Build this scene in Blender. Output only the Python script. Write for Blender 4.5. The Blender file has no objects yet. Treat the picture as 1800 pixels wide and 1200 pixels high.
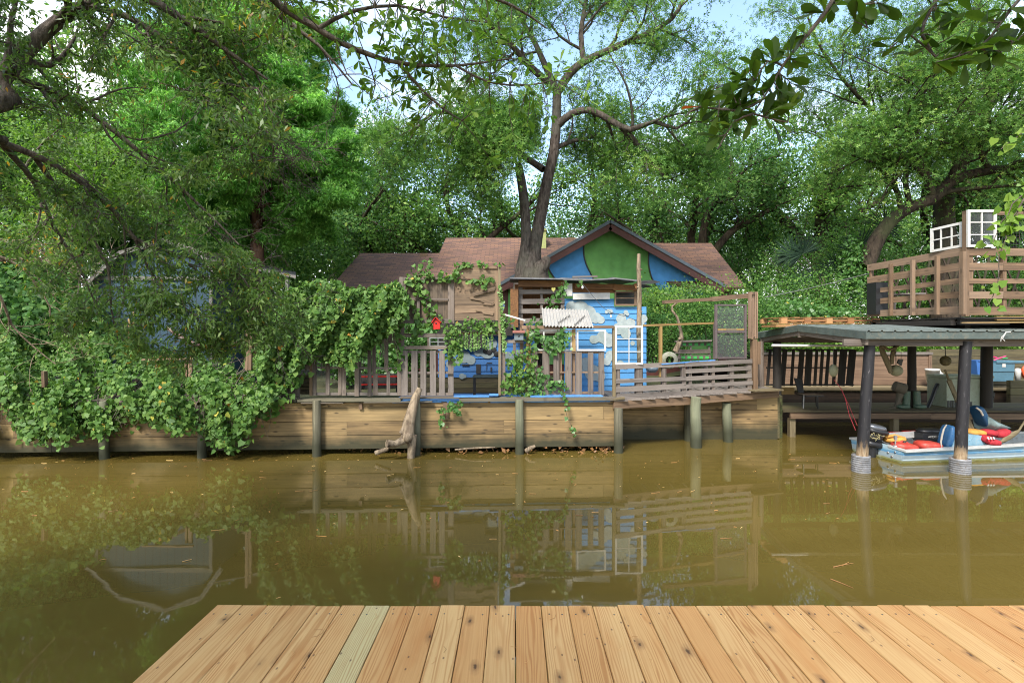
import bpy, math, random
import numpy as np
from mathutils import Vector, Matrix
rnd = random.Random(7)
SC = bpy.context.scene
COL = SC.collection
R = math.radians

# ------------------------------------------------------------------ camera
HX, HY, F = 905.0, 584.0, 900.0          # vanishing point and focal length of the photograph (1800 px wide)
CAMZ = 2.5
cam_d = bpy.data.cameras.new("camera"); cam = bpy.data.objects.new("camera", cam_d); COL.objects.link(cam)
cam.location = (0, 0, CAMZ); cam.rotation_euler = (R(90), 0, 0)
cam_d.sensor_width = 36; cam_d.lens = 18
cam_d.shift_x = -5/1800; cam_d.shift_y = -16/1800
cam_d.clip_start = 0.05; cam_d.clip_end = 1500
SC.camera = cam

def P(px, py, Y):                         # a point of the place at depth Y
    return Vector(((px-HX)*Y/F, Y, CAMZ-(py-HY)*Y/F))

# ------------------------------------------------------------------ world, sun, exposure
SUN_EL, SUN_AZ = R(48), R(206)            # azimuth clockwise from +Y: behind the camera, a little left
W = bpy.data.worlds.new("World"); SC.world = W; W.use_nodes = True
nt = W.node_tree; nt.nodes.clear()
def N(nt, t, **k):
    n = nt.nodes.new(t)
    for a, v in k.items():
        if a.startswith('i_'): n.inputs[a[2:].replace('_', ' ')].default_value = v
        else: setattr(n, a, v)
    return n
sky = N(nt, 'ShaderNodeTexSky', sky_type='NISHITA', sun_disc=False, sun_elevation=SUN_EL, sun_rotation=SUN_AZ,
        air_density=1.3, dust_density=1.5, ozone_density=1.0)
tc = N(nt, 'ShaderNodeTexCoord')
mp = N(nt, 'ShaderNodeMapping'); mp.inputs['Scale'].default_value = (1.0, 1.0, 2.2); mp.inputs['Location'].default_value = (3.1, 0.4, 1.3)
no = N(nt, 'ShaderNodeTexNoise'); no.inputs['Scale'].default_value = 2.1; no.inputs['Detail'].default_value = 9; no.inputs['Roughness'].default_value = .56
rp = N(nt, 'ShaderNodeValToRGB'); rp.color_ramp.elements[0].position = .46; rp.color_ramp.elements[1].position = .62
mx = N(nt, 'ShaderNodeMixRGB'); mx.inputs['Color2'].default_value = (4.6, 4.7, 4.9, 1)
bg = N(nt, 'ShaderNodeBackground'); bg.inputs['Strength'].default_value = .15
wo = N(nt, 'ShaderNodeOutputWorld')
L = nt.links.new
L(tc.outputs['Generated'], mp.inputs['Vector']); L(mp.outputs[0], no.inputs['Vector']); L(no.outputs['Fac'], rp.inputs['Fac'])
L(rp.outputs['Color'], mx.inputs['Fac']); L(sky.outputs[0], mx.inputs['Color1']); L(mx.outputs[0], bg.inputs['Color']); L(bg.outputs[0], wo.inputs[0])
sun_d = bpy.data.lights.new("sun", 'SUN'); sun = bpy.data.objects.new("sun", sun_d); COL.objects.link(sun)
sun_d.energy = 2.65; sun_d.angle = R(14); sun_d.color = (1, .95, .87)
sd = Vector((math.sin(SUN_AZ)*math.cos(SUN_EL), math.cos(SUN_AZ)*math.cos(SUN_EL), math.sin(SUN_EL)))
sun.rotation_euler = sd.to_track_quat('Z', 'Y').to_euler(); sun.location = sd*40
SC.view_settings.view_transform = 'Standard'; SC.view_settings.look = 'None'; SC.view_settings.gamma = 1
SC.view_settings.exposure = 1.45
SC.view_settings.use_curve_mapping = False
SC.cycles.max_bounces = 7; SC.cycles.diffuse_bounces = 3; SC.cycles.transparent_max_bounces = 12
SC.cycles.use_denoising = True; SC.cycles.denoising_prefilter = 'NONE'; SC.cycles.filter_width = 1.05; SC.cycles.sample_clamp_indirect = 4

# ------------------------------------------------------------------ mesh helpers
def link_mesh(name, verts, faces, mat, tint=None, gc=None, smooth=False, mats=None, midx=None):
    me = bpy.data.meshes.new(name)
    me.from_pydata([tuple(v) for v in verts], [], faces)
    if tint is not None:
        a = me.attributes.new('tint', 'FLOAT', 'POINT'); a.data.foreach_set('value', tint)
    if gc is not None:
        a = me.attributes.new('gc', 'FLOAT_VECTOR', 'POINT'); a.data.foreach_set('vector', np.array(gc, dtype=np.float32).ravel())
    for m in (mats or [mat]): me.materials.append(m)
    if midx is not None: me.polygons.foreach_set('material_index', midx)
    if smooth: me.polygons.foreach_set('use_smooth', [True]*len(me.polygons))
    me.update()
    o = bpy.data.objects.new(name, me); COL.objects.link(o)
    return o

def tag(o, label=None, cat=None, group=None, kind=None):
    if label: o['label'] = label
    if cat: o['category'] = cat
    if group: o['group'] = group
    if kind: o['kind'] = kind
    return o

def thing(name, label, cat, loc=(0, 0, 0), group=None):
    o = bpy.data.objects.new(name, None); COL.objects.link(o); o.location = loc; o.empty_display_size = .2
    return tag(o, label, cat, group)

def attach(o, parent):
    if parent is not None:
        p, q = parent, Vector((0, 0, 0))
        while p is not None: q = q+p.location; p = p.parent
        o.parent = parent
        if o.type == 'MESH' and not o.get('_local'):
            o.data.transform(Matrix.Translation(-q))
    return o

def recenter(o):                          # a thing that is one mesh: put its origin at its base
    co = np.empty(len(o.data.vertices)*3, dtype=np.float32); o.data.vertices.foreach_get('co', co); co = co.reshape(-1, 3)
    c = (co.min(0)+co.max(0))/2; c[2] = co[:, 2].min()
    o.data.transform(Matrix.Translation(-Vector(c.tolist()))); o.location = o.location+Vector(c.tolist())
    return o

class MB:
    """collects bars, boxes, tubes and plates in world coordinates; build() links them as one mesh"""
    def __init__(s): s.v = []; s.f = []; s.t = []; s.g = []; s.sm = []; s.mi = []; s.cur = 0
    def add(s, vs, fs, tint=None, gc=None, smooth=False):
        b = len(s.v); s.v += [Vector(v) for v in vs]; s.f += [tuple(i+b for i in f) for f in fs]
        t = rnd.random() if tint is None else tint
        s.t += [t]*len(vs); s.sm += [smooth]*len(fs); s.mi += [s.cur]*len(fs)
        s.g += gc if gc is not None else [tuple(v) for v in vs]
    def bar(s, a, b, w, t, up=(0, 0, 1), tint=None, jit=0, ends=0, bev=0, nseg=1, warp=0):
        """a board from a to b: w across (along up x dir), t thick (along up)"""
        a = Vector(a); b = Vector(b); d = (b-a); Ln = d.length
        if Ln < 1e-6: return
        d = d/Ln; up = Vector(up); side = d.cross(up)
        if side.length < 1e-4: side = d.cross(Vector((1, 0, 0)))
        side.normalize(); n = side.cross(d).normalized()
        w *= 1+rnd.uniform(-jit, jit); t *= 1+rnd.uniform(-jit, jit)
        o = (rnd.random()*40, rnd.random()*40, rnd.random()*40)
        vs = []; g = []; fs = []
        if bev > 0:
            pr = [(-w/2+bev, -t/2), (w/2-bev, -t/2), (w/2, -t/2+bev), (w/2, t/2-bev), (w/2-bev, t/2), (-w/2+bev, t/2), (-w/2, t/2-bev), (-w/2, -t/2+bev)]
        else: pr = [(-w/2, -t/2), (w/2, -t/2), (w/2, t/2), (-w/2, t/2)]
        k = len(pr); w1 = rnd.uniform(-warp, warp); w2 = rnd.uniform(-warp, warp)
        for i in range(nseg+1):
            u = i/nseg; e = rnd.uniform(-ends, ends) if i in (0, nseg) else 0
            off = side*(w1*math.sin(u*math.pi))+n*(w2*math.sin(u*math.pi))
            for x, y in pr:
                sk = e*(x/w)
                vs.append(a+d*(Ln*u+sk)+side*x+n*y+off); g.append((Ln*u+o[0], x+o[1], y+o[2]))
        for i in range(nseg):
            for j in range(k): fs.append((i*k+j, i*k+(j+1) % k, (i+1)*k+(j+1) % k, (i+1)*k+j))
        fs.append(tuple(range(k-1, -1, -1))); fs.append(tuple(range(nseg*k, nseg*k+k)))
        s.add(vs, fs, tint, g)
    def box(s, lo, hi, tint=None):
        lo = Vector(lo); hi = Vector(hi); c = (lo+hi)/2; e = hi-lo
        ax = max(range(3), key=lambda i: e[i])
        d = [0, 0, 0]; d[ax] = e[ax]/2; d = Vector(d)
        if ax == 2: s.bar(c-d, c+d, e.x, e.y, up=(0, 1, 0), tint=tint)
        elif ax == 0: s.bar(c-d, c+d, e.y, e.z, up=(0, 0, 1), tint=tint)
        else: s.bar(c-d, c+d, e.x, e.z, up=(0, 0, 1), tint=tint)
    def tube(s, pts, rad, sides=8, tint=None, cap=True, smooth=True):
        pts = [Vector(p) for p in pts]; n = len(pts)
        rad = [rad]*n if isinstance(rad, (int, float)) else rad
        o = (rnd.random()*40, rnd.random()*40, 0); vs = []; g = []; fs = []; acc = 0
        ref = None
        for i, p in enumerate(pts):
            d = (pts[min(i+1, n-1)]-pts[max(i-1, 0)]).normalized()
            if ref is None: ref = d.cross(Vector((0.3, 1, .1)))
            x = (ref-d*ref.dot(d)).normalized(); ref = x; y = d.cross(x)
            if i: acc += (pts[i]-pts[i-1]).length
            for j in range(sides):
                a = 2*math.pi*j/sides
                vs.append(p+(x*math.cos(a)+y*math.sin(a))*rad[i]); g.append((acc+o[0], a*rad[0]+o[1], 0))
        for i in range(n-1):
            for j in range(sides): fs.append((i*sides+j, i*sides+(j+1) % sides, (i+1)*sides+(j+1) % sides, (i+1)*sides+j))
        b = len(s.f); s.add(vs, fs, tint, g, smooth)
        if cap:
            s.add([vs[j] for j in range(sides)], [tuple(range(sides-1, -1, -1))], s.t[-1], [g[j] for j in range(sides)])
            s.add([vs[(n-1)*sides+j] for j in range(sides)], [tuple(range(sides))], s.t[-1], [g[-sides+j] for j in range(sides)])
    def poly(s, pts, t, n=(0, -1, 0), tint=None):
        """a flat outline given thickness t along n (pts counter-clockwise seen from n)"""
        n = Vector(n).normalized(); k = len(pts); a = [Vector(p) for p in pts]; b = [p-n*t for p in a]
        fs = [tuple(range(k)), tuple(range(2*k-1, k-1, -1))]+[(i, k+i, k+(i+1) % k, (i+1) % k) for i in range(k)]
        s.add(a+b, fs, tint)
    def lathe(s, c, prof, sides=20, tint=None, axis='Z', smooth=True):
        vs = []; fs = []; c = Vector(c); n = len(prof)
        for r, h in prof:
            for j in range(sides):
                a = 2*math.pi*j/sides; q = (r*math.cos(a), r*math.sin(a), h)
                if axis == 'Y': q = (q[0], q[2], q[1])
                if axis == 'X': q = (q[2], q[0], q[1])
                vs.append(c+Vector(q))
        for i in range(n-1):
            for j in range(sides): fs.append((i*sides+j, i*sides+(j+1) % sides, (i+1)*sides+(j+1) % sides, (i+1)*sides+j))
        s.add(vs, fs, tint, None, smooth)
    def ell(s, c, r, rot=None, tint=None, nu=14, nv=10, pw=1.0):
        c = Vector(c); vs = []; fs = []; M = rot or Matrix.Identity(3)
        def sp(x): return math.copysign(abs(x)**pw, x)
        for i in range(nv+1):
            ph = math.pi*i/nv-math.pi/2
            for j in range(nu):
                a = 2*math.pi*j/nu
                vs.append(c+M @ Vector((r[0]*sp(math.cos(ph))*sp(math.cos(a)), r[1]*sp(math.cos(ph))*sp(math.sin(a)), r[2]*sp(math.sin(ph)))))
        for i in range(nv):
            for j in range(nu): fs.append((i*nu+j, i*nu+(j+1) % nu, (i+1)*nu+(j+1) % nu, (i+1)*nu+j))
        s.add(vs, fs, tint, None, True)
    def build(s, name, mat, parent=None):
        mats = mat if isinstance(mat, list) else None
        o = link_mesh(name, s.v, s.f, mat, s.t, s.g, mats=mats, midx=s.mi if mats else None)
        o.data.polygons.foreach_set('use_smooth', s.sm)
        attach(o, parent)
        return o
    def single(s, name, mat, label, cat, group=None, kind=None):
        o = recenter(s.build(name, mat)); return tag(o, label, cat, group, kind)

# ------------------------------------------------------------------ materials
def newmat(name):
    m = bpy.data.materials.new(name); m.use_nodes = True; t = m.node_tree; t.nodes.clear()
    o = t.nodes.new('ShaderNodeOutputMaterial'); b = t.nodes.new('ShaderNodeBsdfPrincipled'); t.links.new(b.outputs[0], o.inputs[0])
    return m, t, b, o
def c4(c): return (c[0], c[1], c[2], 1)
def ramp(t, fac, stops):
    r = t.nodes.new('ShaderNodeValToRGB'); e = r.color_ramp.elements
    while len(e) < len(stops): e.new(.5)
    for i, (p, c) in enumerate(stops): e[i].position = p; e[i].color = c4(c) if len(c) == 3 else c
    t.links.new(fac, r.inputs['Fac']); return r.outputs['Color']
def noise(t, vec, scale, detail=4, rough=.55, dist=0):
    n = t.nodes.new('ShaderNodeTexNoise'); n.inputs['Scale'].default_value = scale; n.inputs['Detail'].default_value = detail
    n.inputs['Roughness'].default_value = rough; n.inputs['Distortion'].default_value = dist
    if vec is not None: t.links.new(vec, n.inputs['Vector'])
    return n.outputs['Fac']
def mapping(t, vec, sc, loc=(0, 0, 0)):
    m = t.nodes.new('ShaderNodeMapping'); m.inputs['Scale'].default_value = sc; m.inputs['Location'].default_value = loc
    t.links.new(vec, m.inputs['Vector']); return m.outputs[0]
def attr(t, n, out='Vector'):
    a = t.nodes.new('ShaderNodeAttribute'); a.attribute_name = n; return a.outputs[out]
def mix(t, fac, a, b, mode='MIX'):
    m = t.nodes.new('ShaderNodeMixRGB'); m.blend_type = mode
    for s, v in (('Fac', fac), ('Color1', a), ('Color2', b)):
        if isinstance(v, (int, float)): m.inputs[s].default_value = v
        elif isinstance(v, tuple): m.inputs[s].default_value = c4(v)
        else: t.links.new(v, m.inputs[s])
    return m.outputs[0]
def mth(t, op, a, b=None):
    m = t.nodes.new('ShaderNodeMath'); m.operation = op
    for i, v in enumerate((a, b)):
        if v is None: continue
        if isinstance(v, (int, float)): m.inputs[i].default_value = v
        else: t.links.new(v, m.inputs[i])
    return m.outputs[0]
def bump(t, b, h, strength=.3, dist=.01):
    n = t.nodes.new('ShaderNodeBump'); n.inputs['Strength'].default_value = strength; n.inputs['Distance'].default_value = dist
    t.links.new(h, n.inputs['Height']); t.links.new(n.outputs[0], b.inputs['Normal'])
def objpos(t):
    return t.nodes.new('ShaderNodeTexCoord').outputs['Object']
def wpos(t):
    return t.nodes.new('ShaderNodeNewGeometry').outputs['Position']
def zof(t, v):
    s = t.nodes.new('ShaderNodeSeparateXYZ'); t.links.new(v, s.inputs[0]); return s.outputs

def wood(name, light, dark, alt=None, knots=.5, rough=.75, grain=26, algae=False, streak=.5):
    """weathered or fresh board: grain runs with the board, hue changes from board to board"""
    light = tuple(x*.66 for x in light); dark = tuple(x*.52 for x in dark); alt = tuple(x*.66 for x in alt) if alt else None
    m, t, b, o = newmat(name); g = attr(t, 'gc'); ti = attr(t, 'tint', 'Fac')
    n1 = noise(t, mapping(t, g, (.9, grain, grain)), 1.0, 7, .62, .25)
    n2 = noise(t, mapping(t, g, (1.6, 5, 5)), 1.0, 4, .6)
    c = ramp(t, n1, [(.28, dark), (.5, tuple((a+bb)/2 for a, bb in zip(light, dark))), (.7, light)])
    alt = alt or tuple(x*.72 for x in light)
    c = mix(t, ramp(t, ti, [(.35, (0, 0, 0)), (.9, (1, 1, 1))]), c, mix(t, .6, c, alt))
    c = mix(t, ramp(t, n2, [(.42, (0, 0, 0)), (.72, (streak,)*3)]), c, mix(t, .75, c, dark))
    v = mth(t, 'ADD', mth(t, 'MULTIPLY', ti, .5), .78)
    cm = t.nodes.new('ShaderNodeCombineXYZ')
    for i in range(3): t.links.new(v, cm.inputs[i])
    c = mix(t, .8, c, cm.outputs[0], 'MULTIPLY')
    if knots:
        vo = t.nodes.new('ShaderNodeTexVoronoi'); vo.inputs['Scale'].default_value = 1.0; vo.voronoi_dimensions = '2D'
        t.links.new(mapping(t, g, (2.1, 6.5, 6.5)), vo.inputs['Vector'])
        k = mix(t, 1, ramp(t, vo.outputs['Distance'], [(.05, (knots,)*3), (.14, (0, 0, 0))]), ramp(t, zof(t, vo.outputs['Color'])[0], [(.5, (1, 1, 1)), (.53, (0, 0, 0))]), 'MULTIPLY')
        c = mix(t, k, c, tuple(x*.35 for x in dark))
    if algae:
        z = zof(t, wpos(t))[2]; nz = noise(t, wpos(t), 3.0, 5)
        zz = mth(t, 'ADD', z, mth(t, 'MULTIPLY', nz, -.35))
        c = mix(t, ramp(t, zz, [(0, (.92,)*3), (float(algae), (0, 0, 0))]), c, (.022, .024, .009))
    t.links.new(c, b.inputs['Base Color']); b.inputs['Roughness'].default_value = rough
    bump(t, b, n1, .35, .004)
    return m

def plain(name, col, rough=.5, metal=0, var=.12, scale=6, bmp=0, spec=.5, dirt=None):
    col = tuple(x*.82 for x in col); m, t, b, o = newmat(name); n = noise(t, objpos(t), scale, 5)
    c = mix(t, ramp(t, n, [(.3, (0, 0, 0)), (.7, (1, 1, 1))]), tuple(x*(1-var) for x in col), tuple(min(1, x*(1+var)) for x in col))
    if dirt:
        d = noise(t, objpos(t), scale*2.3, 8, .7); c = mix(t, ramp(t, d, [(.52, (0, 0, 0)), (.68, (.85,)*3)]), c, dirt)
    t.links.new(c, b.inputs['Base Color']); b.inputs['Roughness'].default_value = rough; b.inputs['Metallic'].default_value = metal
    b.inputs['Specular IOR Level'].default_value = spec
    if bmp: bump(t, b, n, bmp, .01)
    return m

def leafmat(name, stops, trans=.35, rough=.5, spec=.4, gain=1.75):
    m, t, b, o = newmat(name); ti = attr(t, 'tint', 'Fac')
    stops = [(p_, tuple(x*gain for x in c_)) for p_, c_ in stops]
    c = ramp(t, ti, stops)
    t.links.new(c, b.inputs['Base Color']); b.inputs['Roughness'].default_value = rough
    b.inputs['Specular IOR Level'].default_value = spec
    tr = t.nodes.new('ShaderNodeBsdfTranslucent'); t.links.new(mix(t, .5, c, mix(t, 1, c, (1.5, 1.7, .5), 'MULTIPLY')), tr.inputs['Color'])
    ms = t.nodes.new('ShaderNodeMixShader'); ms.inputs[0].default_value = trans
    t.links.new(b.outputs[0], ms.inputs[1]); t.links.new(tr.outputs[0], ms.inputs[2]); t.links.new(ms.outputs[0], o.inputs[0])
    return m

def barkmat(name, light, dark, moss=None, sc=9):
    m, t, b, o = newmat(name); p = objpos(t)
    n = noise(t, mapping(t, p, (sc, sc, sc*.28)), 1.0, 7, .65, .6)
    c = ramp(t, n, [(.34, dark), (.62, light)])
    if moss: c = mix(t, ramp(t, noise(t, p, 1.1, 4), [(.48, (0, 0, 0)), (.66, (.7,)*3)]), c, moss)
    t.links.new(c, b.inputs['Base Color']); b.inputs['Roughness'].default_value = .9; b.inputs['Specular IOR Level'].default_value = .2
    bump(t, b, n, .9, .05)
    return m

def boards_paint(name, col, under, wear=.6, rough=.65):
    """painted boards: each board a little different, rubbed through in places, grime in the joints"""
    m, t, b, o = newmat(name); ti = attr(t, 'tint', 'Fac'); p = objpos(t)
    c = mix(t, ti, tuple(x*.84 for x in col), tuple(min(1, x*1.12) for x in col))
    n1 = noise(t, mapping(t, p, (1.2, 1.2, 9)), 2.2, 9, .72); c = mix(t, ramp(t, n1, [(.30, (.55,)*3), (.46, (0, 0, 0))]), c, tuple(x*.55 for x in col))
    n2 = noise(t, mapping(t, p, (2.5, 2.5, 8), (3, 1, 7)), 2.6, 9, .75); c = mix(t, ramp(t, n2, [(.60, (0, 0, 0)), (.68, (wear,)*3)]), c, under)
    t.links.new(c, b.inputs['Base Color']); b.inputs['Roughness'].default_value = rough; bump(t, b, n2, .3, .006)
    return m
M = {}
M['gray'] = wood('weathered_wood', (.30, .245, .205), (.10, .075, .06), (.22, .17, .13))
M['gray2'] = wood('silvered_wood', (.36, .31, .275), (.15, .12, .10), (.25, .21, .18))
M['barn'] = wood('barn_wood', (.25, .185, .125), (.075, .052, .035), (.17, .115, .07))
M['raw'] = wood('torn_wood', (.42, .29, .17), (.15, .095, .055), (.30, .20, .12), streak=.8)
M['yellow'] = wood('new_lumber', (.55, .36, .12), (.32, .18, .05), (.50, .34, .17), knots=.3)
M['brown'] = wood('brown_lumber', (.38, .24, .14), (.15, .09, .05), (.30, .20, .125), knots=.4)
M['orange'] = wood('cedar', (.42, .19, .05), (.16, .062, .018), (.30, .12, .04), knots=.4)
M['pallet'] = wood('orange_pallet_wood', (.55, .26, .09), (.30, .13, .05), (.5, .30, .13), knots=.3)
M['redwood'] = wood('planter_wood', (.40, .26, .165), (.20, .115, .07), (.34, .22, .145), knots=.3)
M['bulk'] = wood('bulkhead_wood', (.52, .345, .15), (.14, .088, .038), (.36, .26, .115), knots=.8, algae=.30, grain=18)
M['cap'] = wood('cap_wood', (.25, .21, .16), (.09, .07, .05), (.18, .17, .10))
M['pile'] = wood('piling_wood', (.32, .29, .19), (.10, .09, .055), (.20, .23, .14), knots=.3, algae=.5)
M['dark'] = wood('black_wood', (.035, .028, .022), (.012, .009, .007), (.028, .02, .015))
M['mossy'] = wood('mossy_wood', (.20, .16, .075), (.06, .045, .02), (.12, .11, .04))
M['bark'] = barkmat('oak_bark', (.115, .092, .077), (.022, .015, .012), (.10, .10, .075), 15)
M['bark2'] = barkmat('dark_bark', (.062, .046, .032), (.013, .009, .007), (.06, .07, .03))
M['bark3'] = barkmat('grey_twig_bark', (.17, .14, .115), (.05, .038, .03), None, 20)
M['cybark'] = barkmat('cypress_bark', (.16, .085, .055), (.05, .026, .018))
M['drift'] = barkmat('driftwood', (.30, .235, .16), (.055, .038, .026), (.30, .22, .15), 12)
M['white'] = plain('white_paint', (.60, .59, .565), .5, dirt=(.45, .40, .33))
M['blueboard'] = plain('blue_paint', (.09, .28, .62), .6, var=.2, dirt=(.10, .12, .16))
M['red'] = plain('red_paint', (.62, .018, .012), .45)
M['black'] = plain('black_plastic', (.018, .018, .02), .4)
M['wire'] = plain('dark_wire', (.05, .05, .05), .5)
M['galv'] = plain('galvanised_metal', (.42, .42, .43), .42, .6, dirt=(.25, .2, .16))
M['greenroof'] = plain('green_roof_metal', (.095, .12, .11), .45, .1, var=.2, dirt=(.14, .13, .10))
M['grroof2'] = plain('pale_green_roof', (.20, .23, .215), .4, .2, var=.2, scale=3, dirt=(.12, .13, .10))
M['tar'] = plain('tar_roofing', (.16, .16, .165), .8, var=.3, scale=10, bmp=.4)
LG = {}
LG['oak'] = leafmat('oak_leaf', [(0, (.020, .052, .012)), (.4, (.05, .115, .024)), (.8, (.12, .20, .045)), (1, (.22, .29, .07))], .4, .55, .2)
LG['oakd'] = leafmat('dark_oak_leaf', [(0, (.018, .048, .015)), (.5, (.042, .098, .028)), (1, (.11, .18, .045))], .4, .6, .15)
LG['oakgray'] = leafmat('narrow_leaf', [(0, (.028, .056, .013)), (.5, (.064, .118, .024)), (.9, (.14, .20, .055)), (1, (.3, .16, .02))], .42, .42, .45)
LG['lime'] = leafmat('bright_leaf', [(0, (.04, .09, .012)), (.5, (.09, .18, .022)), (1, (.21, .30, .05))], .45, .5, .4, 1.3)
LG['cyp'] = leafmat('cypress_leaf', [(0, (.020, .062, .013)), (.45, (.062, .15, .028)), (1, (.15, .27, .065))], .45, .5, .3, 2.3)
LG['ivy'] = leafmat('ivy_leaf', [(0, (.018, .050, .009)), (.45, (.047, .104, .018)), (.93, (.125, .195, .042)), (.965, (.28, .28, .05)), (1, (.36, .15, .03))], .30, .55, .28, 1.5)
LG['ivylight'] = leafmat('light_ivy_leaf', [(0, (.04, .12, .025)), (.5, (.09, .22, .045)), (.93, (.2, .35, .10)), (1, (.42, .38, .05))], .35, .42, .5, .85)
LG['big'] = leafmat('water_oak_leaf', [(0, (.022, .05, .007)), (.6, (.05, .10, .011)), (.97, (.085, .14, .018)), (1, (.26, .05, .012))], .55, .45, .3, 1.0)
LG['pearl'] = leafmat('pearl_leaf', [(0, (.12, .26, .06)), (1, (.26, .40, .12))], .3, .5, .4, .85)
LG['palm'] = leafmat('palm_leaf', [(0, (.008, .022, .014)), (1, (.035, .07, .04))], .2, .6, .2, 1.0)
LG['litter'] = leafmat('dead_leaf', [(0, (.10, .05, .02)), (.6, (.30, .15, .05)), (1, (.5, .35, .15))], .1)

# ------------------------------------------------------------------ foliage
T_QUAD = (np.array([[0, 0, 0], [.5, -.30, .05], [1, 0, -.04], [.5, .30, .05]]), [[0, 1, 2, 3]])
T_LONG = (np.array([[0, 0, 0], [.4, -.15, .03], [1, 0, -.10], [.4, .15, .03]]), [[0, 1, 2, 3]])
T_IVY = (np.array([[0, 0, 0], [-.08, -.42, .04], [.38, -.48, 0], [1, 0, -.10], [.38, .48, 0], [-.08, .42, .04]]), [[0, 1, 2, 3], [0, 3, 4, 5]])
T_BIG = (np.array([[0, 0, 0], [.35, -.10, .03], [.68, -.19, .04], [.90, -.13, .0], [1, 0, -.06], [.90, .13, .0], [.68, .19, .04], [.35, .10, .03], [.5, 0, -.02]]),
         [[0, 1, 8], [1, 2, 8], [2, 3, 4, 8], [4, 5, 6, 8], [6, 7, 8], [7, 0, 8]])
T_SPRAY = (np.array([[0, 0, 0], [.35, -.10, .02], [1, 0, -.25], [.35, .10, .02], [.1, 0, 0], [.6, -.42, -.12], [.45, -.2, 0], [.6, .42, -.12], [.45, .2, 0]]),
           [[0, 1, 2, 3], [4, 5, 6], [4, 8, 7]])
T_STAR = (np.array([[0, 0, 0], [.5, -.16, .03], [1, 0, -.08], [.5, .16, .03],
                    [.5, -.45, .05], [.62, -.72, -.05], [.25, -.55, .02],
                    [.5, .45, .05], [.62, .72, -.05], [.25, .55, .02],
                    [-.35, -.3, .03], [-.6, .05, 0], [-.3, .2, .04]]), [[0, 1, 2, 3], [0, 6, 5, 4], [0, 7, 8, 9], [0, 12, 11, 10]])
def unit(a): return a/np.maximum(np.linalg.norm(a, axis=1, keepdims=True), 1e-9)
def leaves(name, pos, dirs, nrm, size, tint, mat, parent=None, T=T_QUAD):
    tv, tf = T; k = len(tv); n = len(pos)
    d = unit(dirs); s = unit(np.cross(nrm, d)); m = np.cross(d, s)
    size = np.broadcast_to(size, (n,))[:, None, None]
    V = pos[:, None, :]+size*(tv[None, :, 0:1]*d[:, None, :]+tv[None, :, 1:2]*s[:, None, :]+tv[None, :, 2:3]*m[:, None, :])
    V = V.reshape(-1, 3).astype(np.float32)
    if parent is not None: V = V-np.array(world_of(parent), dtype=np.float32)
    lens = [len(f) for f in tf]; flat = np.concatenate([np.array(f) for f in tf])
    loops = (flat[None, :]+np.arange(n)[:, None]*k).ravel().astype(np.int32)
    tot = np.tile(np.array(lens, dtype=np.int32), n); st = np.concatenate([[0], np.cumsum(tot)[:-1]]).astype(np.int32)
    me = bpy.data.meshes.new(name); me.vertices.add(len(V)); me.vertices.foreach_set('co', V.ravel())
    me.loops.add(len(loops)); me.loops.foreach_set('vertex_index', loops)
    me.polygons.add(len(tot)); me.polygons.foreach_set('loop_start', st); me.polygons.foreach_set('loop_total', tot)
    a = me.attributes.new('tint', 'FLOAT', 'POINT'); a.data.foreach_set('value', np.repeat(np.clip(tint, 0, 1), k).astype(np.float32))
    me.materials.append(mat); me.update(calc_edges=True)
    o = bpy.data.objects.new(name, me); COL.objects.link(o)
    if parent is not None: o.parent = parent
    return o
def world_of(p):
    q = Vector((0, 0, 0))
    while p is not None: q = q+p.location; p = p.parent
    return q

class Tubes:
    def __init__(s): s.v = []; s.f = []; s.n = 0
    def add(s, P_, Rr, sides):
        P_ = np.asarray(P_, float); n = len(P_); Rr = np.asarray(Rr, float)
        d = np.gradient(P_, axis=0); d = unit(d)
        ref = np.array([.31, .83, .12]) if abs(d[0][1]) < .9 else np.array([1, .1, .1])
        x = unit(np.cross(d, ref[None, :])); y = np.cross(d, x)
        a = np.arange(sides)*2*np.pi/sides
        V = P_[:, None, :]+Rr[:, None, None]*(x[:, None, :]*np.cos(a)[None, :, None]+y[:, None, :]*np.sin(a)[None, :, None])
        i = np.arange(n-1)[:, None]*sides; j = np.arange(sides)[None, :]; j2 = (j+1) % sides
        Fc = np.stack([i+j, i+j2, i+sides+j2, i+sides+j], -1).reshape(-1, 4)+s.n
        s.v.append(V.reshape(-1, 3)); s.f.append(Fc); s.n += n*sides
    def build(s, name, mat, parent=None):
        V = np.concatenate(s.v).astype(np.float32); Fc = np.concatenate(s.f).astype(np.int32)
        if parent is not None: V = V-np.array(world_of(parent), dtype=np.float32)
        me = bpy.data.meshes.new(name); me.vertices.add(len(V)); me.vertices.foreach_set('co', V.ravel())
        me.loops.add(Fc.size); me.loops.foreach_set('vertex_index', Fc.ravel())
        me.polygons.add(len(Fc)); me.polygons.foreach_set('loop_start', np.arange(len(Fc), dtype=np.int32)*4)
        me.polygons.foreach_set('loop_total', np.full(len(Fc), 4, dtype=np.int32))
        me.polygons.foreach_set('use_smooth', np.ones(len(Fc), dtype=bool))
        me.materials.append(mat); me.update(calc_edges=True)
        o = bpy.data.objects.new(name, me); COL.objects.link(o)
        if parent is not None: o.parent = parent
        return o

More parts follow.
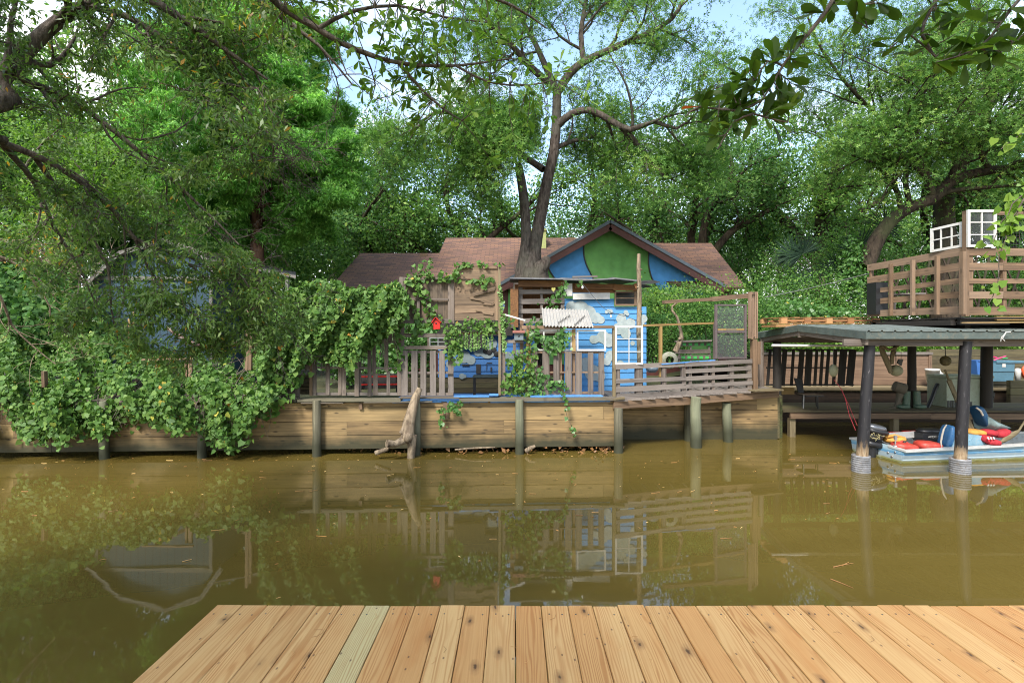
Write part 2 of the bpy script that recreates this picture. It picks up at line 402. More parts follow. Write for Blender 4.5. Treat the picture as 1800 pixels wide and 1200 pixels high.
def smooth_path(pts, rads, step=.35):
    """Catmull-Rom through the given points"""
    p = [Vector(q) for q in pts]; p = [p[0]*2-p[1]]+p+[p[-1]*2-p[-2]]; o = []; r = []
    for i in range(1, len(p)-2):
        n = max(2, int((p[i+1]-p[i]).length/step))
        for k in range(n):
            t = k/n; a, b, c, d = p[i-1], p[i], p[i+1], p[i+2]
            o.append(.5*((2*b)+(c-a)*t+(2*a-5*b+4*c-d)*t*t+(3*b-a-3*c+d)*t**3)); r.append(rads[i-1]*(1-t)+rads[i]*t)
    o.append(p[-2]); r.append(rads[-1])
    return np.array([tuple(q) for q in o]), np.array(r)

class Tree:
    """limbs given or grown; every limb bears branches, the last level bears leaves"""
    def __init__(s, seed, depth=3, nb=(7, 6, 5), ln=(.55, .5, .45), droop=0., up=.25, spread=(35, 75), wob=.16, leafn=34, leafr=.22, twig=.006):
        s.g = np.random.default_rng(seed); s.T = Tubes(); s.lp = []; s.ld = []; s.p = dict(depth=depth, nb=nb, ln=ln, droop=droop, up=up, spread=spread, wob=wob, leafn=leafn, leafr=leafr, twig=twig)
    def limb(s, pts, rads, lvl=0, t0=.3, Lc=None, step=.35, grow=True):
        Q, rr = smooth_path(pts, rads, step); s.T.add(Q, rr, 10 if lvl == 0 else 7)
        if grow: s.kids(Q, rr, lvl, t0, Lc)
        return Q, rr
    def kids(s, Q, rr, lvl, t0=.3, Lc=None):
        g, p = s.g, s.p
        seg = np.linalg.norm(np.diff(Q, axis=0), axis=1); Ln = seg.sum(); cum = np.concatenate([[0], np.cumsum(seg)])/max(Ln, 1e-6)
        if lvl >= p['depth']:
            n = max(3, int(p['leafn']*g.uniform(.6, 1.4))); t = g.uniform(.15, 1.0, n)
            X = np.stack([np.interp(t, cum, Q[:, i]) for i in range(3)], 1)+g.normal(0, p['leafr'], (n, 3))*np.array([1, 1, .55])
            s.lp.append(X); d = Q[-1]-Q[0]; s.ld.append(np.tile(d/max(np.linalg.norm(d), 1e-6), (n, 1)))
            return
        n = p['nb'][min(lvl, len(p['nb'])-1)]; base = (Lc or Ln)*p['ln'][min(lvl, len(p['ln'])-1)]
        for k in range(n):
            t = t0+(1-t0)*(k+g.uniform(.1, .9))/n; t = min(t, 1)
            i = min(int(np.searchsorted(cum, t)), len(Q)-1); i = max(i, 1)
            q = np.array([np.interp(t, cum, Q[:, c]) for c in range(3)]); d = Q[i]-Q[i-1]; d = d/max(np.linalg.norm(d), 1e-6)
            r0 = np.interp(t, cum, rr)*.55; L0 = base*g.uniform(.6, 1.15)*(1-.45*t*(lvl > 0))
            ax = g.normal(size=3); ax = ax-d*ax.dot(d); ax /= np.linalg.norm(ax)
            th = np.radians(g.uniform(*p['spread'])); v = d*np.cos(th)+ax*np.sin(th)
            v = v*np.array([1, 1, .8])+np.array([0, 0, p['up']*(1 if lvl < 2 else .4)-p['droop']*lvl*.5]); v /= np.linalg.norm(v)
            m = max(4, int(6-lvl)); pts = [q]
            for j in range(m):
                v = v+g.normal(0, p['wob'], 3)+np.array([0, 0, -p['droop']*.25*j/m]); v /= np.linalg.norm(v); pts.append(pts[-1]+v*L0/m)
            r = np.maximum(np.linspace(max(r0, p['twig']), max(r0*.25, p['twig']*.6), m+1), .002)
            pts = np.array(pts); s.T.add(pts, r, 6 if lvl == 0 else (5 if lvl == 1 else 3))
            s.kids(pts, r, lvl+1, .15)
    def finish(s, name, label, cat, base, leaf, bark, T=T_QUAD, size=.09, sizev=.35, flat=.7, hang=0., tb=(.15, .85), group=None, keep=1.0, pick=None, crownname='crown'):
        g = s.g; root = thing(name, label, cat, base, group)
        s.T.build('trunk', bark, root)
        X = np.concatenate(s.lp); D = np.concatenate(s.ld)
        if keep < 1: k = g.random(len(X)) < keep; X = X[k]; D = D[k]
        if pick is not None: k = pick(X); X = X[k]; D = D[k]
        n = len(X)
        d = unit(D*.5+g.normal(0, .6, (n, 3))+np.array([0, 0, -hang])); nr = unit(g.normal(0, 1-flat*.5, (n, 3))+np.array([0, 0, flat*1.4]))
        cl = np.sin(X[:, 0]*1.7+s.g.uniform(0, 6))*np.sin(X[:, 1]*1.3)*np.sin(X[:, 2]*1.9+1)
        tint = tb[0]+(tb[1]-tb[0])*np.clip(g.beta(2.2, 2.6, n)+.22*cl, 0, 1); tint = np.where(g.random(n) < .006, 1.0, tint)
        leaves(crownname, X, d, nr, size*(1+g.uniform(-sizev, sizev, n)), tint, leaf, root, T)
        s.count = n
        return root
# ================================================================== THE SETTING
def bankY(X): return 10.67+.048*X
def YF(px): return bankY((px-905)*10.7/900)+.12
BR = 2.15                                     # where the main bulkhead ends and the wall steps back

# water: murky, nearly still
m, t, b, o = newmat('murky_water'); p = wpos(t)
nn = noise(t, mapping(t, p, (.35, .8, 1)), 1.0, 3)
t.links.new(ramp(t, nn, [(.3, (.086, .062, .014)), (.7, (.108, .079, .019))]), b.inputs['Base Color'])
b.inputs['Roughness'].default_value = .025; b.inputs['IOR'].default_value = 1.55
r1 = noise(t, mapping(t, p, (.9, 2.2, 1)), 1.3, 3, .5); bump(t, b, r1, .035, .02)
M['water'] = m
water = link_mesh('water', [(-120, -60, 0), (120, -60, 0), (120, 30, 0), (-120, 30, 0)], [(0, 1, 2, 3)], M['water']); tag(water, kind='structure')

# ground of both banks
m, t, b, o = newmat('bank_soil'); p = wpos(t)
n1 = noise(t, p, 1.4, 8, .65); n2 = noise(t, p, 14, 6, .7)
c = ramp(t, n1, [(.35, (.035, .045, .015)), (.55, (.06, .07, .022)), (.7, (.10, .075, .04))])
c = mix(t, ramp(t, n2, [(.45, (0, 0, 0)), (.6, (.7,)*3)]), c, (.04, .028, .015))
t.links.new(c, b.inputs['Base Color']); b.inputs['Roughness'].default_value = .95; bump(t, b, n2, .8, .05); M['soil'] = m
gm = MB()
def slab(mb, x0, x1, y0, y1, z, z0=-.6, ya=None):
    """ground block; ya: front edge depth at x0 if it slants"""
    ya = y0 if ya is None else ya
    v = [(x0, ya, z), (x1, y0, z), (x1, y1, z), (x0, y1, z), (x0, ya, z0), (x1, y0, z0)]
    mb.add(v, [(0, 1, 2, 3), (4, 5, 1, 0)], 0)
slab(gm, -120, BR, bankY(BR)+.55, 17, 1.0, -.6, bankY(-120)+.55)
slab(gm, BR, 6.35, 12.15, 17, 1.0)
slab(gm, 6.35, 60, 14.6, 15.3, .86)
slab(gm, 6.35, 60, 15.3, 17, 1.85)
# rolling land beyond
vs = []; fs = []; nx, ny = 60, 30
for j in range(ny+1):
    for i in range(nx+1):
        x = -150+300*i/nx; y = 17+(160*(j/ny)**1.6)
        z = (1.0 if x < 6.4 else 1.85)+.02*(y-17)+.25*math.sin(x*.31+y*.2)*min(1, (y-17)/6)
        vs.append((x, y, z))
for j in range(ny):
    for i in range(nx): a = j*(nx+1)+i; fs.append((a, a+1, a+nx+2, a+nx+1))
gm.add(vs, fs, 0)
g1 = gm.build('ground', M['soil']); tag(g1, kind='structure')
gm = MB(); gm.add([(-120, -60, .62), (120, -60, .62), (120, .9, .62), (-120, .9, .62), (-120, .9, -.6), (120, .9, -.6)], [(0, 1, 2, 3), (3, 2, 5, 4)], 0)
tag(gm.build('near_bank', M['soil']), kind='structure')

# ------------------------------------------------------------------ the deck under the camera
m, t, b, o = newmat('fresh_pine'); g = attr(t, 'gc'); ti = attr(t, 'tint', 'Fac')
lo = noise(t, mapping(t, g, (.55, 5.5, 5.5)), 1.0, 3, .5)
sx = zof(t, g)
lo2 = noise(t, mapping(t, g, (.35, 14, 14), (4, 2, 9)), 1.0, 2, .5)
ph = mth(t, 'ADD', mth(t, 'MULTIPLY', sx[1], mth(t, 'ADD', 230, mth(t, 'MULTIPLY', ti, 330))), mth(t, 'ADD', mth(t, 'MULTIPLY', lo, 78), mth(t, 'MULTIPLY', lo2, 26)))
rmask = noise(t, mapping(t, g, (.9, 6, 6), (7, 3, 1)), 1.0, 3, .5)
rings = mth(t, 'ADD', mth(t, 'MULTIPLY', mth(t, 'SINE', ph), .5), .5)
fine = noise(t, mapping(t, g, (2.5, 160, 160)), 1.0, 4, .6)
base = ramp(t, ti, [(0, (.48, .283, .112)), (.3, (.57, .36, .152)), (.62, (.50, .272, .10)), (.9, (.60, .39, .165)), (.955, (.56, .40, .18)), (.97, (.50, .42, .21))])
c = mix(t, mth(t, 'MULTIPLY', mth(t, 'MULTIPLY', ramp(t, rings, [(.35, (0, 0, 0)), (.95, (1, 1, 1))]), .62), ramp(t, rmask, [(.36, (.12,)*3), (.62, (1, 1, 1))])), base, mix(t, 1, base, (.62, .40, .25), 'MULTIPLY'))
c = mix(t, ramp(t, fine, [(.35, (.25,)*3), (.6, (0, 0, 0))]), c, mix(t, 1, c, (.75, .6, .45), 'MULTIPLY'))
bl = noise(t, mapping(t, g, (1.7, 7, 7)), 1.0, 4)
c = mix(t, ramp(t, bl, [(.5, (0, 0, 0)), (.75, (.55,)*3)]), c, mix(t, 1, c, (.80, .55, .36), 'MULTIPLY'))
vo = t.nodes.new('ShaderNodeTexVoronoi'); vo.inputs['Scale'].default_value = 1; vo.inputs['Randomness'].default_value = 1; vo.voronoi_dimensions = '2D'
wn = t.nodes.new('ShaderNodeMixRGB'); wn.blend_type = 'ADD'; wn.inputs[0].default_value = .12
nz3 = t.nodes.new('ShaderNodeTexNoise'); nz3.inputs['Scale'].default_value = 30; t.links.new(g, nz3.inputs['Vector'])
t.links.new(mapping(t, g, (2.6, 5.6, 5.6)), wn.inputs[1]); t.links.new(nz3.outputs['Color'], wn.inputs[2]); t.links.new(wn.outputs[0], vo.inputs['Vector'])
sel = ramp(t, zof(t, vo.outputs['Color'])[0], [(.46, (1, 1, 1)), (.50, (0, 0, 0))])
halo = mix(t, 1, ramp(t, vo.outputs['Distance'], [(.05, (.6,)*3), (.17, (0, 0, 0))]), sel, 'MULTIPLY')
core = mix(t, 1, ramp(t, vo.outputs['Distance'], [(.02, (.85,)*3), (.05, (0, 0, 0))]), sel, 'MULTIPLY')
c = mix(t, halo, c, (.20, .10, .04)); c = mix(t, core, c, (.05, .025, .014))
vo2 = t.nodes.new('ShaderNodeTexVoronoi'); vo2.inputs['Scale'].default_value = 1; vo2.voronoi_dimensions = '2D'; t.links.new(mapping(t, g, (9, 17, 17), (3, 1, 2)), vo2.inputs['Vector'])
sp = mix(t, 1, ramp(t, vo2.outputs['Distance'], [(.05, (.8,)*3), (.10, (0, 0, 0))]), ramp(t, zof(t, vo2.outputs['Color'])[1], [(.12, (1, 1, 1)), (.14, (0, 0, 0))]), 'MULTIPLY')
c = mix(t, sp, c, (.10, .05, .03))
t.links.new(c, b.inputs['Base Color']); b.inputs['Roughness'].default_value = .62; b.inputs['Specular IOR Level'].default_value = .3
bump(t, b, rings, .12, .002); M['pine'] = m

dock = thing('wooden_dock', 'new pine plank dock in the foreground with open water in front of it', 'dock', (0, 1, 0))
edges = [380, 425, 470, 512, 556, 600, 642, 686, 730, 774, 817.5, 861, 906, 951, 998, 1041, 1085, 1132, 1177, 1222, 1268, 1312, 1358, 1404, 1450, 1496, 1542, 1588, 1633, 1680, 1727, 1772, 1818]
edges += [1818+45.5*k for k in range(1, 16)]
tints = [.15, .2, .35, .1, .25, .4, .99, .5, .6, .3, .65, .2, .62, .35, .68, .3, .75, .1, .6, .2, .12, .7, .3, .55, .2, .4, .65, .25, .5]
mb = MB(); dk = rnd
for i in range(len(edges)-1):
    x0 = (edges[i]-905)*2.893/900; x1 = (edges[i+1]-905)*2.893/900; gap = dk.choice([.003, .004, .006])
    mb.bar(((x0+x1)/2, 2.893+dk.uniform(-.011, .005), .944+dk.uniform(-.0015, .0015)), ((x0+x1)/2+dk.uniform(-.001, .001), -.6, .944), x1-x0-gap, .032, tint=tints[i] if i < len(tints) else dk.random()*.8, bev=.004)
mb.build('deck_boards', M['pine'], dock)
mb = MB()
for y in (-.4, .25, .9, 1.55, 2.2, 2.80): mb.bar((-1.62, y, .83), (5.4, y, .83), .04, .18)
mb.build('joists', M['yellow'], dock)
for x in (-1.55, 1.9, 5.3):
    mb = MB(); mb.tube([(x, 2.6, -.5), (x, 2.6, .735)], .11, 14); mb.build('post', M['pile'], dock)
mb = MB()                                     # screw heads near the board ends
for i in range(28):
    xc = ((edges[i]+edges[i+1])/2-905)*2.893/900
    for y in (2.80, 2.2):
        for s in (-.035, .035):
            if dk.random() < .8: mb.lathe((xc+s, y+dk.uniform(-.006, .006), .9601), [(.0048, 0), (.0048, .0009), (0, .0009)], 8)
mb.build('screws', M['wire'], dock)

# ------------------------------------------------------------------ bulkheads
zt = [1.065, .955, .672, .39, .11]
def courses(name, a, b, zs, mat, parent, seg=3.4, face=.045):
    mb = MB(); a = Vector(a); b = Vector(b); d = (b-a); Ln = d.length; d.normalize(); n = Vector((d.y, -d.x, 0))
    for k in range(len(zs)-1):
        u = -rnd.uniform(0, seg)
        while u < Ln:
            v = min(u+seg*rnd.uniform(.8, 1.2), Ln); u0 = max(u, 0)
            if v-u0 > .05:
                zc = (zs[k]+zs[k+1])/2; off = n*rnd.uniform(-.004, .004)
                mb.bar(a+d*u0+Vector((0, 0, zc))+off, a+d*(v-.004)+Vector((0, 0, zc))+off, zs[k]-zs[k+1]-.008, face, up=n, bev=.004)
            u = v
    return mb.build(name, mat, parent)
bh = thing('bulkhead', 'long brown plank bulkhead holding the far bank up above the water', 'bulkhead', (-5, 10.5, 0), 'plank bulkheads of the far bank')
A = Vector((-16, bankY(-16), 0)); B_ = Vector((BR, bankY(BR), 0))
courses('planks', A, B_, zt, M['bulk'], bh)
mb = MB()                                     # cap with its ragged edge boards
def bp(px, z, dy=0): X = (px-905)*(bankY(0)+dy)/900; X = (px-905)*(bankY(X)+dy)/900; return Vector((X, bankY(X)+dy, z))
mb.bar(bp(-80, 1.13), bp(524, 1.13), .24, .05, up=(0, 0, 1))
mb.bar(bp(526, 1.12), bp(706, 1.115), .26, .045); mb.bar(bp(704, 1.16), bp(808, 1.155), .24, .03); mb.bar(bp(808, 1.11), bp(1062, 1.12), .25, .07); mb.bar(bp(1062, 1.115), bp(1080, 1.11), .25, .06)
mb.bar(bp(530, 1.075, -.1), bp(604, 1.07, -.1), .10, .02); mb.bar(bp(640, 1.08, -.11), bp(760, 1.085, -.11), .09, .02)
mb.build('cap_board', M['cap'], bh)
mb = MB()
for x0, x1, z in ((690, 722, 1.068), (738, 776, 1.07), (786, 858, 1.062), (862, 905, 1.058), (922, 1072, 1.06)):
    mb.bar(bp(x0, z, -.035), bp(x1, z+.004, -.035), .035, .026, up=(0, -1, 0))
for x0, x1, z in ((798, 860, 1.175), (860, 876, 1.205), (932, 1058, 1.168)): mb.bar(bp(x0, z, .02), bp(x1, z, .02), .2, .02)
mb.build('blue_edge_board', M['blueboard'], bh)
mb = MB(); mb.bar(bp(784, 1.05, -.05), bp(784, .72, -.05), .11, .04, up=(0, -1, 0)); mb.build('cleat', M['brown'], bh)
mb = MB(); mb.bar(bp(634, 1.05, -.05), bp(634, .93, -.05), .07, .04, up=(0, -1, 0))
mb.build('cleat', M['brown'], bh)

bh2 = thing('bulkhead', 'shadowed plank bulkhead set back under the slatted deck', 'bulkhead', (4.2, 12, 0), 'plank bulkheads of the far bank')
courses('planks', (BR-.02, 12.02, 0), (6.15, 12.0, 0), [1.03, .68, .36, -.02], M['bulk'], bh2)
mb = MB(); mb.bar((6.18, 12.0, .52), (6.18, 14.5, .52), 1.0, .05, up=(1, 0, 0)); mb.build('end_panel', M['mossy'], bh2)
mb = MB(); mb.bar((BR, bankY(BR)+.03, .55), (BR, 12.0, .55), 1.0, .05, up=(1, 0, 0)); mb.build('return_panel', M['mossy'], bh2)

def piling(px, pyt, pyb, r, label, Y=None, lean=0, topcut=0):
    Yb = Y or (bankY((px-905)*10.5/900)-.125 if px < 1100 else 900*2.5/(pyb-584)); a = P(px+lean, pyb, Yb); b_ = P(px, pyt, Yb); a.z = -.5
    mb = MB(); n = 7; pts = [a.lerp(b_, i/n)+Vector((rnd.uniform(-.008, .008), rnd.uniform(-.008, .008), 0)) for i in range(n+1)]
    mb.tube(pts, [r*(1.06-.12*i/n)*(1+rnd.uniform(-.02, .02)) for i in range(n+1)], 16)
    return mb.single('piling', M['pile'], label, 'piling', 'round timber pilings along the far bank')
piling(183, 705, 799, .085, 'piling under the hanging ivy, farthest to the left of the pilings')
piling(356, 712, 797, .085, 'piling beside the ivy curtain, second from the left of the pilings')
piling(557, 703, 797, .085, 'green stained piling with a dark split, below the picket fence')
piling(733, 697, 796, .07, 'piling right behind the upright driftwood log')
piling(913, 702, 794, .088, 'grey green piling directly below the ivy clump')
piling(1087, 717, 790, .095, 'piling under the left end of the slatted deck')
piling(1163, 712, 764, .09, 'thin piling deep in the shadow under the slatted deck')
piling(1223, 698, 786, .115, 'piling standing in front of the slatted deck edge')
piling(1210, 705, 774, .10, 'piling in the shadow just behind the piling in front of the deck')
piling(1277, 708, 776, .105, 'leaning piling under the right half of the slatted deck', lean=5)

# driftwood log leaning on the bulkhead
mb = MB()
def pp(*a): return [P(*q) for q in a]
mb.tube(pp((738, 682, 10.35), (730, 700, 10.3), (724, 722, 10.25), (718, 745, 10.2), (716, 768, 10.15)), [.055, .085, .10, .12, .13], 14)
mb.tube(pp((722, 765, 10.2), (724, 785, 10.2), (722, 805, 10.2)), [.12, .085, .075], 12)
mb.tube(pp((716, 770, 10.15), (695, 780, 10.0), (680, 779, 9.9)), [.09, .065, .075], 12)
mb.tube(pp((705, 762, 10.1), (712, 750, 10.15), (722, 740, 10.2)), [.05, .06, .04], 8)
mb.ell(P(716, 768, 10.08), (.10, .09, .11), tint=.8)
mb.tube(pp((660, 796, 10.1), (680, 789, 10.1), (686, 784, 10.2)), [.05, .04, .02], 8)
mb.single('driftwood_log', M['drift'], 'pale forked driftwood log standing on end against the bulkhead', 'driftwood')

# ------------------------------------------------------------------ the house behind
m, t, b, o = newmat('shingles'); g = attr(t, 'gc')
br = t.nodes.new('ShaderNodeTexBrick'); br.inputs['Scale'].default_value = 1; br.inputs['Brick Width'].default_value = .34; br.inputs['Row Height'].default_value = .15
br.inputs['Mortar Size'].default_value = .012; br.inputs['Color1'].default_value = (.19, .10, .058, 1); br.inputs['Color2'].default_value = (.072, .045, .034, 1); br.inputs['Mortar'].default_value = (.05, .03, .025, 1)
br.inputs['Bias'].default_value = -.1
t.links.new(g, br.inputs['Vector']); n1 = noise(t, mapping(t, g, (1.2, 6, 1)), 1.3, 5)
c = mix(t, ramp(t, n1, [(.4, (0, 0, 0)), (.65, (.6,)*3)]), br.outputs['Color'], (.13, .07, .06))
t.links.new(c, b.inputs['Base Color']); b.inputs['Roughness'].default_value = .92; bump(t, b, br.outputs['Fac'], -.4, .02); M['shingle'] = m
M['stgreen'] = plain('green_stucco', (.135, .34, .09), .9, var=.2, scale=3, bmp=.12, dirt=(.12, .27, .09))
M['stblue'] = plain('blue_stucco', (.08, .29, .62), .9, var=.18, scale=3, bmp=.12, dirt=(.07, .23, .50))
M['fascia'] = plain('maroon_fascia', (.10, .028, .02), .6)
M['drip'] = plain('drip_edge', (.12, .15, .18), .45)
M['chim'] = plain('yellow_stucco', (.46, .50, .20), .9, scale=12, bmp=.3)
house = thing('house', 'low house with brown shingle roof and a blue and green painted gable', 'house', (0, 20, 1))
def roofpoly(mb, pts, th=.08):
    pts = [Vector(p) for p in pts]; n = (pts[1]-pts[0]).cross(pts[2]-pts[0]).normalized()
    if n.z < 0: n = -n; pts = pts[::-1]
    e = (Vector((1, 0, 0))-n*n.x).normalized() if abs(n.y) >= abs(n.x) else (Vector((0, 1, 0))-n*n.y).normalized(); s = n.cross(e)
    k = len(pts); vs = pts+[p-n*th for p in pts]; gc = [(p.dot(e)+50, p.dot(s)+50, 0) for p in vs]
    mb.add(vs, [tuple(range(k)), tuple(range(2*k-1, k-1, -1))]+[(i, k+i, k+(i+1) % k, (i+1) % k) for i in range(k)], None, gc)
def rz(Y): return 4.25+.498*(Y-18)
mb = MB()
XL, XM = -6.35, -3.1
roofpoly(mb, [(XL, 17.6, rz(17.6)), (XM, 17.6, rz(17.6)), (XM, 21, rz(21)), (XL, 21, rz(21))])
roofpoly(mb, [(XM, 17.6, rz(17.6)), (.2, 17.6, rz(17.6)), (4.2, 23, rz(23)), (XM, 23, rz(23))])
roofpoly(mb, [(XL, 21, rz(21)), (XM, 21, rz(21)), (XM, 24.4, rz(17.6)), (XL, 24.4, rz(17.6))])
roofpoly(mb, [(XM, 23, rz(23)), (4.2, 23, rz(23)), (4.2, 28.4, rz(17.6)), (XM, 28.4, rz(17.6))])
pk = P(1073, 386, 17.6); le = P(876, 498, 17.6); re_ = P(1275, 500, 17.6); bk = Vector((pk.x, 22.9, pk.z))
roofpoly(mb, [le, pk, bk, (le.x, 22.9, le.z)], .1); roofpoly(mb, [pk, re_, (re_.x, 22.9, re_.z), bk], .1)
r2 = lambda Y: 4.05+.62*(Y-17.6)
roofpoly(mb, [(6.0, 17.6, r2(17.6)), (7.95, 17.6, r2(17.6)), (8.05, 21, r2(21)), (3.5, 21, r2(21)), (3.5, 19, r2(19))])
roofpoly(mb, [(3.5, 21, r2(21)), (8.05, 21, r2(21)), (7.95, 24.4, r2(17.6)), (3.5, 24.4, r2(17.6))])
mb.build('roof', M['shingle'], house)
mb = MB(); GY = 18.0; q = lambda x, y: P(x, y, GY)
gw = [q(893, 496), q(1073, 395), q(1262, 501), q(1262, 640), q(893, 640)]
mb.poly([gw[4], gw[3], gw[2], gw[1], gw[0]], .2)
mb.build('gable_wall', M['stgreen'], house)
mb = MB(); GY2 = 17.994; q = lambda x, y: P(x, y, GY2)
cl = [(1027, 424), (1026, 444), (1030, 463), (1040, 484), (1052, 505), (1070, 520)]
mb.poly([q(*a) for a in [(961, 462)]+[(965, 473), (974, 488), (990, 510), (1005, 520)]+cl[::-1]], .004)
mb.build('blue_mural_field', M['stblue'], house); mb = MB()
cr = [(1141, 436), (1140, 452), (1141, 470), (1147, 491), (1160, 511), (1171, 518)]
mb.poly([q(*a) for a in cr+[(1236, 518), (1236, 492)]], .004)
mb.build('blue_mural_field', M['stblue'], house)
for c_ in (cl, cr, [(961, 460), (965, 473), (974, 488), (990, 510), (1005, 520)]):
    mb = MB(); Q, _ = smooth_path([P(a, b_, 17.985) for a, b_ in c_], [1]*len(c_), .12); mb.tube([Vector(v) for v in Q], .026, 6); mb.build('mural_outline', M['black'], house)
mb = MB()
for a_, b_ in ((le, pk), (pk, re_)):
    mb.bar(a_+Vector((0, .02, -.22)), b_+Vector((0, .02, -.22)), .26, .04, up=(0, -1, 0))
mb.box(P(1238, 507, 17.7), P(1272, 494, 17.7)+Vector((0, .5, 0)))
mb.build('fascia', M['fascia'], house)
mb = MB()
for a_, b_ in ((le, pk), (pk, re_)):
    mb.bar(a_+Vector((0, -.02, -.06)), b_+Vector((0, -.02, -.06)), .10, .03, up=(0, -1, 0))
mb.build('drip_edge', M['drip'], house)
mb = MB()
for x0, x1, y0, y1 in ((XL+.3, 6.2, 18.05, 18.25), (6.3, 7.8, 18.2, 18.4)): mb.box((x0, y0, .6), (x1, y1, 4.15))
mb.box((XL+.3, 18.3, .6), (XL+.5, 24, 4.1)); mb.poly([(XM+.1, 18.2, 4), (XM+.1, 27.8, 4), (XM+.1, 23, 6.5)][::-1], .1, (-1, 0, 0)); mb.poly([(XL+.3, 18.2, 4), (XL+.3, 24, 4), (XL+.3, 21, 5.5)][::-1], .1, (-1, 0, 0))
mb.build('wall', M['fascia'], house)
for a in ((745, 448), (848, 420.5), (1003, 419.5)):
    Y = 20.7 if a[0] < 770 else 22.7; c_ = P(a[0], a[1], Y); mb = MB(); mb.box(c_-Vector((.13, .1, .12)), c_+Vector((.13, .1, .04))); mb.build('roof_vent', M['brown'], house)
mb = MB(); c_ = P(1196, 440, 20.7); mb.box(c_-Vector((.13, .1, .12)), c_+Vector((.13, .1, .04))); mb.build('roof_vent', M['brown'], house)
mb = MB(); mb.box(P(930, 450, 21.6), P(960, 404, 21.6)+Vector((0, .8, 0))); mb.box(P(929, 405, 21.55), P(961, 402, 21.55)+Vector((0, .9, 0))); mb.build('chimney', M['chim'], house)

# ------------------------------------------------------------------ blue shed on the left
M['shed'] = plain('shed_siding', (.045, .105, .165), .75, var=.15, scale=3)
m_, t_, b__, o_ = newmat('shed_boards'); pz = zof(t_, objpos(t_))[0]
gr = mth(t_, 'PINGPONG', pz, .1); cc = mix(t_, ramp(t_, gr, [(0, (1, 1, 1)), (.009, (1, 1, 1)), (.014, (0, 0, 0))]), mix(t_, noise(t_, objpos(t_), 3, 5), (.017, .046, .072), (.025, .060, .092)), (.012, .025, .04))
t_.links.new(cc, b__.inputs['Base Color']); b__.inputs['Roughness'].default_value = .75; M['shed'] = m_
M['trim'] = plain('grey_trim', (.15, .145, .13), .7)
M['shedroof'] = plain('grey_shingle', (.22, .195, .18), .9, var=.3, scale=16, bmp=.4)
SY = 14.0; s_ = lambda x, y, d=0: P(x, y, SY+d)
shed = thing('garden_shed', 'blue boarded garden shed with pale trim, half hidden behind hanging branches', 'shed', (-9.5, 15, 1))
mb = MB(); mb.poly([s_(166, 640), s_(375, 640), s_(375, 486), s_(348, 446), s_(290, 424), s_(215, 446), s_(166, 488)], .1); mb.box((P(375, 640, SY).x-.1, SY+.1, .8), (P(375, 640, SY).x, SY+3.2, P(0, 486, SY).z)); mb.build('wall', M['shed'], shed)
mb = MB(); prof = [(152, 494), (208, 441), (290, 418), (354, 441), (390, 492)]
for a_, c_ in zip(prof, prof[1:]): roofpoly(mb, [s_(*a_, -.25), s_(*c_, -.25), s_(*c_, 3.4), s_(*a_, 3.4)], .05)
# lean-to roof falling to the right
roofpoly(mb, [s_(354, 452, .3), s_(520, 486, .3), s_(520, 478, 3.2), s_(354, 444, 3.2)], .05)
mb.build('roof', M['shedroof'], shed)
mb = MB()
for a_, c_ in zip(prof, prof[1:]): mb.bar(s_(a_[0], a_[1]+5, -.22), s_(c_[0], c_[1]+5, -.22), .11, .03, up=(0, -1, 0))
mb.bar(s_(166, 489, -.03), s_(375, 489, -.03), .10, .03, up=(0, -1, 0)); mb.bar(s_(170, 485, -.035), s_(170, 640, -.035), .09, .03, up=(0, -1, 0)); mb.bar(s_(371, 485, -.035), s_(371, 640, -.035), .09, .03, up=(0, -1, 0))
mb.build('trim', M['trim'], shed)
mb = MB(); mb.bar(s_(505, 484, .4), s_(505, 640, .4), .09, .09, up=(0, -1, 0))
mb.build('porch_post', M['trim'], shed)
mb = MB(); mb.bar(s_(227, 560, -.05), s_(227, 620, -.05), .05, .03, up=(0, -1, 0), tint=.9); mb.bar(s_(235, 545, -.05), s_(235, 620, -.05), .03, .03, up=(0, -1, 0)); mb.build('door_brace', M['yellow'], shed)
# ================================================================== TREES
def V3(px, py, Y): return P(px, py, Y)
# the big forked oak in front of the house
T = Tree(11, 3, (9, 6, 5), (.5, .52, .5), .05, .22, (30, 70), .2, 30, .30, .008)
Y0 = 14.6
T.limb([V3(933, 640, Y0), V3(932, 500, Y0), V3(930, 470, Y0), V3(932, 445, Y0)], [.40, .33, .25, .19], grow=False, step=.2)
T.limb([V3(914, 520, Y0), V3(918, 470, Y0), V3(925, 425, Y0), V3(921, 350, Y0), V3(913, 300, Y0), V3(911, 292, Y0)], [.24, .19, .155, .14, .125, .11], t0=.93, grow=False)
T.limb([V3(952, 520, Y0), V3(948, 478, Y0-.15), V3(958, 463, Y0-.3), V3(962, 452, Y0-.3)], [.36, .26, .17, .10], grow=False, step=.15)   # old burl
T.limb([V3(940, 500, Y0), V3(940, 440, Y0), V3(952, 370, Y0), V3(963, 312, Y0), V3(973, 270, Y0), V3(978, 215, Y0), V3(979, 158, Y0)], [.24, .19, .175, .16, .15, .14, .125], grow=False)
T.limb([V3(911, 296, Y0), V3(900, 270, Y0+.4), V3(880, 240, Y0+1)], [.05, .03, .02], Lc=3)
T.limb([V3(913, 296, Y0), V3(915, 260, Y0-.5), V3(905, 215, Y0-1.2)], [.05, .03, .02], Lc=3)
T.limb([V3(979, 158, Y0), V3(955, 138, Y0-.2), V3(925, 110, Y0-.5), V3(890, 68, Y0-.8), V3(850, 28, Y0-1), V3(815, -20, Y0-1.2)], [.11, .10, .085, .07, .055, .04], Lc=5)
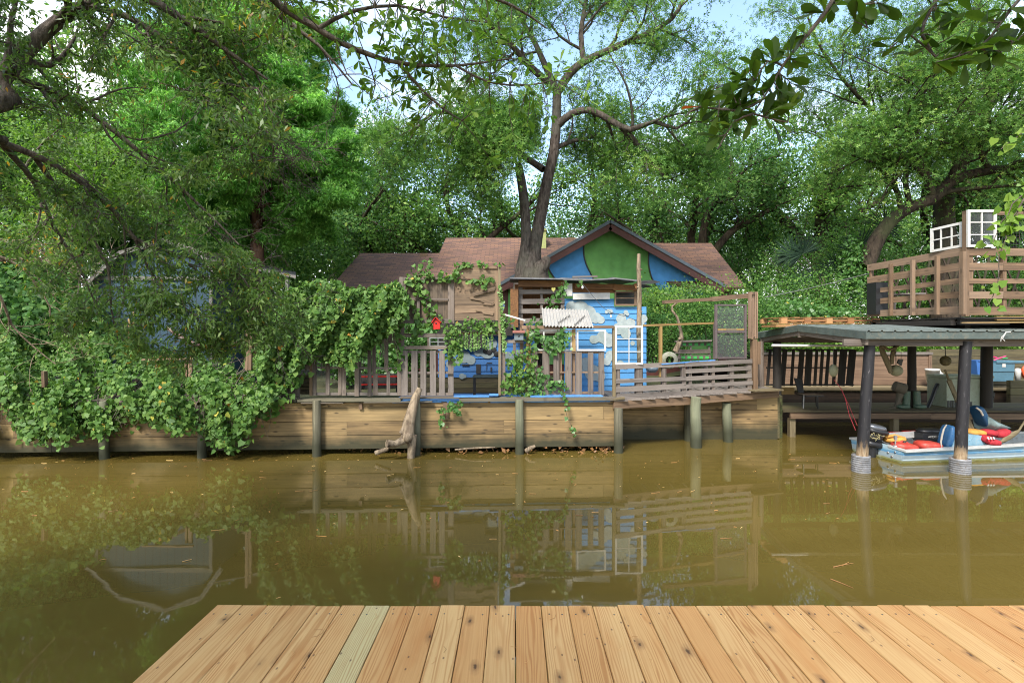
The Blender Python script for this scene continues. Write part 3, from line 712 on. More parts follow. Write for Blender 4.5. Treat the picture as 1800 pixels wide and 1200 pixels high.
T.limb([V3(976, 155, Y0), V3(958, 115, Y0+.3), V3(935, 65, Y0+.6), V3(905, 15, Y0+1), V3(890, -40, Y0+1.2)], [.10, .09, .07, .05, .03], Lc=5)
T.limb([V3(981, 160, Y0), V3(1003, 128, Y0), V3(1028, 108, Y0-.1), V3(1062, 92, Y0-.3), V3(1102, 74, Y0-.5), V3(1142, 58, Y0-.7), V3(1180, 34, Y0-.9), V3(1200, 2, Y0-1), V3(1210, -40, Y0-1)], [.13, .12, .105, .09, .08, .07, .06, .05, .03], t0=.35, Lc=4.4)
T.limb([V3(1026, 108, Y0), V3(1021, 60, Y0+.1), V3(1030, 5, Y0+.3), V3(1040, -50, Y0+.3)], [.085, .075, .06, .03], t0=.1, Lc=4.5)
T.limb([V3(978, 222, Y0), V3(1005, 200, Y0-.2), V3(1038, 194, Y0-.4), V3(1075, 213, Y0-.6), V3(1108, 228, Y0-.8), V3(1150, 214, Y0-1), V3(1190, 226, Y0-1.3), V3(1228, 196, Y0-1.6)], [.12, .10, .09, .085, .08, .055, .04, .02], t0=.25, Lc=4)
T.limb([V3(1098, 226, Y0-.7), V3(1128, 262, Y0-.5), V3(1155, 300, Y0-.3), V3(1195, 322, Y0-.2)], [.065, .055, .04, .02], Lc=3.2)
T.limb([V3(974, 262, Y0), V3(1010, 247, Y0+.5), V3(1055, 240, Y0+1)], [.07, .06, .03], Lc=3.5)
T.limb([V3(955, 298, Y0), V3(936, 285, Y0+.1), V3(895, 258, Y0-.2), V3(860, 224, Y0-.5), V3(812, 207, Y0-.8), V3(772, 196, Y0-1), V3(742, 214, Y0-1.1), V3(720, 245, Y0-1.2)], [.10, .09, .075, .06, .05, .045, .035, .02], t0=.2, Lc=4)
T.limb([V3(860, 224, Y0-.5), V3(835, 250, Y0-.8), V3(826, 290, Y0-1)], [.05, .035, .02], Lc=2.6)
T.finish('oak_tree', 'tall forked oak with bare lower trunk rising in front of the painted gable', 'tree', (.45, Y0, 1), LG['oak'], M['bark'], T_STAR, .082, .35, .35, 0, (.08, .95), keep=.62, pick=lambda X: ~((np.abs((X[:, 0]*900/X[:, 1]+905)-968-(300-(584-(X[:, 2]-2.5)*900/X[:, 1]))*.08) < 24) & ((584-(X[:, 2]-2.5)*900/X[:, 1]) > 165) & (X[:, 1] < 14.9)))
print('oak leaves', T.count)

# feathery cypress
T = Tree(5, 3, (10, 7, 6), (.5, .5, .45), .22, .05, (60, 95), .1, 34, .10, .006)
Yc = 15.6
T.limb([V3(452, 640, Yc), V3(452, 450, Yc), V3(450, 330, Yc), V3(448, 180, Yc), V3(450, 40, Yc), V3(452, -60, Yc)], [.26, .20, .16, .12, .07, .03], grow=False)
gq = np.random.default_rng(3)
for k in range(40):
    py = 425-k*11.5; a = gq.uniform(0, 6.28); L0 = (1.5+.75*min(k, 9)**.5 if k < 10 else max(.9, 4.0-.085*(k-10)))*gq.uniform(.75, 1.15)
    if k < 5: L0 *= .8
    c0 = V3(451, py, Yc); d = Vector((math.cos(a), math.sin(a)*.85, .20)); s0 = Vector((-d.y, d.x, 0))*gq.uniform(-.3, .3)
    T.limb([c0, c0+d*L0*.5+s0*L0*.5+Vector((0, 0, .12)), c0+d*L0+s0*L0+Vector((0, 0, -.15*L0))], [.05, .03, .012], t0=.18, Lc=L0*.85, step=.4)
T.finish('cypress_tree', 'bright green feathery cypress with a straight reddish trunk beside the blue shed', 'tree', (-7.9, Yc, 1), LG['cyp'], M['cybark'], T_SPRAY, .14, .35, .35, .35, (.0, 1.0), keep=.72)
print('cypress leaves', T.count)

# oak on the right with the leaning mossy limb
T = Tree(21, 3, (9, 7, 5), (.5, .52, .5), .0, .25, (35, 75), .2, 26, .30, .008)
Yr = 17.5
T.limb([V3(1662, 640, Yr), V3(1661, 450, Yr), V3(1659, 380, Yr), V3(1660, 335, Yr)], [.5, .36, .31, .30], grow=False)
T.limb([V3(1660, 338, Yr), V3(1690, 290, Yr), V3(1720, 235, Yr+.3), V3(1745, 160, Yr+.5), V3(1760, 60, Yr+.5)], [.24, .20, .16, .12, .06], t0=.3, Lc=6)
T.limb([V3(1520, 470, Yr-1), V3(1545, 415, Yr-1), V3(1575, 380, Yr-1), V3(1605, 362, Yr-1), V3(1640, 350, Yr-1), V3(1668, 322, Yr-1), V3(1700, 308, Yr-1), V3(1750, 298, Yr-1.3), V3(1800, 290, Yr-1.6), V3(1860, 250, Yr-2)], [.27, .23, .20, .185, .18, .18, .155, .13, .09, .04], t0=.45, Lc=5)
T.limb([V3(1640, 348, Yr-1), V3(1630, 318, Yr-1.1), V3(1620, 290, Yr-1.2), V3(1600, 255, Yr-1.5), V3(1590, 190, Yr-2)], [.14, .12, .10, .08, .04], t0=.2, Lc=5.5)
T.limb([V3(1672, 318, Yr-1), V3(1690, 270, Yr-.8), V3(1722, 215, Yr-.6), V3(1735, 140, Yr-.8), V3(1720, 60, Yr-1)], [.14, .12, .09, .07, .03], t0=.3, Lc=6)
T.limb([V3(1585, 375, Yr-1), V3(1578, 340, Yr-1), V3(1560, 310, Yr-1), V3(1530, 285, Yr-1.2), V3(1490, 270, Yr-1.6)], [.09, .08, .07, .05, .03], t0=.2, Lc=4.5)
T.limb([V3(1600, 364, Yr-1), V3(1592, 325, Yr-1), V3(1590, 280, Yr-.8), V3(1560, 220, Yr-.6), V3(1540, 140, Yr-.6)], [.09, .08, .07, .05, .03], t0=.2, Lc=5.5)
T.limb([V3(1740, 298, Yr-1.2), V3(1722, 262, Yr-1.6), V3(1740, 215, Yr-2), V3(1790, 180, Yr-2.5)], [.09, .07, .05, .03], t0=.2, Lc=5)
T.limb([V3(1600, 250, Yr-1.5), V3(1640, 150, Yr-2), V3(1650, 60, Yr-2), V3(1640, -20, Yr-2)], [.08, .06, .05, .03], t0=.1, Lc=6)
T.limb([V3(1560, 220, Yr-.6), V3(1490, 150, Yr-1), V3(1440, 80, Yr-1), V3(1420, 30, Yr-1)], [.07, .05, .04, .03], t0=.1, Lc=5)
T.finish('oak_tree', 'spreading oak behind the rooftop rail, its thick limb leaning up to the right', 'tree', (14.7, Yr, 1.9), LG['oak'], M['bark2'], T_STAR, .082, .35, .35, 0, (.05, 1.0), keep=.7)
print('right oak', T.count)

# generic oaks farther back: three grown kinds, copied
def gen_oak(seed, H, r, x, y, z, name, label, leaf, tb, size, leafn=26, spreadR=6.5, low=.3, group='oaks behind the house'):
    T = Tree(seed, 3, (9, 6, 5), (.5, .5, .5), .02, .25, (35, 80), .2, leafn, .36, .012)
    g = np.random.default_rng(seed+100); b0 = Vector((x, y, z))
    T.limb([b0, b0+Vector((.1, 0, H*.15)), b0+Vector((g.uniform(-.5, .5), 0, H*.35))], [r*1.5, r, r*.9], grow=False)
    top = b0+Vector((0, 0, H*.33))
    for k in range(6):
        a = k*1.05+g.uniform(-.3, .3); e = .55+.5*g.random(); L0 = spreadR*g.uniform(.8, 1.15)
        if k == 5: L0 *= .8; e = 1.4
        d = Vector((math.cos(a)*math.cos(e), math.sin(a)*math.cos(e), math.sin(e)))
        s0 = top-Vector((0, 0, H*.1*g.random()))
        T.limb([s0, s0+d*L0*.4+Vector((0, 0, .3)), s0+d*L0*.8+Vector((g.uniform(-.8, .8), g.uniform(-.8, .8), 0)), s0+d*L0*1.15], [r*.6, r*.42, r*.25, r*.08], t0=low, Lc=L0)
    o = T.finish(name, label, 'tree', b0, leaf, M['bark2'], T_QUAD, size, .35, .35, 0, tb, group)
    print(label, T.count); return o
def copy_thing(o, loc, label=None, rot=None, sc=None):
    r = o.copy(); COL.objects.link(r); r.location = loc
    if label: r['label'] = label
    if rot is not None: r.rotation_euler = (0, 0, rot)
    if sc: r.scale = (sc,)*3
    for ch in list(o.children):
        c = ch.copy(); COL.objects.link(c); c.parent = r
        for g_ in ch.children:
            d = g_.copy(); COL.objects.link(d); d.parent = c
    return r
at = lambda px, Y, z=1.2: Vector(((px-905)*Y/900, Y, z))
oa = gen_oak(31, 13, .38, *at(1230, 24.5), 'oak_tree', 'dark dense oak just behind the right end of the house roof', LG['oakd'], (.05, 1), .16, 16)
ob = gen_oak(37, 15, .40, *at(800, 28), 'oak_tree', 'pale grey green oak behind the main roof ridge, left of the forked oak', LG['oak'], (0, .95), .16, 16)
oc = gen_oak(43, 16, .42, *at(1440, 27, 2), 'oak_tree', 'oak with two thick trunks behind the leafy slope right of the house', LG['oak'], (.05, 1), .16, 16)
copy_thing(oa, at(640, 27), 'dark oak standing behind the left wing of the house', 2.1, 1.05)
copy_thing(ob, at(1040, 31), 'distant oak behind the chimney and the gable peak', 1.3, 1.0)
copy_thing(oc, at(230, 24), 'oak rising behind the blue shed roof', 2.6, .95)
copy_thing(oa, at(60, 21), 'dark oak at the left edge, left of the blue shed', 4.0, .9)
copy_thing(ob, at(1640, 30, 2), 'tall oak seen behind the rooftop window frames', .6, 1.05)
copy_thing(oa, at(1790, 26, 2), 'dark oak at the right edge behind the rooftop deck', 3.3, 1.0)
copy_thing(ob, at(540, 37), 'distant oak between the cypress and the dark oak', 5.0, 1.05)
copy_thing(oa, at(1330, 38, 2), 'distant dark oak seen under the crowns right of the house', 1.0, .95)
copy_thing(oc, at(900, 44), 'farthest oak seen low behind the forked trunk', 4.4, .85)
copy_thing(ob, at(360, 36), 'distant oak seen behind the cypress crown', 3.9, 1.15)
copy_thing(oc, at(1560, 42, 2), 'distant oak seen beneath the leaning mossy limb', 1.9, .95)

copy_thing(oc, at(120, 20), 'oak crown filling the sky at the upper left corner', 5.2, .95)
copy_thing(oa, at(-60, 17), 'oak at the far left corner, nearest of the left oaks', 2.4, .8)
# shrubs
def shrub(name, label, blobs, leaf, size, n, T_=T_QUAD, cat='shrub', tb=(.1, .9), group=None, stem=True, out=.8, hang=0.1, seed=1, shell=.33):
    g = np.random.default_rng(seed); xs = []; ns = []; tot = sum(b[1][0]*b[1][2] for b in blobs)
    lo = min(b[0].z-b[1][2] for b in blobs); cx = sum(b[0].x for b in blobs)/len(blobs); cy = sum(b[0].y for b in blobs)/len(blobs)
    root = thing(name, label, cat, (cx, cy, lo), group)
    for c_, r_ in blobs:
        k = int(n*r_[0]*r_[2]/tot); u = unit(g.normal(size=(k, 3))); rr = g.random(k)**shell
        lump = 1+.16*np.sin(u[:, 0]*7+g.uniform(0, 6))*np.sin(u[:, 2]*8+g.uniform(0, 6))+.12*np.sin(u[:, 1]*13+u[:, 0]*11)
        xs.append(np.array(c_)+u*rr[:, None]*lump[:, None]*np.array(r_)+g.normal(0, .03, (k, 3))); ns.append(u)
    X = np.concatenate(xs); U = np.concatenate(ns); k = len(X)
    nr = unit(U*out+g.normal(0, .45, (k, 3))+np.array([0, -.25, .45])); d = unit(g.normal(0, .6, (k, 3))+np.array([0, -.2, -hang])+U*.2)
    tint = tb[0]+(tb[1]-tb[0])*g.beta(2, 2.4, k); tint = np.where(g.random(k) < .01, 1, tint)
    if stem:
        tu = Tubes()
        for c_, r_ in blobs:
            for q_ in range(6):
                a = g.uniform(0, 6.28); tu.add([(c_.x+g.normal(0, .1), c_.y, c_.z-r_[2]), (c_.x+math.cos(a)*r_[0]*.3, c_.y+math.sin(a)*r_[1]*.3, c_.z), (c_.x+math.cos(a)*r_[0]*.7, c_.y+math.sin(a)*r_[1]*.7, c_.z+r_[2]*.6)], [.02, .015, .006], 4)
        tu.build('stem', M['bark3'], root)
    leaves('foliage', X, d, nr, size*(1+g.uniform(-.35, .35, k)), tint, leaf, root, T_)
    return root
def B(px, py, Y, rx, rz_, ry=None): return (P(px, py, Y), (rx, ry or rx, rz_))
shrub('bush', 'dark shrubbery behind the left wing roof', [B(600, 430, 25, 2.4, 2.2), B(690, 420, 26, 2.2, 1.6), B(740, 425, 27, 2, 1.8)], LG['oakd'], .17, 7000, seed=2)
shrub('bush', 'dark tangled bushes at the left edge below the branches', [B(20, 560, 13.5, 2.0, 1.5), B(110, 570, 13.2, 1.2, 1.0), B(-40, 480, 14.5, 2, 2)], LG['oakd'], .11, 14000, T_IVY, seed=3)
shrub('bush', 'leafy bush under the cypress between shed and house', [B(480, 470, 18, 1.6, 1.4), B(560, 470, 20, 1.6, 1.6), B(400, 430, 19, 2, 2)], LG['oak'], .13, 12000, seed=4)
shrub('bush', 'climbing greenery on the slope between house and rooftop deck', [B(1330, 540, 17, 1.1, 1.0), B(1400, 530, 17.5, 1.2, 1.2), B(1470, 530, 17, 1.1, 1.3), B(1530, 500, 18, 1.4, 1.6), B(1390, 480, 20, 1.6, 1.4), B(1495, 440, 19, 1.2, 1.5)], LG['oak'], .085, 26000, T_QUAD, seed=5, tb=(0, .85), shell=.5)
shrub('bush', 'brighter vine leaves climbing the dark slope bushes left of the rooftop deck', [B(1500, 470, 16.6, .35, 1.1), B(1400, 545, 15.8, .8, .35), B(1460, 555, 15.8, .8, .3), B(1355, 560, 15.6, .4, .4)], LG['ivylight'], .08, 3200, T_IVY, seed=15, stem=False)
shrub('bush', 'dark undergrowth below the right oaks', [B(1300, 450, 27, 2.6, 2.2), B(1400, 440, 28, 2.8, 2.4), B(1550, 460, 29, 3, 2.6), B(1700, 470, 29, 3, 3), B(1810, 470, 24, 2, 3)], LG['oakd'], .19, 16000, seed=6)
shrub('hedge_shrub', 'upright bush with tiny red flowers beside the cloud painted wall', [B(1150, 590, 12.9, .32, .7), B(1185, 590, 13.6, .42, .75), B(1165, 530, 14.2, .65, .35), B(1225, 560, 14.0, .5, .55)], LG['oak'], .055, 15000, seed=7, tb=(0, .7))
shrub('bush', 'leafy hedge behind the framed screen panel', [B(1290, 580, 14.6, .8, .8), B(1250, 545, 15.0, .8, .5), B(1330, 560, 15, .8, .9), B(1200, 515, 15.5, 1.0, .3)], LG['oak'], .07, 13000, seed=8, tb=(0, .7))
shrub('bush', 'green shrubs seen between the pickets behind the fence', [B(640, 640, 14, 1.0, .6), B(590, 600, 14, 1, .7), B(760, 590, 14.5, .7, .3), B(700, 610, 15.5, 1.2, 1.0)], LG['ivylight'], .09, 8000, T_IVY, seed=9)
shrub('bush', 'tall leafy screen behind the rooftop deck lattice', [B(1590, 500, 18.5, 1.1, 1.3), B(1680, 510, 19, 1.4, 1.2), B(1770, 510, 18.5, 1.2, 1.3)], LG['oak'], .11, 12000, seed=10)
shrub('bush', 'low weeds along the top of the planter wall', [B(1380, 608, 16.2, .8, .22), B(1450, 610, 16.2, .8, .2), B(1540, 610, 16.2, .9, .25), B(1640, 605, 16.2, 1, .3), B(1760, 600, 16.5, 1, .4)], LG['lime'], .10, 9000, seed=11)

shrub('bush', 'bright lime green small tree between the left branches and the shed', [B(170, 300, 10.5, .9, .7), B(120, 360, 10, .9, .7), B(230, 345, 11, .8, .6), B(90, 250, 10.5, .8, .6), B(60, 420, 10, .9, .5)], LG['lime'], .09, 7500, T_BIG, seed=13, cat='small tree', tb=(.1, .8))
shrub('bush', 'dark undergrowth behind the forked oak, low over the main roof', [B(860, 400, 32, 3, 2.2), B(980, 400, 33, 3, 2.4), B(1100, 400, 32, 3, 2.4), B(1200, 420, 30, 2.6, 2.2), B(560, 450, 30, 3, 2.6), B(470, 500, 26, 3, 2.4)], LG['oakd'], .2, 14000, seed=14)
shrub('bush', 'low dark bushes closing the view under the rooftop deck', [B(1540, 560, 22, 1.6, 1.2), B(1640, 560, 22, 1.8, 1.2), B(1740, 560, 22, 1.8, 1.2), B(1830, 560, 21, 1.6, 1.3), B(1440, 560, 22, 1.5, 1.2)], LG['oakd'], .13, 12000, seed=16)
shrub('bush', 'green bush filling the gap beside the left edge of the blue shed roof', [B(160, 500, 19, 1.0, 1.2), B(100, 500, 19, 1.2, 1.2), B(30, 500, 18, 1.4, 1.4)], LG['oak'], .12, 7000, seed=17)
# fan palm behind the slope
g = np.random.default_rng(8)
palm = thing('fan_palm', 'dark blue green fan palm below the leaning oak limb', 'palm', P(1450, 600, 18.5))
tu = Tubes(); X = []; D = []; NR = []
for px, py in ((1425, 430), (1500, 420), (1400, 470), (1475, 455), (1530, 450), (1450, 500), (1540, 420), (1415, 520)):
    c_ = np.array(P(px, py, 18.5))+g.normal(0, .3, 3); base = np.array(P(1465, 545, 18.5)); tu.add([base, (base+c_)/2+np.array([0, 0, .25]), c_], [.02, .015, .01], 4)
    ax = unit((c_-base)[None])[0]; sd_ = np.cross(ax, [0, -1, 0]); sd_ /= np.linalg.norm(sd_)
    for a in np.linspace(-1.7, 1.7, 34):
        X.append(c_); D.append(ax*math.cos(a)+sd_*math.sin(a)+np.array([0, g.uniform(-.3, .1), -.18])); NR.append([0, -1, .3])
tu.build('frond_stalk', M['bark3'], palm)
Tp = (np.array([[0, 0, 0], [.5, -.028, .0], [1, 0, -.12], [.5, .028, .0]]), [[0, 1, 2, 3]])
leaves('frond', np.array(X), np.array(D), np.array(NR, float), .85*(1+g.uniform(-.15, .1, len(X))), g.random(len(X)), LG['palm'], palm, Tp)
# ================================================================== FENCE, SHACK AND SLATTED DECK
def fb(mb, x0, y0, x1, y1, w, dy=0., t=.02, Y=None, Y1=None, **k):
    """board from (x0,y0) to (x1,y1), w pixels broad, face to the water"""
    ya = (Y if Y is not None else YF(x0))+dy+rnd.uniform(-.003, .003); yb = (Y1+dy if Y1 is not None else (Y+dy if Y is not None else YF(x1)+dy))
    k.setdefault('jit', .05); k.setdefault('ends', .008)
    mb.bar(P(x0, y0, ya), P(x1, y1, yb), w*ya/F, t, up=(0, -1, 0), **k)
def group_bars(lst, dy=0., t=.02, Y=None, mb=None):
    mb = mb or MB()
    for q in lst: fb(mb, q[0], q[1], q[2], q[3], q[4], dy+(q[5] if len(q) > 5 else 0), t, Y, warp=.004, nseg=3)
    return mb
# picket fence at the left, slats of all lengths
pf = thing('picket_fence', 'weathered picket fence of uneven slats under the ivy mass', 'fence', (-3.2, 10.7, 1.1))
group_bars([(553, 625, 553, 695, 6.5), (576, 600, 576, 694, 7), (597.5, 636, 597.5, 694, 6), (604.6, 648, 604.6, 695, 7), (627, 632, 627, 696, 7), (633, 635, 633, 694, 4, .05),
            (649.4, 600, 649.8, 696, 7), (657, 584, 657.5, 656, 6), (660, 656, 660, 694, 8, .02), (674, 553, 674, 600, 9), (679, 599, 679, 652, 7), (682.5, 652, 682.5, 694, 6, .02),
            (686, 553, 686, 600, 6), (694, 550, 694, 602, 6, .03), (702, 607, 702, 695, 7), (568, 590, 568, 640, 6, .03), (540, 590, 540, 650, 7, .04), (640, 560, 640, 600, 7, .03)], 0).build('slats', M['gray'], pf)
group_bars([(549, 646, 703, 647, 3.4), (556, 692, 703, 692, 5), (560, 600, 694, 601, 4), (645, 597, 690, 597, 3), (560, 560, 700, 556, 6)], .035, .04).build('rails', M['gray2'], pf)
for q_ in (703.5, 548): mb = MB(); fb(mb, q_, 560, q_, 695, 5, .08, .09); mb.build('post', M['brown'], pf)
# grey pallet with six slats
def pallet(label, slats, rails, mats, name='wooden_pallet', cat='pallet', group='pallets used as fence panels', base=(0, 0, 0), Y=None):
    th_ = thing(name, label, cat, base, group)
    group_bars(slats, 0, .018, Y).build('slats', mats[0], th_); group_bars(rails, .05, .07, Y).build('stringers', mats[1], th_)
    return th_
pallet('grey upright pallet directly behind the top of the driftwood log', [(711, 616, 711, 695, 11), (728.5, 616, 728.5, 695, 11), (744.5, 616, 744, 695, 10), (761, 616, 761, 695, 11), (777, 616, 777, 695, 11), (792.5, 617, 792.5, 695, 10, .075)],
       [(705, 692, 797, 692, 5), (705, 655, 797, 655, 3.5), (705, 618, 797, 618, 4)], (M['gray2'], M['gray']), base=(-1.9, 10.7, 1.15))
pallet('brown upright pallet left of the six pane sash window', [(939.5, 617, 939.5, 694, 11), (959.5, 617, 959.5, 694, 12), (978, 617, 978, 694, 10), (999, 617, 999, 694, 11), (1017, 617, 1017, 694, 11), (1038, 617, 1038, 694, 10), (1057, 617, 1057, 694, 10)],
       [(934, 619, 1062, 619, 4), (934, 654, 1062, 654, 2.5), (934, 690, 1062, 690, 4), (985, 620, 985, 692, 5, .05), (1008, 620, 1008, 692, 5, .05)], (M['gray'], M['brown']), base=(1.1, 10.8, 1.15))
# rails over the pallet with the small window
rl = thing('rail_frame', 'open frame of grey boards between the barn wood panel and the pallet', 'frame', (-1.9, 10.7, 1.9))
group_bars([(703, 589, 786, 589, 7, .0), (701, 611, 790, 611, 6.5, -.02), (707.5, 568, 707.5, 617, 7, .03), (753.5, 592, 753.5, 608, 4, .01), (786, 568, 786, 612, 5, .04)], 0).build('rails', M['gray'], rl)
def sash(label, x0, y0, x1, y1, nx, ny, mat, dy=0, fr=3.2, mu=1.4, Y=None, group='old window sashes', glass=True, quad=None, Y1=None):
    th_ = thing('window_sash', label, 'window', P((x0+x1)/2, y1, Y or YF((x0+x1)/2)), group)
    c_ = quad or [(x0, y0), (x1, y0), (x1, y1), (x0, y1)]; Ya = (Y or YF(x0))+dy; Yb = (Y1+dy) if Y1 else ((Y or YF(x1))+dy)
    def at2(u, v):                         # u across, v down, in the plane of the sash
        a = P(c_[0][0], c_[0][1]*(1-v)+c_[3][1]*v, Ya); b_ = P(c_[1][0], c_[1][1]*(1-v)+c_[2][1]*v, Yb); return a.lerp(b_, u)
    nrm = (at2(1, 0)-at2(0, 0)).cross(at2(0, 0)-at2(0, 1)).normalized(); nrm = nrm if nrm.y < 0 else -nrm
    W_ = (at2(1, 0)-at2(0, 0)).length; H_ = (at2(0, 1)-at2(0, 0)).length; f = fr*Ya/F; k = mu*Ya/F
    mb = MB(); u_ = f/2/W_; v_ = f/2/H_
    mb.bar(at2(0, v_), at2(1, v_), f, .035, up=nrm); mb.bar(at2(0, 1-v_), at2(1, 1-v_), f, .035, up=nrm)
    mb.bar(at2(u_, 2*v_), at2(u_, 1-2*v_), f, .035, up=nrm); mb.bar(at2(1-u_, 2*v_), at2(1-u_, 1-2*v_), f, .035, up=nrm)
    mb.build('frame', mat, th_)
    mb = MB()
    for i in range(1, nx): mb.bar(at2(i/nx, 2*v_), at2(i/nx, 1-2*v_), k, .022, up=nrm)
    for j in range(1, ny): mb.bar(at2(2*u_, j/ny)-nrm*.003, at2(1-2*u_, j/ny)-nrm*.003, k, .020, up=nrm)
    if nx > 1 or ny > 1: mb.build('muntins', mat, th_)
    if glass:
        mb = MB(); mb.add([at2(2*u_, 2*v_)+nrm*-.008, at2(1-2*u_, 2*v_)+nrm*-.008, at2(1-2*u_, 1-2*v_)+nrm*-.008, at2(2*u_, 1-2*v_)+nrm*-.008], [(0, 1, 2, 3)]); mb.build('glass', M['glass'], th_)
    return th_
m, t, b, o = newmat('old_glass'); tr = t.nodes.new('ShaderNodeBsdfTransparent'); tr.inputs[0].default_value = (.86, .9, .88, 1)
b.inputs['Base Color'].default_value = (.06, .065, .065, 1); b.inputs['Roughness'].default_value = .06
fz = t.nodes.new('ShaderNodeFresnel'); fz.inputs[0].default_value = 1.45; dn = ramp(t, noise(t, objpos(t), 5, 4), [(.4, (.01,)*3), (.8, (.09,)*3)])
mx_ = t.nodes.new('ShaderNodeMixShader'); t.links.new(mth(t, 'ADD', fz.outputs[0], dn), mx_.inputs[0]); t.links.new(tr.outputs[0], mx_.inputs[1]); t.links.new(b.outputs[0], mx_.inputs[2]); t.links.new(mx_.outputs[0], o.inputs[0]); M['glass'] = m
m, t, b, o = newmat('insect_screen'); tr = t.nodes.new('ShaderNodeBsdfTransparent'); b.inputs['Base Color'].default_value = (.16, .17, .17, 1); b.inputs['Roughness'].default_value = .6
mx_ = t.nodes.new('ShaderNodeMixShader'); mx_.inputs[0].default_value = .30; t.links.new(tr.outputs[0], mx_.inputs[1]); t.links.new(b.outputs[0], mx_.inputs[2]); t.links.new(mx_.outputs[0], o.inputs[0]); M['screen'] = m
M['greywin'] = plain('grey_window_paint', (.26, .28, .27), .6)
sash('small grey four pane window in the frame under the barn wood panel', 755, 593, 785, 608.5, 2, 2, M['greywin'], .0, 1.6, 1.2)
sash('white six pane sash window beside the tall grey pole', 1081, 572.5, 1130, 640.5, 2, 3, M['white'], -.01, 3.2, 1.3)
sash('white single pane window above the brown pallet', 1013.5, 579.5, 1065, 616.5, 1, 1, M['white'], -.02, 3.0)
sash('white three pane window laced with ivy left of the orange post', 931, 579.5, 1005, 616, 3, 1, M['white'], .02, 2.4, 2.6)
# barn wood panel
bp_ = thing('barn_panel', 'framed panel of old barn boards with a shelf rail, above the red birdhouse', 'panel', (-1.9, 10.7, 2.7))
mb = MB()
for k in range(8): fb(mb, 713+9.4*k+4.7, 490, 713+9.4*k+4.7, 562, 9.6, .05+rnd.uniform(0, .012), .018, tint=rnd.random())
mb.build('boards', M['barn'], bp_)
group_bars([(707.5, 487, 707.5, 568, 11), (793, 487, 793, 568, 11), (713, 490, 788, 489, 4), (713, 525.5, 788, 526, 3.2, -.02), (735.5, 492, 735.5, 560, 5), (713, 564, 788, 564, 8)], 0, .04).build('frame', M['gray'], bp_)
tp = thing('torn_panel', 'pale panel of peeling split planks, taller than its framed neighbour', 'panel', (-.75, 10.7, 2.7))
mb = MB()
for y0, w, z in ((479.5, 22, -.012), (503, 25, .014), (526, 21, 0), (543.5, 14, .006), (556.5, 12.5, 0)): fb(mb, 799, y0, 870, y0-(.5), w, z, .022, nseg=5, warp=.01, ends=.02)
mb.build('planks', M['raw'], tp)
mb = MB(); fb(mb, 872.3, 468, 872.3, 563, 5.5, -.01, .03); fb(mb, 849, 470.5, 874, 470.5, 4, -.035, .03); mb.build('stile', M['raw'], tp)
mb = MB(); fb(mb, 831, 518, 870, 507, 6, -.05, .014, tint=.05, ends=.06)
for _ in range(26):
    x = rnd.uniform(801, 862); y = rnd.uniform(493, 514); fb(mb, x, y, x+rnd.uniform(-2, 2), y+rnd.uniform(4, 12), rnd.uniform(1.5, 4), -.006, .008, ends=.03)
for x0, y0, x1, y1, w in ((826, 524, 850, 528, 3), (846, 527, 866, 534, 6), (850, 534, 868, 535, 3), (836, 545, 852, 548, 2.5), (848, 549, 867, 552, 4)): fb(mb, x0, y0, x1, y1, w, -.022, .03, ends=.05, tint=rnd.random())
mb.build('splinters', M['raw'], tp)
# thin posts and the beam
def post(px, y0, y1, w, mat, label, dy=0, t_=.06, px1=None, name='post', cat='post', Y=None):
    mb = MB(); fb(mb, px, y0, px1 or px, y1, w, dy, t_, Y, nseg=4, warp=.01); return mb.single(name, mat, label, cat, 'posts of the fence line')
M['olive'] = wood('olive_post_wood', (.34, .27, .15), (.17, .125, .06))
post(878, 470, 694, 4, M['olive'], 'thin pale post at the right edge of the torn plank panel', -.05, .04)
post(884, 575, 695, 7.5, M['gray'], 'thick grey post just right of the thin pale one', .04)
post(929.5, 578, 676, 8, M['yellow'], 'yellow post left of the white three pane window', .01, .09)
post(1008.5, 578, 617, 6, M['yellow'], 'short orange yellow post between the white windows', .04, .09)
post(1079, 574, 697, 5, M['olive'], 'post at the left edge of the six pane sash window', .03, .09)
post(904, 596, 625, 5, M['gray'], 'short grey post left below the grey birdhouse', .05)
post(917, 562, 640, 6, M['brown'], 'dark brown post carrying the grey birdhouse', .10)
mb = MB(); fb(mb, 917, 575, 946, 575, 6, 0, .09); fb(mb, 946, 575.3, 1078, 574.5, 5.2, .0, .09)
mb.single('beam', M['brown'], 'long horizontal beam carrying the corrugated awning sheet', 'beam')
mb = MB(); fb(mb, 884, 600, 920, 600, 5, .02, .04); fb(mb, 866, 573, 903, 573, 6.5, .3, .04)
mb.single('cross_rail', M['gray2'], 'short pale cross boards between the thin post and the grey birdhouse', 'board')
mb = MB(); fb(mb, 881, 551, 923, 563, 3, -.05, .03); mb.single('metal_strip', M['white'], 'white metal strip slanting down from the torn panel', 'strip')
mb = MB(); q0 = P(885, 538, 10.9); mb.poly([P(881, 531, 10.9), P(888, 536, 10.9), P(885, 546, 10.9), P(879, 541, 10.9)][::-1], .01)
mb.single('small_card', plain('pale_blue_card', (.30, .40, .55), .5), 'small pale blue card hanging in the gap right of the torn panel', 'card')
# tall grey pole
mb = MB(); Q = [P(1123, 446, 11.1), P(1122.5, 470, 11.1), P(1124, 520, 11.1), P(1123, 580, 11.1), P(1125, 640, 11.1), P(1125, 705, 11.1)]
mb.tube(Q, [.035, .045, .05, .055, .06, .065], 10)
for k in (474, 505, 548, 590): mb.ell(P(1124+rnd.choice((-3, 3)), k, 11.08), (.03, .03, .02))
mb.single('pole', M['drift'], 'tall rough grey tree pole standing in front of the shack', 'pole')
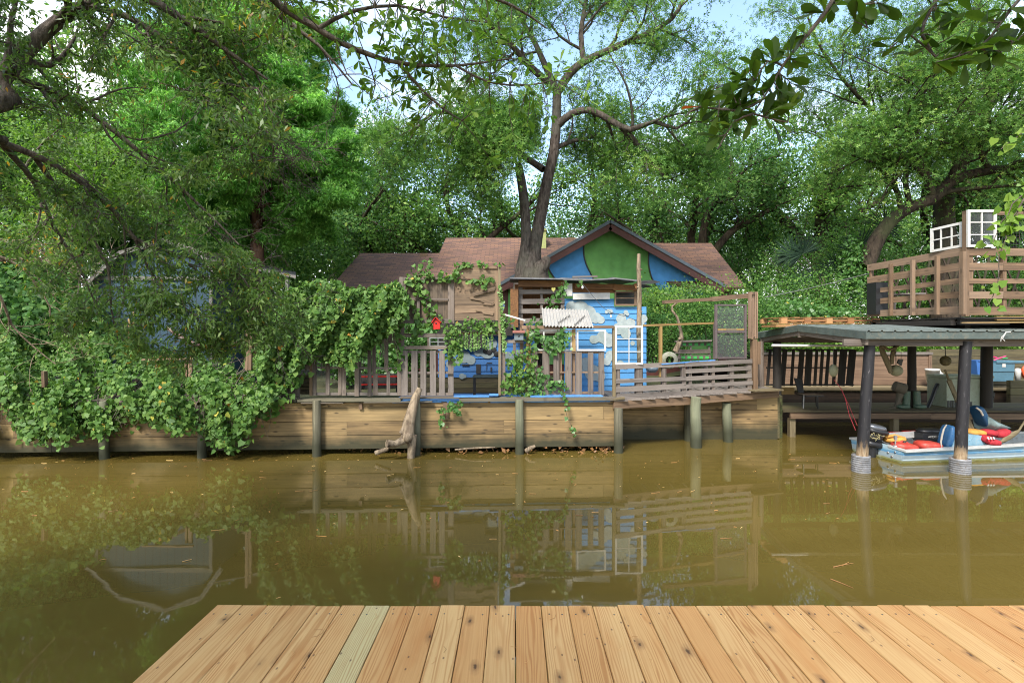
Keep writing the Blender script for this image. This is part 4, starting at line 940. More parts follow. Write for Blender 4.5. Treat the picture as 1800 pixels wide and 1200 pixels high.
# corrugated awning with faded paint marks
m, t, b, o = newmat('white_corrugated'); p = objpos(t)
c = mix(t, ramp(t, noise(t, p, 7, 6, .7), [(.35, (0, 0, 0)), (.75, (1, 1, 1))]), (.26, .25, .235), (.37, .36, .34)); c = mix(t, ramp(t, noise(t, mapping(t, p, (3, 9, 9)), 1.2, 6), [(.55, (0, 0, 0)), (.72, (.6,)*3)]), c, (.42, .36, .27))
t.links.new(c, b.inputs['Base Color']); b.inputs['Roughness'].default_value = .5; M['corr'] = m
aw = thing('corrugated_awning', 'white corrugated sheet awning with faded dark marks, on the long beam', 'awning', (1.0, 11, 2.6))
def sheet(mb, a, b_, c_, d_, nu=88, waves=15, amp=.018, nv=4):
    """corrugated sheet a-b top edge, d-c bottom edge"""
    a, b_, c_, d_ = map(Vector, (a, b_, c_, d_)); n = (b_-a).cross(d_-a).normalized()
    if n.z < 0: n = -n
    vs = []; fs = []
    for j in range(nv+1):
        for i in range(nu+1):
            u = i/nu; v = j/nv; p = a.lerp(b_, u).lerp(d_.lerp(c_, u), v); vs.append(p+n*amp*math.sin(u*waves*2*math.pi))
    for j in range(nv):
        for i in range(nu): k = j*(nu+1)+i; fs.append((k, k+1, k+nu+2, k+nu+1))
    k = len(vs); vs2 = [p-n*.004 for p in vs]; mb.add(vs+vs2, fs+[tuple(x+k for x in f[::-1]) for f in fs], .5, None, True)
    return n
mb = MB(); aa, ab, ac, ad = P(952, 541.5, 11.6), P(1033, 545, 11.6), P(1043.5, 575, 10.72), P(955, 573, 10.72)
nn_ = sheet(mb, aa, ab, ac, ad); mb.build('sheet', M['corr'], aw)
mb = MB()
def awp(u, v): return aa.lerp(ab, u).lerp(ad.lerp(ac, u), v)+nn_*.024
strokes = []
for k in range(9): u = .30+.032*k; v = .86-.052*k; strokes.append([(u, v+.05), (u+.012, v-.06), (u+.02, v+.03)] if k % 2 else [(u, v-.05), (u+.018, v-.02), (u+.004, v+.06)])
for k in range(9): u = .62+.03*k; v = .93-.062*k; strokes.append([(u, v+.05), (u+.016, v-.05), (u+.022, v+.05), (u+.03, v-.03)])
for s_k in strokes: mb.tube([awp(*q_) for q_ in s_k], .006, 4)
mb.build('faded_marks', M['wire'], aw)
# birdhouses
bhz = thing('birdhouse', 'small red birdhouse hanging below the barn wood panel', 'birdhouse', P(767, 580, 10.6))
mb = MB(); Yb = 10.62
def pxz(x, y, Y=Yb): return P(x, y, Y)
mb.poly([pxz(760.5, 579), pxz(773.5, 578), pxz(773, 567), pxz(766, 560), pxz(760.5, 567)], .14, (0, -1, 0)); mb.build('box', M['red'], bhz)
mb = MB(); mb.bar(pxz(759, 568, 10.66), pxz(766, 557.5, 10.66), .16, .014, up=(-.5, 0, 1)); mb.bar(pxz(766, 557.5, 10.66), pxz(776, 567, 10.66), .16, .014, up=(.5, 0, 1)); mb.build('roof', M['red'], bhz)
mb = MB(); mb.lathe(pxz(766.5, 568, 10.618), [(.018, 0), (.018, -.004), (0, -.004)], 12, axis='Y'); mb.build('entrance_hole', M['black'], bhz)
mb = MB(); mb.tube([pxz(766, 558), pxz(765.5, 552)], .012, 6); mb.build('hanger', M['white'], bhz)
bh3 = thing('birdhouse', 'grey birdhouse with flat reddish roof above the ivy clump', 'birdhouse', P(912, 600, 10.7))
mb = MB(); mb.box(P(904, 597.5, 10.62), P(920, 585, 10.62)+Vector((0, .16, 0))); mb.build('box', plain('blue_grey_paint', (.15, .19, .21), .7), bh3)
mb = MB(); mb.box(P(901, 585, 10.57), P(922.5, 580.5, 10.57)+Vector((0, .24, 0))); mb.build('roof', plain('brick_red_roof', (.33, .13, .10), .7), bh3)
mb = MB(); mb.lathe(P(912, 590.5, 10.618), [(.02, 0), (.02, -.004), (0, -.004)], 12, axis='Y'); mb.build('entrance_hole', M['black'], bh3)

# ------------------------------------------------------------------ painted shack
M['cloudblue'] = boards_paint('sky_blue_paint', (.058, .225, .46), (.20, .28, .34))
M['cloudblue_shade'] = boards_paint('shaded_blue_paint', (.016, .10, .28), (.07, .10, .14))  # the blue paint again, with the shade behind the fence put into its colour
M['cloudwhite'] = plain('cloud_paint', (.36, .41, .40), .7, var=.15, scale=12, dirt=(.24, .33, .38))
M['cloudgrey'] = plain('grey_cloud_paint', (.20, .25, .26), .7, var=.12, scale=12)
shack = thing('shack', 'small sky blue shack painted with white clouds under a flat ragged roof', 'shack', (1.6, 12.4, 1))
SHY = 12.3
def clap(mb, x0, x1, y0, y1, Y, row=15.0):
    y = y1
    while y > y0+1:
        yt = max(y-row, y0); a = P(x0, y, Y); b_ = P(x1, y, Y); c_ = P(x1, yt, Y); d_ = P(x0, yt, Y)
        dn_ = Vector((0, -.022, 0)); mb.add([a+dn_, b_+dn_, c_, d_, a, b_], [(0, 1, 2, 3), (4, 5, 1, 0)], rnd.random()); y = yt
    mb.box(P(x0, y1, Y)+Vector((0, .004, 0)), P(x1, y0, Y)+Vector((0, .09, 0)))
mb = MB(); clap(mb, 992, 1079, 525, 700, SHY, 11.5); clap(mb, 1079, 1136, 539, 700, SHY+.02, 11.5)
mb.build('siding', M['cloudblue'], shack)
CN = [0]
def cloud(mb, cx, cy, blobs, Y):
    """union outline of a few circles flattened at the base"""
    pts = []
    for k in range(44):
        a = 2*math.pi*k/44; best = 0
        for bx, by, r_ in blobs:
            dx, dy = math.cos(a), -math.sin(a); pb = bx*dx+by*dy; q_ = pb*pb-(bx*bx+by*by-r_*r_)
            if q_ > 0: best = max(best, pb+math.sqrt(q_))
        best = max(best, 2); pts.append(P(cx+math.cos(a)*best, cy-math.sin(a)*best, Y))
    CN[0] += 1; off = Vector((0, -.0012*(CN[0] % 9), 0)); pts = [q_+off for q_ in pts]
    mb.poly(pts[::-1] if False else pts, .003, (0, -1, 0))
mb = MB(); CY = SHY-.026
for c_ in ((1020, 545, [(0, 0, 16), (-15, -6, 10), (14, 6, 14), (26, 16, 8)]), (1048, 558, [(0, 0, 9), (8, 4, 7)]), (1098, 572, [(0, 0, 10), (-12, 6, 10), (-6, -12, 9), (10, -4, 9), (2, 14, 9)]),
           (1069, 546, [(0, 0, 3), (4, 1, 4), (-3, 2, 3)]), (1100, 549, [(0, 0, 4), (3, 3, 3)]), (1060, 592, [(0, 0, 11), (-16, 4, 8), (10, 6, 12)]), (1073, 625, [(0, 0, 9), (-6, 10, 7)]),
           (950, 625, [(0, 0, 10), (12, 3, 8)]), (1030, 640, [(0, 0, 12), (-10, 6, 9), (10, 8, 8)]), (1090, 640, [(0, 0, 7), (9, 3, 6)]), (1131, 560, [(0, 0, 7), (-4, 8, 6)]), (1112, 603, [(0, 0, 4)]), (1042, 655, [(0, 0, 14), (12, 6, 10)])):
    if c_[0] > 992: cloud(mb, *c_, CY if c_[0] < 1075 else CY+.02)
mb.build('painted_clouds', M['cloudwhite'], shack)
mb = MB()
for y in (513, 530, 547, 564, 582): fb(mb, 912, y, 992, y-1, 8.5, 0, .03, SHY-.03)
fb(mb, 915, 505, 915, 580, 7, .04, .05, SHY-.03); fb(mb, 989, 500, 989, 580, 7, .04, .05, SHY-.03); fb(mb, 952, 505, 952, 580, 4, .04, .05, SHY-.03)
mb.build('slatted_side', M['gray2'], shack)
mb = MB(); mb.box(P(905, 590, SHY+1.0), P(992, 500, SHY+1.0)+Vector((0, .05, 0))); mb.box(P(897, 575, SHY-.2), P(911, 508, SHY-.2)+Vector((0, 1.2, 0))); mb.build('inner_wall', M['orange'], shack)
mb = MB(); fb(mb, 911, 498, 993, 499, 12, .04, .05, SHY-.2); fb(mb, 1010, 503, 1078, 504, 9, .04, .05, SHY-.12); fb(mb, 1078, 505, 1122, 506, 10, .03, .05, SHY-.12); fb(mb, 993, 506, 1082, 507, 16, .10, .05, SHY-.1); fb(mb, 1117, 498, 1121, 506, 8, -.1, .05, SHY-.2)
mb.build('fascia_board', M['orange'], shack)
mb = MB(); fb(mb, 1007, 521, 1072, 520, 10.5, -.03, .02, SHY-.06, tint=.1); fb(mb, 993, 509, 1006, 509, 22, -.02, .02, SHY-.08); mb.build('pale_board', M['white'], shack)
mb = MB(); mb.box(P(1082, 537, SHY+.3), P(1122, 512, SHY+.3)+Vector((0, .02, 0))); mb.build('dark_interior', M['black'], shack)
mb = MB(); fb(mb, 1081, 536, 1119, 536, 3, 0, .04, SHY-.05); fb(mb, 1081, 513, 1119, 513, 3, 0, .04, SHY-.05); fb(mb, 1081.5, 514, 1081.5, 535, 2.5, -.003, .04, SHY-.05); fb(mb, 1117, 511, 1117, 537, 4.5, -.004, .04, SHY-.05); fb(mb, 1082, 524, 1116, 524, 1.5, -.002, .03, SHY-.05); mb.build('window_frame', M['brown'], shack)
mb = MB(); RZ = P(0, 490, SHY-.35).z
def roofstrip(x0, x1, ya, yb, d0=-.35, d1=1.6, th=.03):
    a = P(x0, ya, SHY+d0); b_ = P(x1, yb, SHY+d0); mb.add([a, b_, b_+Vector((0, d1-d0, .10)), a+Vector((0, d1-d0, .10))]+[v-Vector((0, 0, th)) for v in (a, b_, b_+Vector((0, d1-d0, .10)), a+Vector((0, d1-d0, .10)))],
        [(0, 1, 2, 3), (7, 6, 5, 4), (4, 5, 1, 0), (5, 6, 2, 1), (7, 4, 0, 3), (6, 7, 3, 2)])
roofstrip(896, 990, 487.5, 489, -.4); roofstrip(985, 1040, 488, 490, -.3, 1.5, .05); roofstrip(1022, 1080, 491, 488.5, -.48); roofstrip(1075, 1121, 487, 492, -.42)
mb.build('roof', M['tar'], shack)
mb = MB(); mb.poly([P(1120, 494, SHY-.4), P(1128, 493.5, SHY-.4), P(1146, 492, SHY-.3), P(1160, 495, SHY-.2), P(1145, 497.5, SHY-.3), P(1126, 498, SHY-.4)][::-1], .02, (0, 0, 1)) ; mb.poly([P(1120, 498, SHY-.3), P(1135, 500, SHY-.3), P(1146, 503, SHY-.2), P(1130, 505, SHY-.2)], .02, (0, -.5, 1))
mb.build('torn_roof_edge', M['wire'], shack)
mb = MB(); fb(mb, 1006, 487, 1050, 486, 3, -.46, .05, SHY); mb.build('roof_batten', M['gray2'], shack)

# blue painted room wall seen through the fence opening
room = thing('painted_wall', 'blue wall darkened in colour for shade, with grey clouds and a cut out window, behind the fence opening', 'wall', (-.8, 12.6, 1))
mb = MB(); clap(mb, 770, 940, 560, 663, 12.6, 11); mb.build('siding', M['cloudblue_shade'], room)
mb = MB()
for c_ in ((816, 627, [(0, 0, 11), (12, 6, 8), (-10, 6, 7)]), (857, 615, [(0, 0, 15), (-16, 2, 9), (8, -12, 9)]), (812, 661, [(0, 0, 5), (5, 0, 3)]), (893, 625, [(0, 0, 7), (6, 5, 6)]), (790, 640, [(0, 0, 6)]), (932, 635, [(0, 0, 8), (-2, 12, 8)]), (912, 620, [(0, 0, 5), (2, 10, 4)])): cloud(mb, *c_, 12.574)
mb.build('painted_clouds', M['cloudgrey'], room)
mb = MB()
for x0, y0, x1, y1 in ((837, 640, 845, 657), (855, 638, 856, 651), (862, 645, 865, 653), (812, 640, 825, 643), (856, 637, 865, 638.5)): mb.box(P(x0, y1, 12.566), P(x1, y0, 12.566)+Vector((0, .004, 0)))
for x, y in ((860, 619), (868, 615), (854, 617), (873, 622)): mb.ell(P(x, y, 12.56), (.07, .01, .07))
mb.build('dark_opening', M['black'], room)
mb = MB()
for y in (668, 677, 686, 694): mb.bar(P(700, y, 12.63), P(940, y, 12.63), .12, .05, up=(0, -1, 0))
mb.build('lower_boards', M['mossy'], room)
mb = MB()
for x in range(772, 902, 7): mb.bar(P(x, 560, 12.45), P(x, 611 if x < 852 else 590, 12.45), .095, .02, up=(0, -1, 0))
mb.build('upper_boards', M['dark'], room)
mb = MB(); mb.bar(P(800, 586, 11.5), P(882, 585, 11.5), .06, .05, up=(0, -1, 0)); mb.build('hanging_bar', M['orange'], room)
bn = thing('bench', 'dark green grey bench inside the opening of the fence', 'bench', P(856, 695, 12))
mb = MB(); mb.bar(P(832, 661, 11.9), P(900, 660, 11.9), .42, .04); mb.build('bench_top', plain('dark_green_paint', (.05, .07, .065), .6, dirt=(.10, .10, .08)), bn)
for x in (834, 878): mb = MB(); mb.bar(P(x, 664, 11.75), P(x, 697, 11.75), .06, .06, up=(0, -1, 0)); mb.bar(P(x, 664, 12.05), P(x, 697, 12.05), .06, .06, up=(0, -1, 0)); mb.build('legs', M['dark'], bn)
mb = MB(); mb.bar(P(700, 700, 11.6), P(1080, 700, 11.6), 1.6, .04); mb.single('blue_porch_floor', M['blueboard'], 'blue painted porch floor edge behind the fence opening', 'floor')
# red bench behind the pickets
rb = thing('bench', 'dark bench with red slat edges seen between the pickets', 'bench', P(670, 695, 12.2))
mb = MB()
for y in (662, 676): mb.bar(P(632, y, 12.2), P(700, y-1, 12.2), .035, .03, up=(0, -1, 0))
mb.build('red_slats', M['red'], rb)
mb = MB(); mb.bar(P(630, 670, 12.4), P(702, 669, 12.4), .35, .03, up=(0, -1, .3))
for x in (633, 698): mb.bar(P(x, 660, 12.25), P(x, 697, 12.25), .05, .05, up=(0, -1, 0))
mb.build('seat', M['dark'], rb)
# lumber pile left of the pickets
mb = MB()
for y in (660, 667, 674, 681, 688): fb(mb, 500, y, 549, y+.5, 5.5, .5, .3, warp=.01)
mb.single('lumber_stack', M['mossy'], 'stack of old planks beside the left end of the picket fence', 'planks')
mb = MB(); fb(mb, 497, 700, 525, 700, 1, .4, .01); 
mb = MB(); mb.box(P(494, 706, YF(500)+.05), P(526, 668, YF(500)+.05)+Vector((0, .04, 0)), tint=.2); mb.single('board_panel', M['gray'], 'grey board panel below the ivy left of the picket fence', 'panel')
for x, lab in ((434, 'left one of two brown posts standing in the hanging branches'), (440, 'right one of two brown posts standing in the hanging branches')):
    post(x, 540 if x < 437 else 548, 650, 5, M['brown'], lab, .6)
mb = MB(); fb(mb, 250, 632, 340, 630, 3, .2, .05); fb(mb, 276, 633, 276, 660, 5, .25, .05); fb(mb, 335, 633, 335, 662, 6, .25, .05); fb(mb, 328, 633, 328, 662, 4, .27, .05)
mb.single('low_rail', M['brown'], 'low brown rail nearly swallowed by the ivy on the left bank', 'rail')
mb = MB(); fb(mb, 78, 652, 79, 680, 5, .1, .08); mb.single('fence_post', M['brown'], 'short broken post sticking out of the ivy at the far left', 'post')
# hammock
hm = MB(); Q = [P(293, 577, 12.6), P(310, 590, 12.55), P(330, 602, 12.5), P(355, 610, 12.5), P(385, 612, 12.5), P(412, 605, 12.5), P(432, 596, 12.5)]
SQ, _ = smooth_path(Q, [1]*7, .12); vs = []; fs = []
for i, q_ in enumerate(SQ):
    w = .05+.28*math.sin(math.pi*i/(len(SQ)-1)); vs += [Vector(q_)+Vector((0, -w/2, .06)), Vector(q_)+Vector((0, -w*.2, -.02)), Vector(q_)+Vector((0, w*.2, -.02)), Vector(q_)+Vector((0, w/2, .06))]
for i in range(len(SQ)-1):
    for j in range(3): fs.append((4*i+j, 4*i+j+1, 4*i+4+j+1, 4*i+4+j))
hm.add(vs, fs, .5, None, True)
m, t, b, o = newmat('striped_cloth'); zz = zof(t, objpos(t))[1]; t.links.new(ramp(t, mth(t, 'PINGPONG', zz, .03), [(0, (.42, .36, .26)), (.012, (.30, .10, .12)), (.03, (.38, .36, .28))]), b.inputs['Base Color']); b.inputs['Roughness'].default_value = .9; M['ham'] = m
hm.single('hammock', M['ham'], 'striped cloth hammock sagging in front of the blue shed', 'hammock')

# ------------------------------------------------------------------ slatted deck at the right
def YD(px): return 10.72+1.28*(px-1078)/290
def db(mb, x0, y0, x1, y1, w, dy=0., t=.02, **k):
    k.setdefault('jit', .04); k.setdefault('ends', .01)
    a = P(x0, y0, YD(x0)+dy); b_ = P(x1, y1, YD(x1)+dy); mb.bar(a, b_, w*(a.y+b_.y)/2/F, t, up=(.25, -1, 0), warp=.004, nseg=3, **k)
deck = thing('slatted_deck', 'raised side deck over the water with a heavy weathered front beam', 'deck', (4.2, 11.5, 1))
mb = MB(); db(mb, 1078, 711.5, 1222, 703.5, 13.5, -.02, .05); db(mb, 1222, 703, 1368, 692, 12.5, -.015, .05); mb.build('front_beam', M['brown'], deck)
mb = MB()
for k in range(12):
    px = 1079+24.2*k; a = P(px, 703-.065*(px-1078), YD(px)+.0); x = a.x; zf = a.z
    mb.bar((x+.14, a.y-.03, zf), (x+.14, 13.2, zf), .30, .04)
mb.build('floor_boards', M['gray2'], deck)
mb = MB(); mb.bar(P(1076, 701, 10.7), P(1097, 699, 10.72), .12, .04, tint=.05); mb.build('edge_board', M['olive'], deck)
mb = MB(); mb.bar(P(1318, 686, YD(1318)-.08), P(1368, 684, YD(1368)-.1), .34, .03); mb.build('edge_board', M['olive'], deck)
pl = thing('pallet_railing', 'left half of the slatted deck railing, below the sash window', 'railing', (2.9, 11, 1.1), 'pallet railings of the side deck')
mb = MB()
for q_ in ((1082, 645, 1206, 640, 8), (1083, 670, 1206, 665, 7.5), (1083, 684.5, 1206, 678.5, 9), (1084, 697, 1206, 691, 8)): db(mb, *q_)
mb.build('slats', M['gray2'], pl)
mb = MB()
for x, w in ((1086, 6), (1122, 12), (1166, 8), (1201, 8)): db(mb, x, 643-(x-1086)*.03, x, 699-(x-1086)*.045, w, .05, .07)
mb.build('stringers', M['gray'], pl)
pr = thing('pallet_railing', 'right half of the slatted deck railing, with five close slats', 'railing', (5, 11.6, 1.1), 'pallet railings of the side deck')
mb = MB()
for q_ in ((1204, 640.5, 1322, 634.5, 7.5, -.024), (1205, 652.5, 1320, 646.5, 7), (1206, 665.5, 1321, 660, 7.2), (1206, 679, 1322.5, 672.5, 7), (1206, 691, 1321, 685, 8)): db(mb, *q_)
mb.build('slats', M['gray2'], pr)
mb = MB()
for x, w in ((1212, 6), (1240, 7), (1252, 5), (1285, 8), (1316, 8)): db(mb, x, 639-(x-1206)*.04, x, 693-(x-1206)*.06, w, .05, .07)
mb.build('stringers', M['gray'], pr)
mb = MB(); db(mb, 1325, 596, 1326, 687, 9, .06, .1); db(mb, 1334, 600, 1334, 640, 6, .02, .03); mb.single('post', M['brown'], 'brown corner post at the right end of the deck railing', 'post', 'posts of the fence line')
mb = MB(); db(mb, 1131, 572, 1260, 567.5, 3.4, .1, .05); db(mb, 1161, 572, 1161, 662, 5.5, .1, .05, tint=.2); mb.single('lumber_frame', M['yellow'], 'thin yellow lumber frame standing on the side deck', 'frame')  # a simple frame of yellow lumber, nothing to hold on to
mb = MB(); db(mb, 1162, 640, 1256, 633, 1.6, -.0, .06); mb.single('blue_ledge', M['blueboard'], 'narrow pale blue ledge on top of the deck railing', 'ledge')
sc_ = thing('screen_panel', 'tall dark framed insect screen panel on the side deck', 'screen', P(1285, 630, 11.6))
mb = MB(); db(mb, 1258.5, 535, 1258.5, 630, 4, .02, .04); db(mb, 1310, 535, 1310, 630, 4, .02, .04); db(mb, 1261, 536, 1308, 536, 3, .02, .04); db(mb, 1261, 583, 1308, 583, 4, .02, .04); db(mb, 1261, 629, 1308, 629, 3, .02, .04); mb.build('frame', plain('dark_screen_frame', (.12, .09, .09), .6), sc_)
mb = MB(); mb.add([P(1260, 537, YD(1260)+.03), P(1309, 537, YD(1309)+.03), P(1309, 628, YD(1309)+.03), P(1260, 628, YD(1260)+.03)], [(0, 1, 2, 3)]); mb.build('mesh_screen', M['screen'], sc_)
mb = MB(); db(mb, 1261, 579, 1309, 579, 3, .05, .04); mb.build('brace', M['yellow'], sc_)
mb = MB(); db(mb, 1257, 567, 1257, 634, 6, .07, .05, ends=.002); mb.single('post', M['gray'], 'grey post at the left edge of the screen panel', 'post', 'posts of the fence line')
mb = MB(); db(mb, 1166, 531, 1250, 526, 5.5, .35, .10, tint=.2); db(mb, 1250, 526, 1318, 519.5, 8, .35, .10); mb.single('top_beam', M['brown'], 'overgrown brown beam running to the tall board stack', 'beam')
tb_ = thing('tall_panel', 'upright brown pallet stood on end above the deck corner', 'panel', P(1324, 597, 12))
mb = MB()
for x, w, dd in ((1318, 6, -.02), (1323.5, 3, .12), (1327.5, 3, .22), (1331, 2.5, .32)): fb(mb, x, 513, x-.4, 595, w, dd, .02, 11.75)
mb.build('slats', M['redwood'], tb_)
mb = MB(); mb.bar(P(1322, 515, 11.8), P(1329, 518, 12.15), .05, .05); mb.bar(P(1322, 594, 11.8), P(1329, 592, 12.15), .05, .05); mb.build('stringers', M['brown'], tb_)
# green dotted bench behind the deck railing
gb = thing('bench', 'dark slatted bench back with green painted squares on the side deck', 'bench', P(1218, 640, 12.6))
mb = MB(); 
for y, x0 in ((605, 1190), (618, 1186), (628, 1191)): fb(mb, x0, y, 1249, y-1, 7, 0, .025, 12.5, tint=.1)
mb.build('slats', M['gray'], gb)
mb = MB(); fb(mb, 1187, 600, 1250, 598.5, 2.5, -.05, .12, 12.5); fb(mb, 1214, 601, 1214, 640, 3, .03, .03, 12.5); fb(mb, 1194, 601, 1194, 642, 3, .03, .03, 12.5); fb(mb, 1246, 601, 1246, 642, 3, .03, .03, 12.5); mb.build('frame', M['gray2'], gb)
mb = MB()
for y, x0 in ((605, 1200), (628, 1198)):
    for k in range(5): mb.box(P(x0+10.5*k, y+2.3, 12.482), P(x0+6+10.5*k, y-2.3, 12.482)+Vector((0, .004, 0)))
mb.build('green_squares', plain('green_square_paint', (.05, .42, .08), .6), gb)
mb = MB(); mb.tube(pp((1187, 618, 12.1), (1193, 605, 12.1), (1198, 593, 12.1), (1197, 585, 12.1), (1194, 570, 12.1), (1190, 557, 12.1), (1181, 545, 12.1), (1182, 538, 12.1), (1190, 532, 12.0)), [.07, .06, .055, .04, .035, .03, .028, .025, .02], 10)
mb.ell(P(1195, 595, 12.03), (.045, .03, .04)); mb.single('branch_post', M['drift'], 'crooked pale branch standing on the deck, under the overgrown beam', 'branch')
mb = MB(); mb.lathe(P(1177, 633, 12.0), [(.10, -.03), (.19, -.03), (.20, 0), (.20, .06), (.12, .06), (.10, .03), (.10, -.03)], 24, axis='Y'); mb.single('old_tyre', plain('pale_rubber', (.25, .25, .19), .8, dirt=(.08, .10, .04)), 'pale ring shaped old tyre leaning behind the deck railing', 'tyre')
hp = thing('hanging_planter', 'blue grey bowl planter behind the deck rail, below the sash window', 'planter', P(1146, 655, 11.6))
mb = MB(); mb.lathe(P(1146, 655, 11.6), [(0, 0), (.08, .01), (.13, .06), (.15, .13), (.14, .13), (.11, .06), (0, .03)], 20); mb.build('bowl', plain('blue_grey_plastic', (.12, .17, .22), .4), hp)
# string lights
st = thing('string_light', 'string light cord with small bulbs running down from the shack roof', 'lights', P(1024, 500, 11.7))
mb = MB(); Q, _ = smooth_path(pp((1024, 499, 11.7), (1042, 520, 11.6), (1060, 540, 11.5), (1074, 549, 11.4), (1100, 556, 11.3), (1128, 567, 11.2)), [1]*6, .2); mb.tube([Vector(v) for v in Q], .006, 5); mb.tube(pp((1074, 549, 11.4), (1074, 553, 11.4)), .012, 6); mb.build('cord', M['wire'], st)
M['bulb'] = plain('frosted_bulb', (.8, .8, .78), .2)
for x, y, Y in ((1074, 556, 11.4), (1024, 505, 11.7), (1259, 606, 11.4)):
    if x < 1200: mb = MB(); mb.ell(P(x, y, Y), (.025, .025, .035)); mb.build('bulb', M['bulb'], st)
# ================================================================== BOATHOUSE
bo = thing('boathouse', 'open boathouse with a low green metal roof on black posts over the water', 'boathouse', (9, 11, 0))
XB, XE = 6.15, 13.6
ze = CAMZ-(583-HY)*9/F; zr = CAMZ-(573.5-HY)*11.1/F; zb = CAMZ-(586-HY)*12.9/F
def ribbed(mb, y0, z0, y1, z1, x0, x1, pitch=.229):
    """metal roof sheet with raised ribs running down the slope"""
    n = int((x1-x0)/pitch); d = Vector((0, y1-y0, z1-z0)).normalized(); up = Vector((1, 0, 0)).cross(d); up = up if up.z > 0 else -up
    prof = []
    for k in range(n+1):
        x = x0+k*pitch; prof += [(x, 0), (x+.012, .022), (x+.037, .022), (x+.05, 0)]
    vs = [Vector((x, y0, z0))+up*h for x, h in prof]+[Vector((x, y1, z1))+up*h for x, h in prof]; k = len(prof)
    vs += [v-up*.006 for v in vs]
    mb.add(vs, [(i, i+1, k+i+1, k+i) for i in range(k-1)]+[(2*k+i+1, 2*k+i, 3*k+i, 3*k+i+1) for i in range(k-1)]+[(i+1, i, 2*k+i, 2*k+i+1) for i in range(k-1)], .5)
mb = MB(); ribbed(mb, 8.93, ze+.012, 11.1, zr+.02, XB, XE); ribbed(mb, 13.0, zb+.012, 11.1, zr+.02, XB, XE)
mb.build('roof', M['grroof2'], bo)
mb = MB(); hh = .125
mb.bar((XB, 8.96, ze-hh/2), (XE, 8.96, ze-hh/2), hh, .02, up=(0, -1, 0))
mb.bar((XB-.01, 8.94, ze-hh/2-.0), (XB-.01, 11.1, zr-hh/2+.02), hh+.01, .02, up=(-1, 0, 0)); mb.bar((XB-.01, 13.0, zb-hh/2), (XB-.01, 11.1, zr-hh/2+.02), hh+.01, .02, up=(-1, 0, 0))
mb.build('fascia_trim', M['greenroof'], bo)
mb = MB(); xb0 = (1482-905)*9.12/900
mb.bar((xb0, 9.12, ze-.185), ((1712-905)*9.1/900, 9.12, ze-.185), .115, .05, up=(0, -1, 0), tint=.2); mb.bar(((1706-905)*9.1/900, 9.17, ze-.20), (XE, 9.17, ze-.20), .125, .05, up=(0, -1, 0), tint=.7)
mb.bar((XB+.04, 9.0, ze-.18), (XB+.04, 11.1, zr-.14), .10, .05, up=(-1, 0, 0)); mb.bar((XB+.04, 12.95, zb-.18), (XB+.04, 11.1, zr-.14), .10, .05, up=(-1, 0, 0))
for k in range(12):
    x = XB+.5+.62*k; mb.bar((x, 9.0, ze-.07), (x, 11.1, zr-.06), .04, .09); mb.bar((x, 12.95, zb-.07), (x, 11.1, zr-.06), .04, .09)
mb.bar((XB, 12.8, zb-.16), (XE, 12.8, zb-.16), .14, .06, up=(0, -1, 0)); mb.bar((XB, 11.1, zr-.17), (XE, 11.1, zr-.17), .14, .06, up=(0, -1, 0))
mb.build('beams', M['gray'], bo)
m, t, b, o = newmat('peeling_black_post'); g = attr(t, 'gc'); pz = zof(t, wpos(t))[2]
n1 = noise(t, mapping(t, g, (6, 22, 1)), 1, 8, .72); n2 = noise(t, mapping(t, g, (3, 16, 1), (5, 1, 2)), 1, 7, .7)
c = ramp(t, n1, [(.56, (.008, .007, .009)), (.63, (.035, .032, .036)), (.70, (.20, .19, .19))])
wz = mth(t, 'ADD', pz, mth(t, 'MULTIPLY', n2, .9)); c = mix(t, ramp(t, wz, [(.82, (1, 1, 1)), (.98, (0, 0, 0))]), c, ramp(t, n2, [(.4, (.14, .085, .04)), (.6, (.36, .27, .17))]))
t.links.new(c, b.inputs['Base Color']); b.inputs['Roughness'].default_value = .6; bump(t, b, n1, .4, .01); M['bpost'] = m
def bpost(x0, y0, x1, y1, r, Y, mat, sleeve=None, z1=None):
    a = P(x0, y0, Y); b_ = P(x1, y1, Y); a.z = max(a.z, a.z); 
    n = 8; pts = [a.lerp(b_, i/n)+Vector((rnd.uniform(-.006, .006), 0, 0)) for i in range(n+1)]
    if sleeve: pts.append(Vector((b_.x-.02, Y, -.5)))
    mb = MB(); mb.tube(pts, [r*(.93+.1*i/n) for i in range(len(pts))], 18); o_ = mb.build('post', mat, bo)
    if sleeve:
        mb = MB(); cx = (sleeve[0]+sleeve[1])/2; rr = (sleeve[1]-sleeve[0])/2*Y/F; c_ = P(cx, y1, Y); zt_ = P(0, sleeve[2], Y).z; prof = []
        z = -.3
        while z < zt_: prof += [(rr, z), (rr, z+.018), (rr-.012, z+.024), (rr-.012, z+.032)]; z += .038
        prof += [(rr, zt_), (r*.8, zt_)]
        mb.lathe((c_.x, Y, 0), prof, 28, smooth=False); mb.build('corrugated_sleeve', M['sleeve'], o_)
M['sleeve'] = plain('corrugated_pipe', (.27, .27, .28), .55, .2, var=.3, scale=9, dirt=(.13, .10, .06))
bpost(1529, 603, 1515, 800, .092, 9.2, M['bpost'], (1499, 1528, 800)); bpost(1698, 600, 1688, 806, .092, 9.12, M['bpost'], (1672, 1703, 806))
bpost(1338, 600, 1338, 680, .065, 12.6, M['gray']); bpost(1366, 600, 1366, 720, .10, 12.6, M['dark']); bpost(1603, 600, 1603, 722, .095, 12.7, M['dark']); bpost(1735, 600, 1733, 722, .125, 12.7, M['dark'])
mb = MB(); mb.tube([P(1357, 607, 10.9), P(1420, 607.5, 10.9)], .028, 12, tint=.1); mb.tube([P(1420, 607.5, 10.9), P(1900, 606, 10.9)], .024, 10)
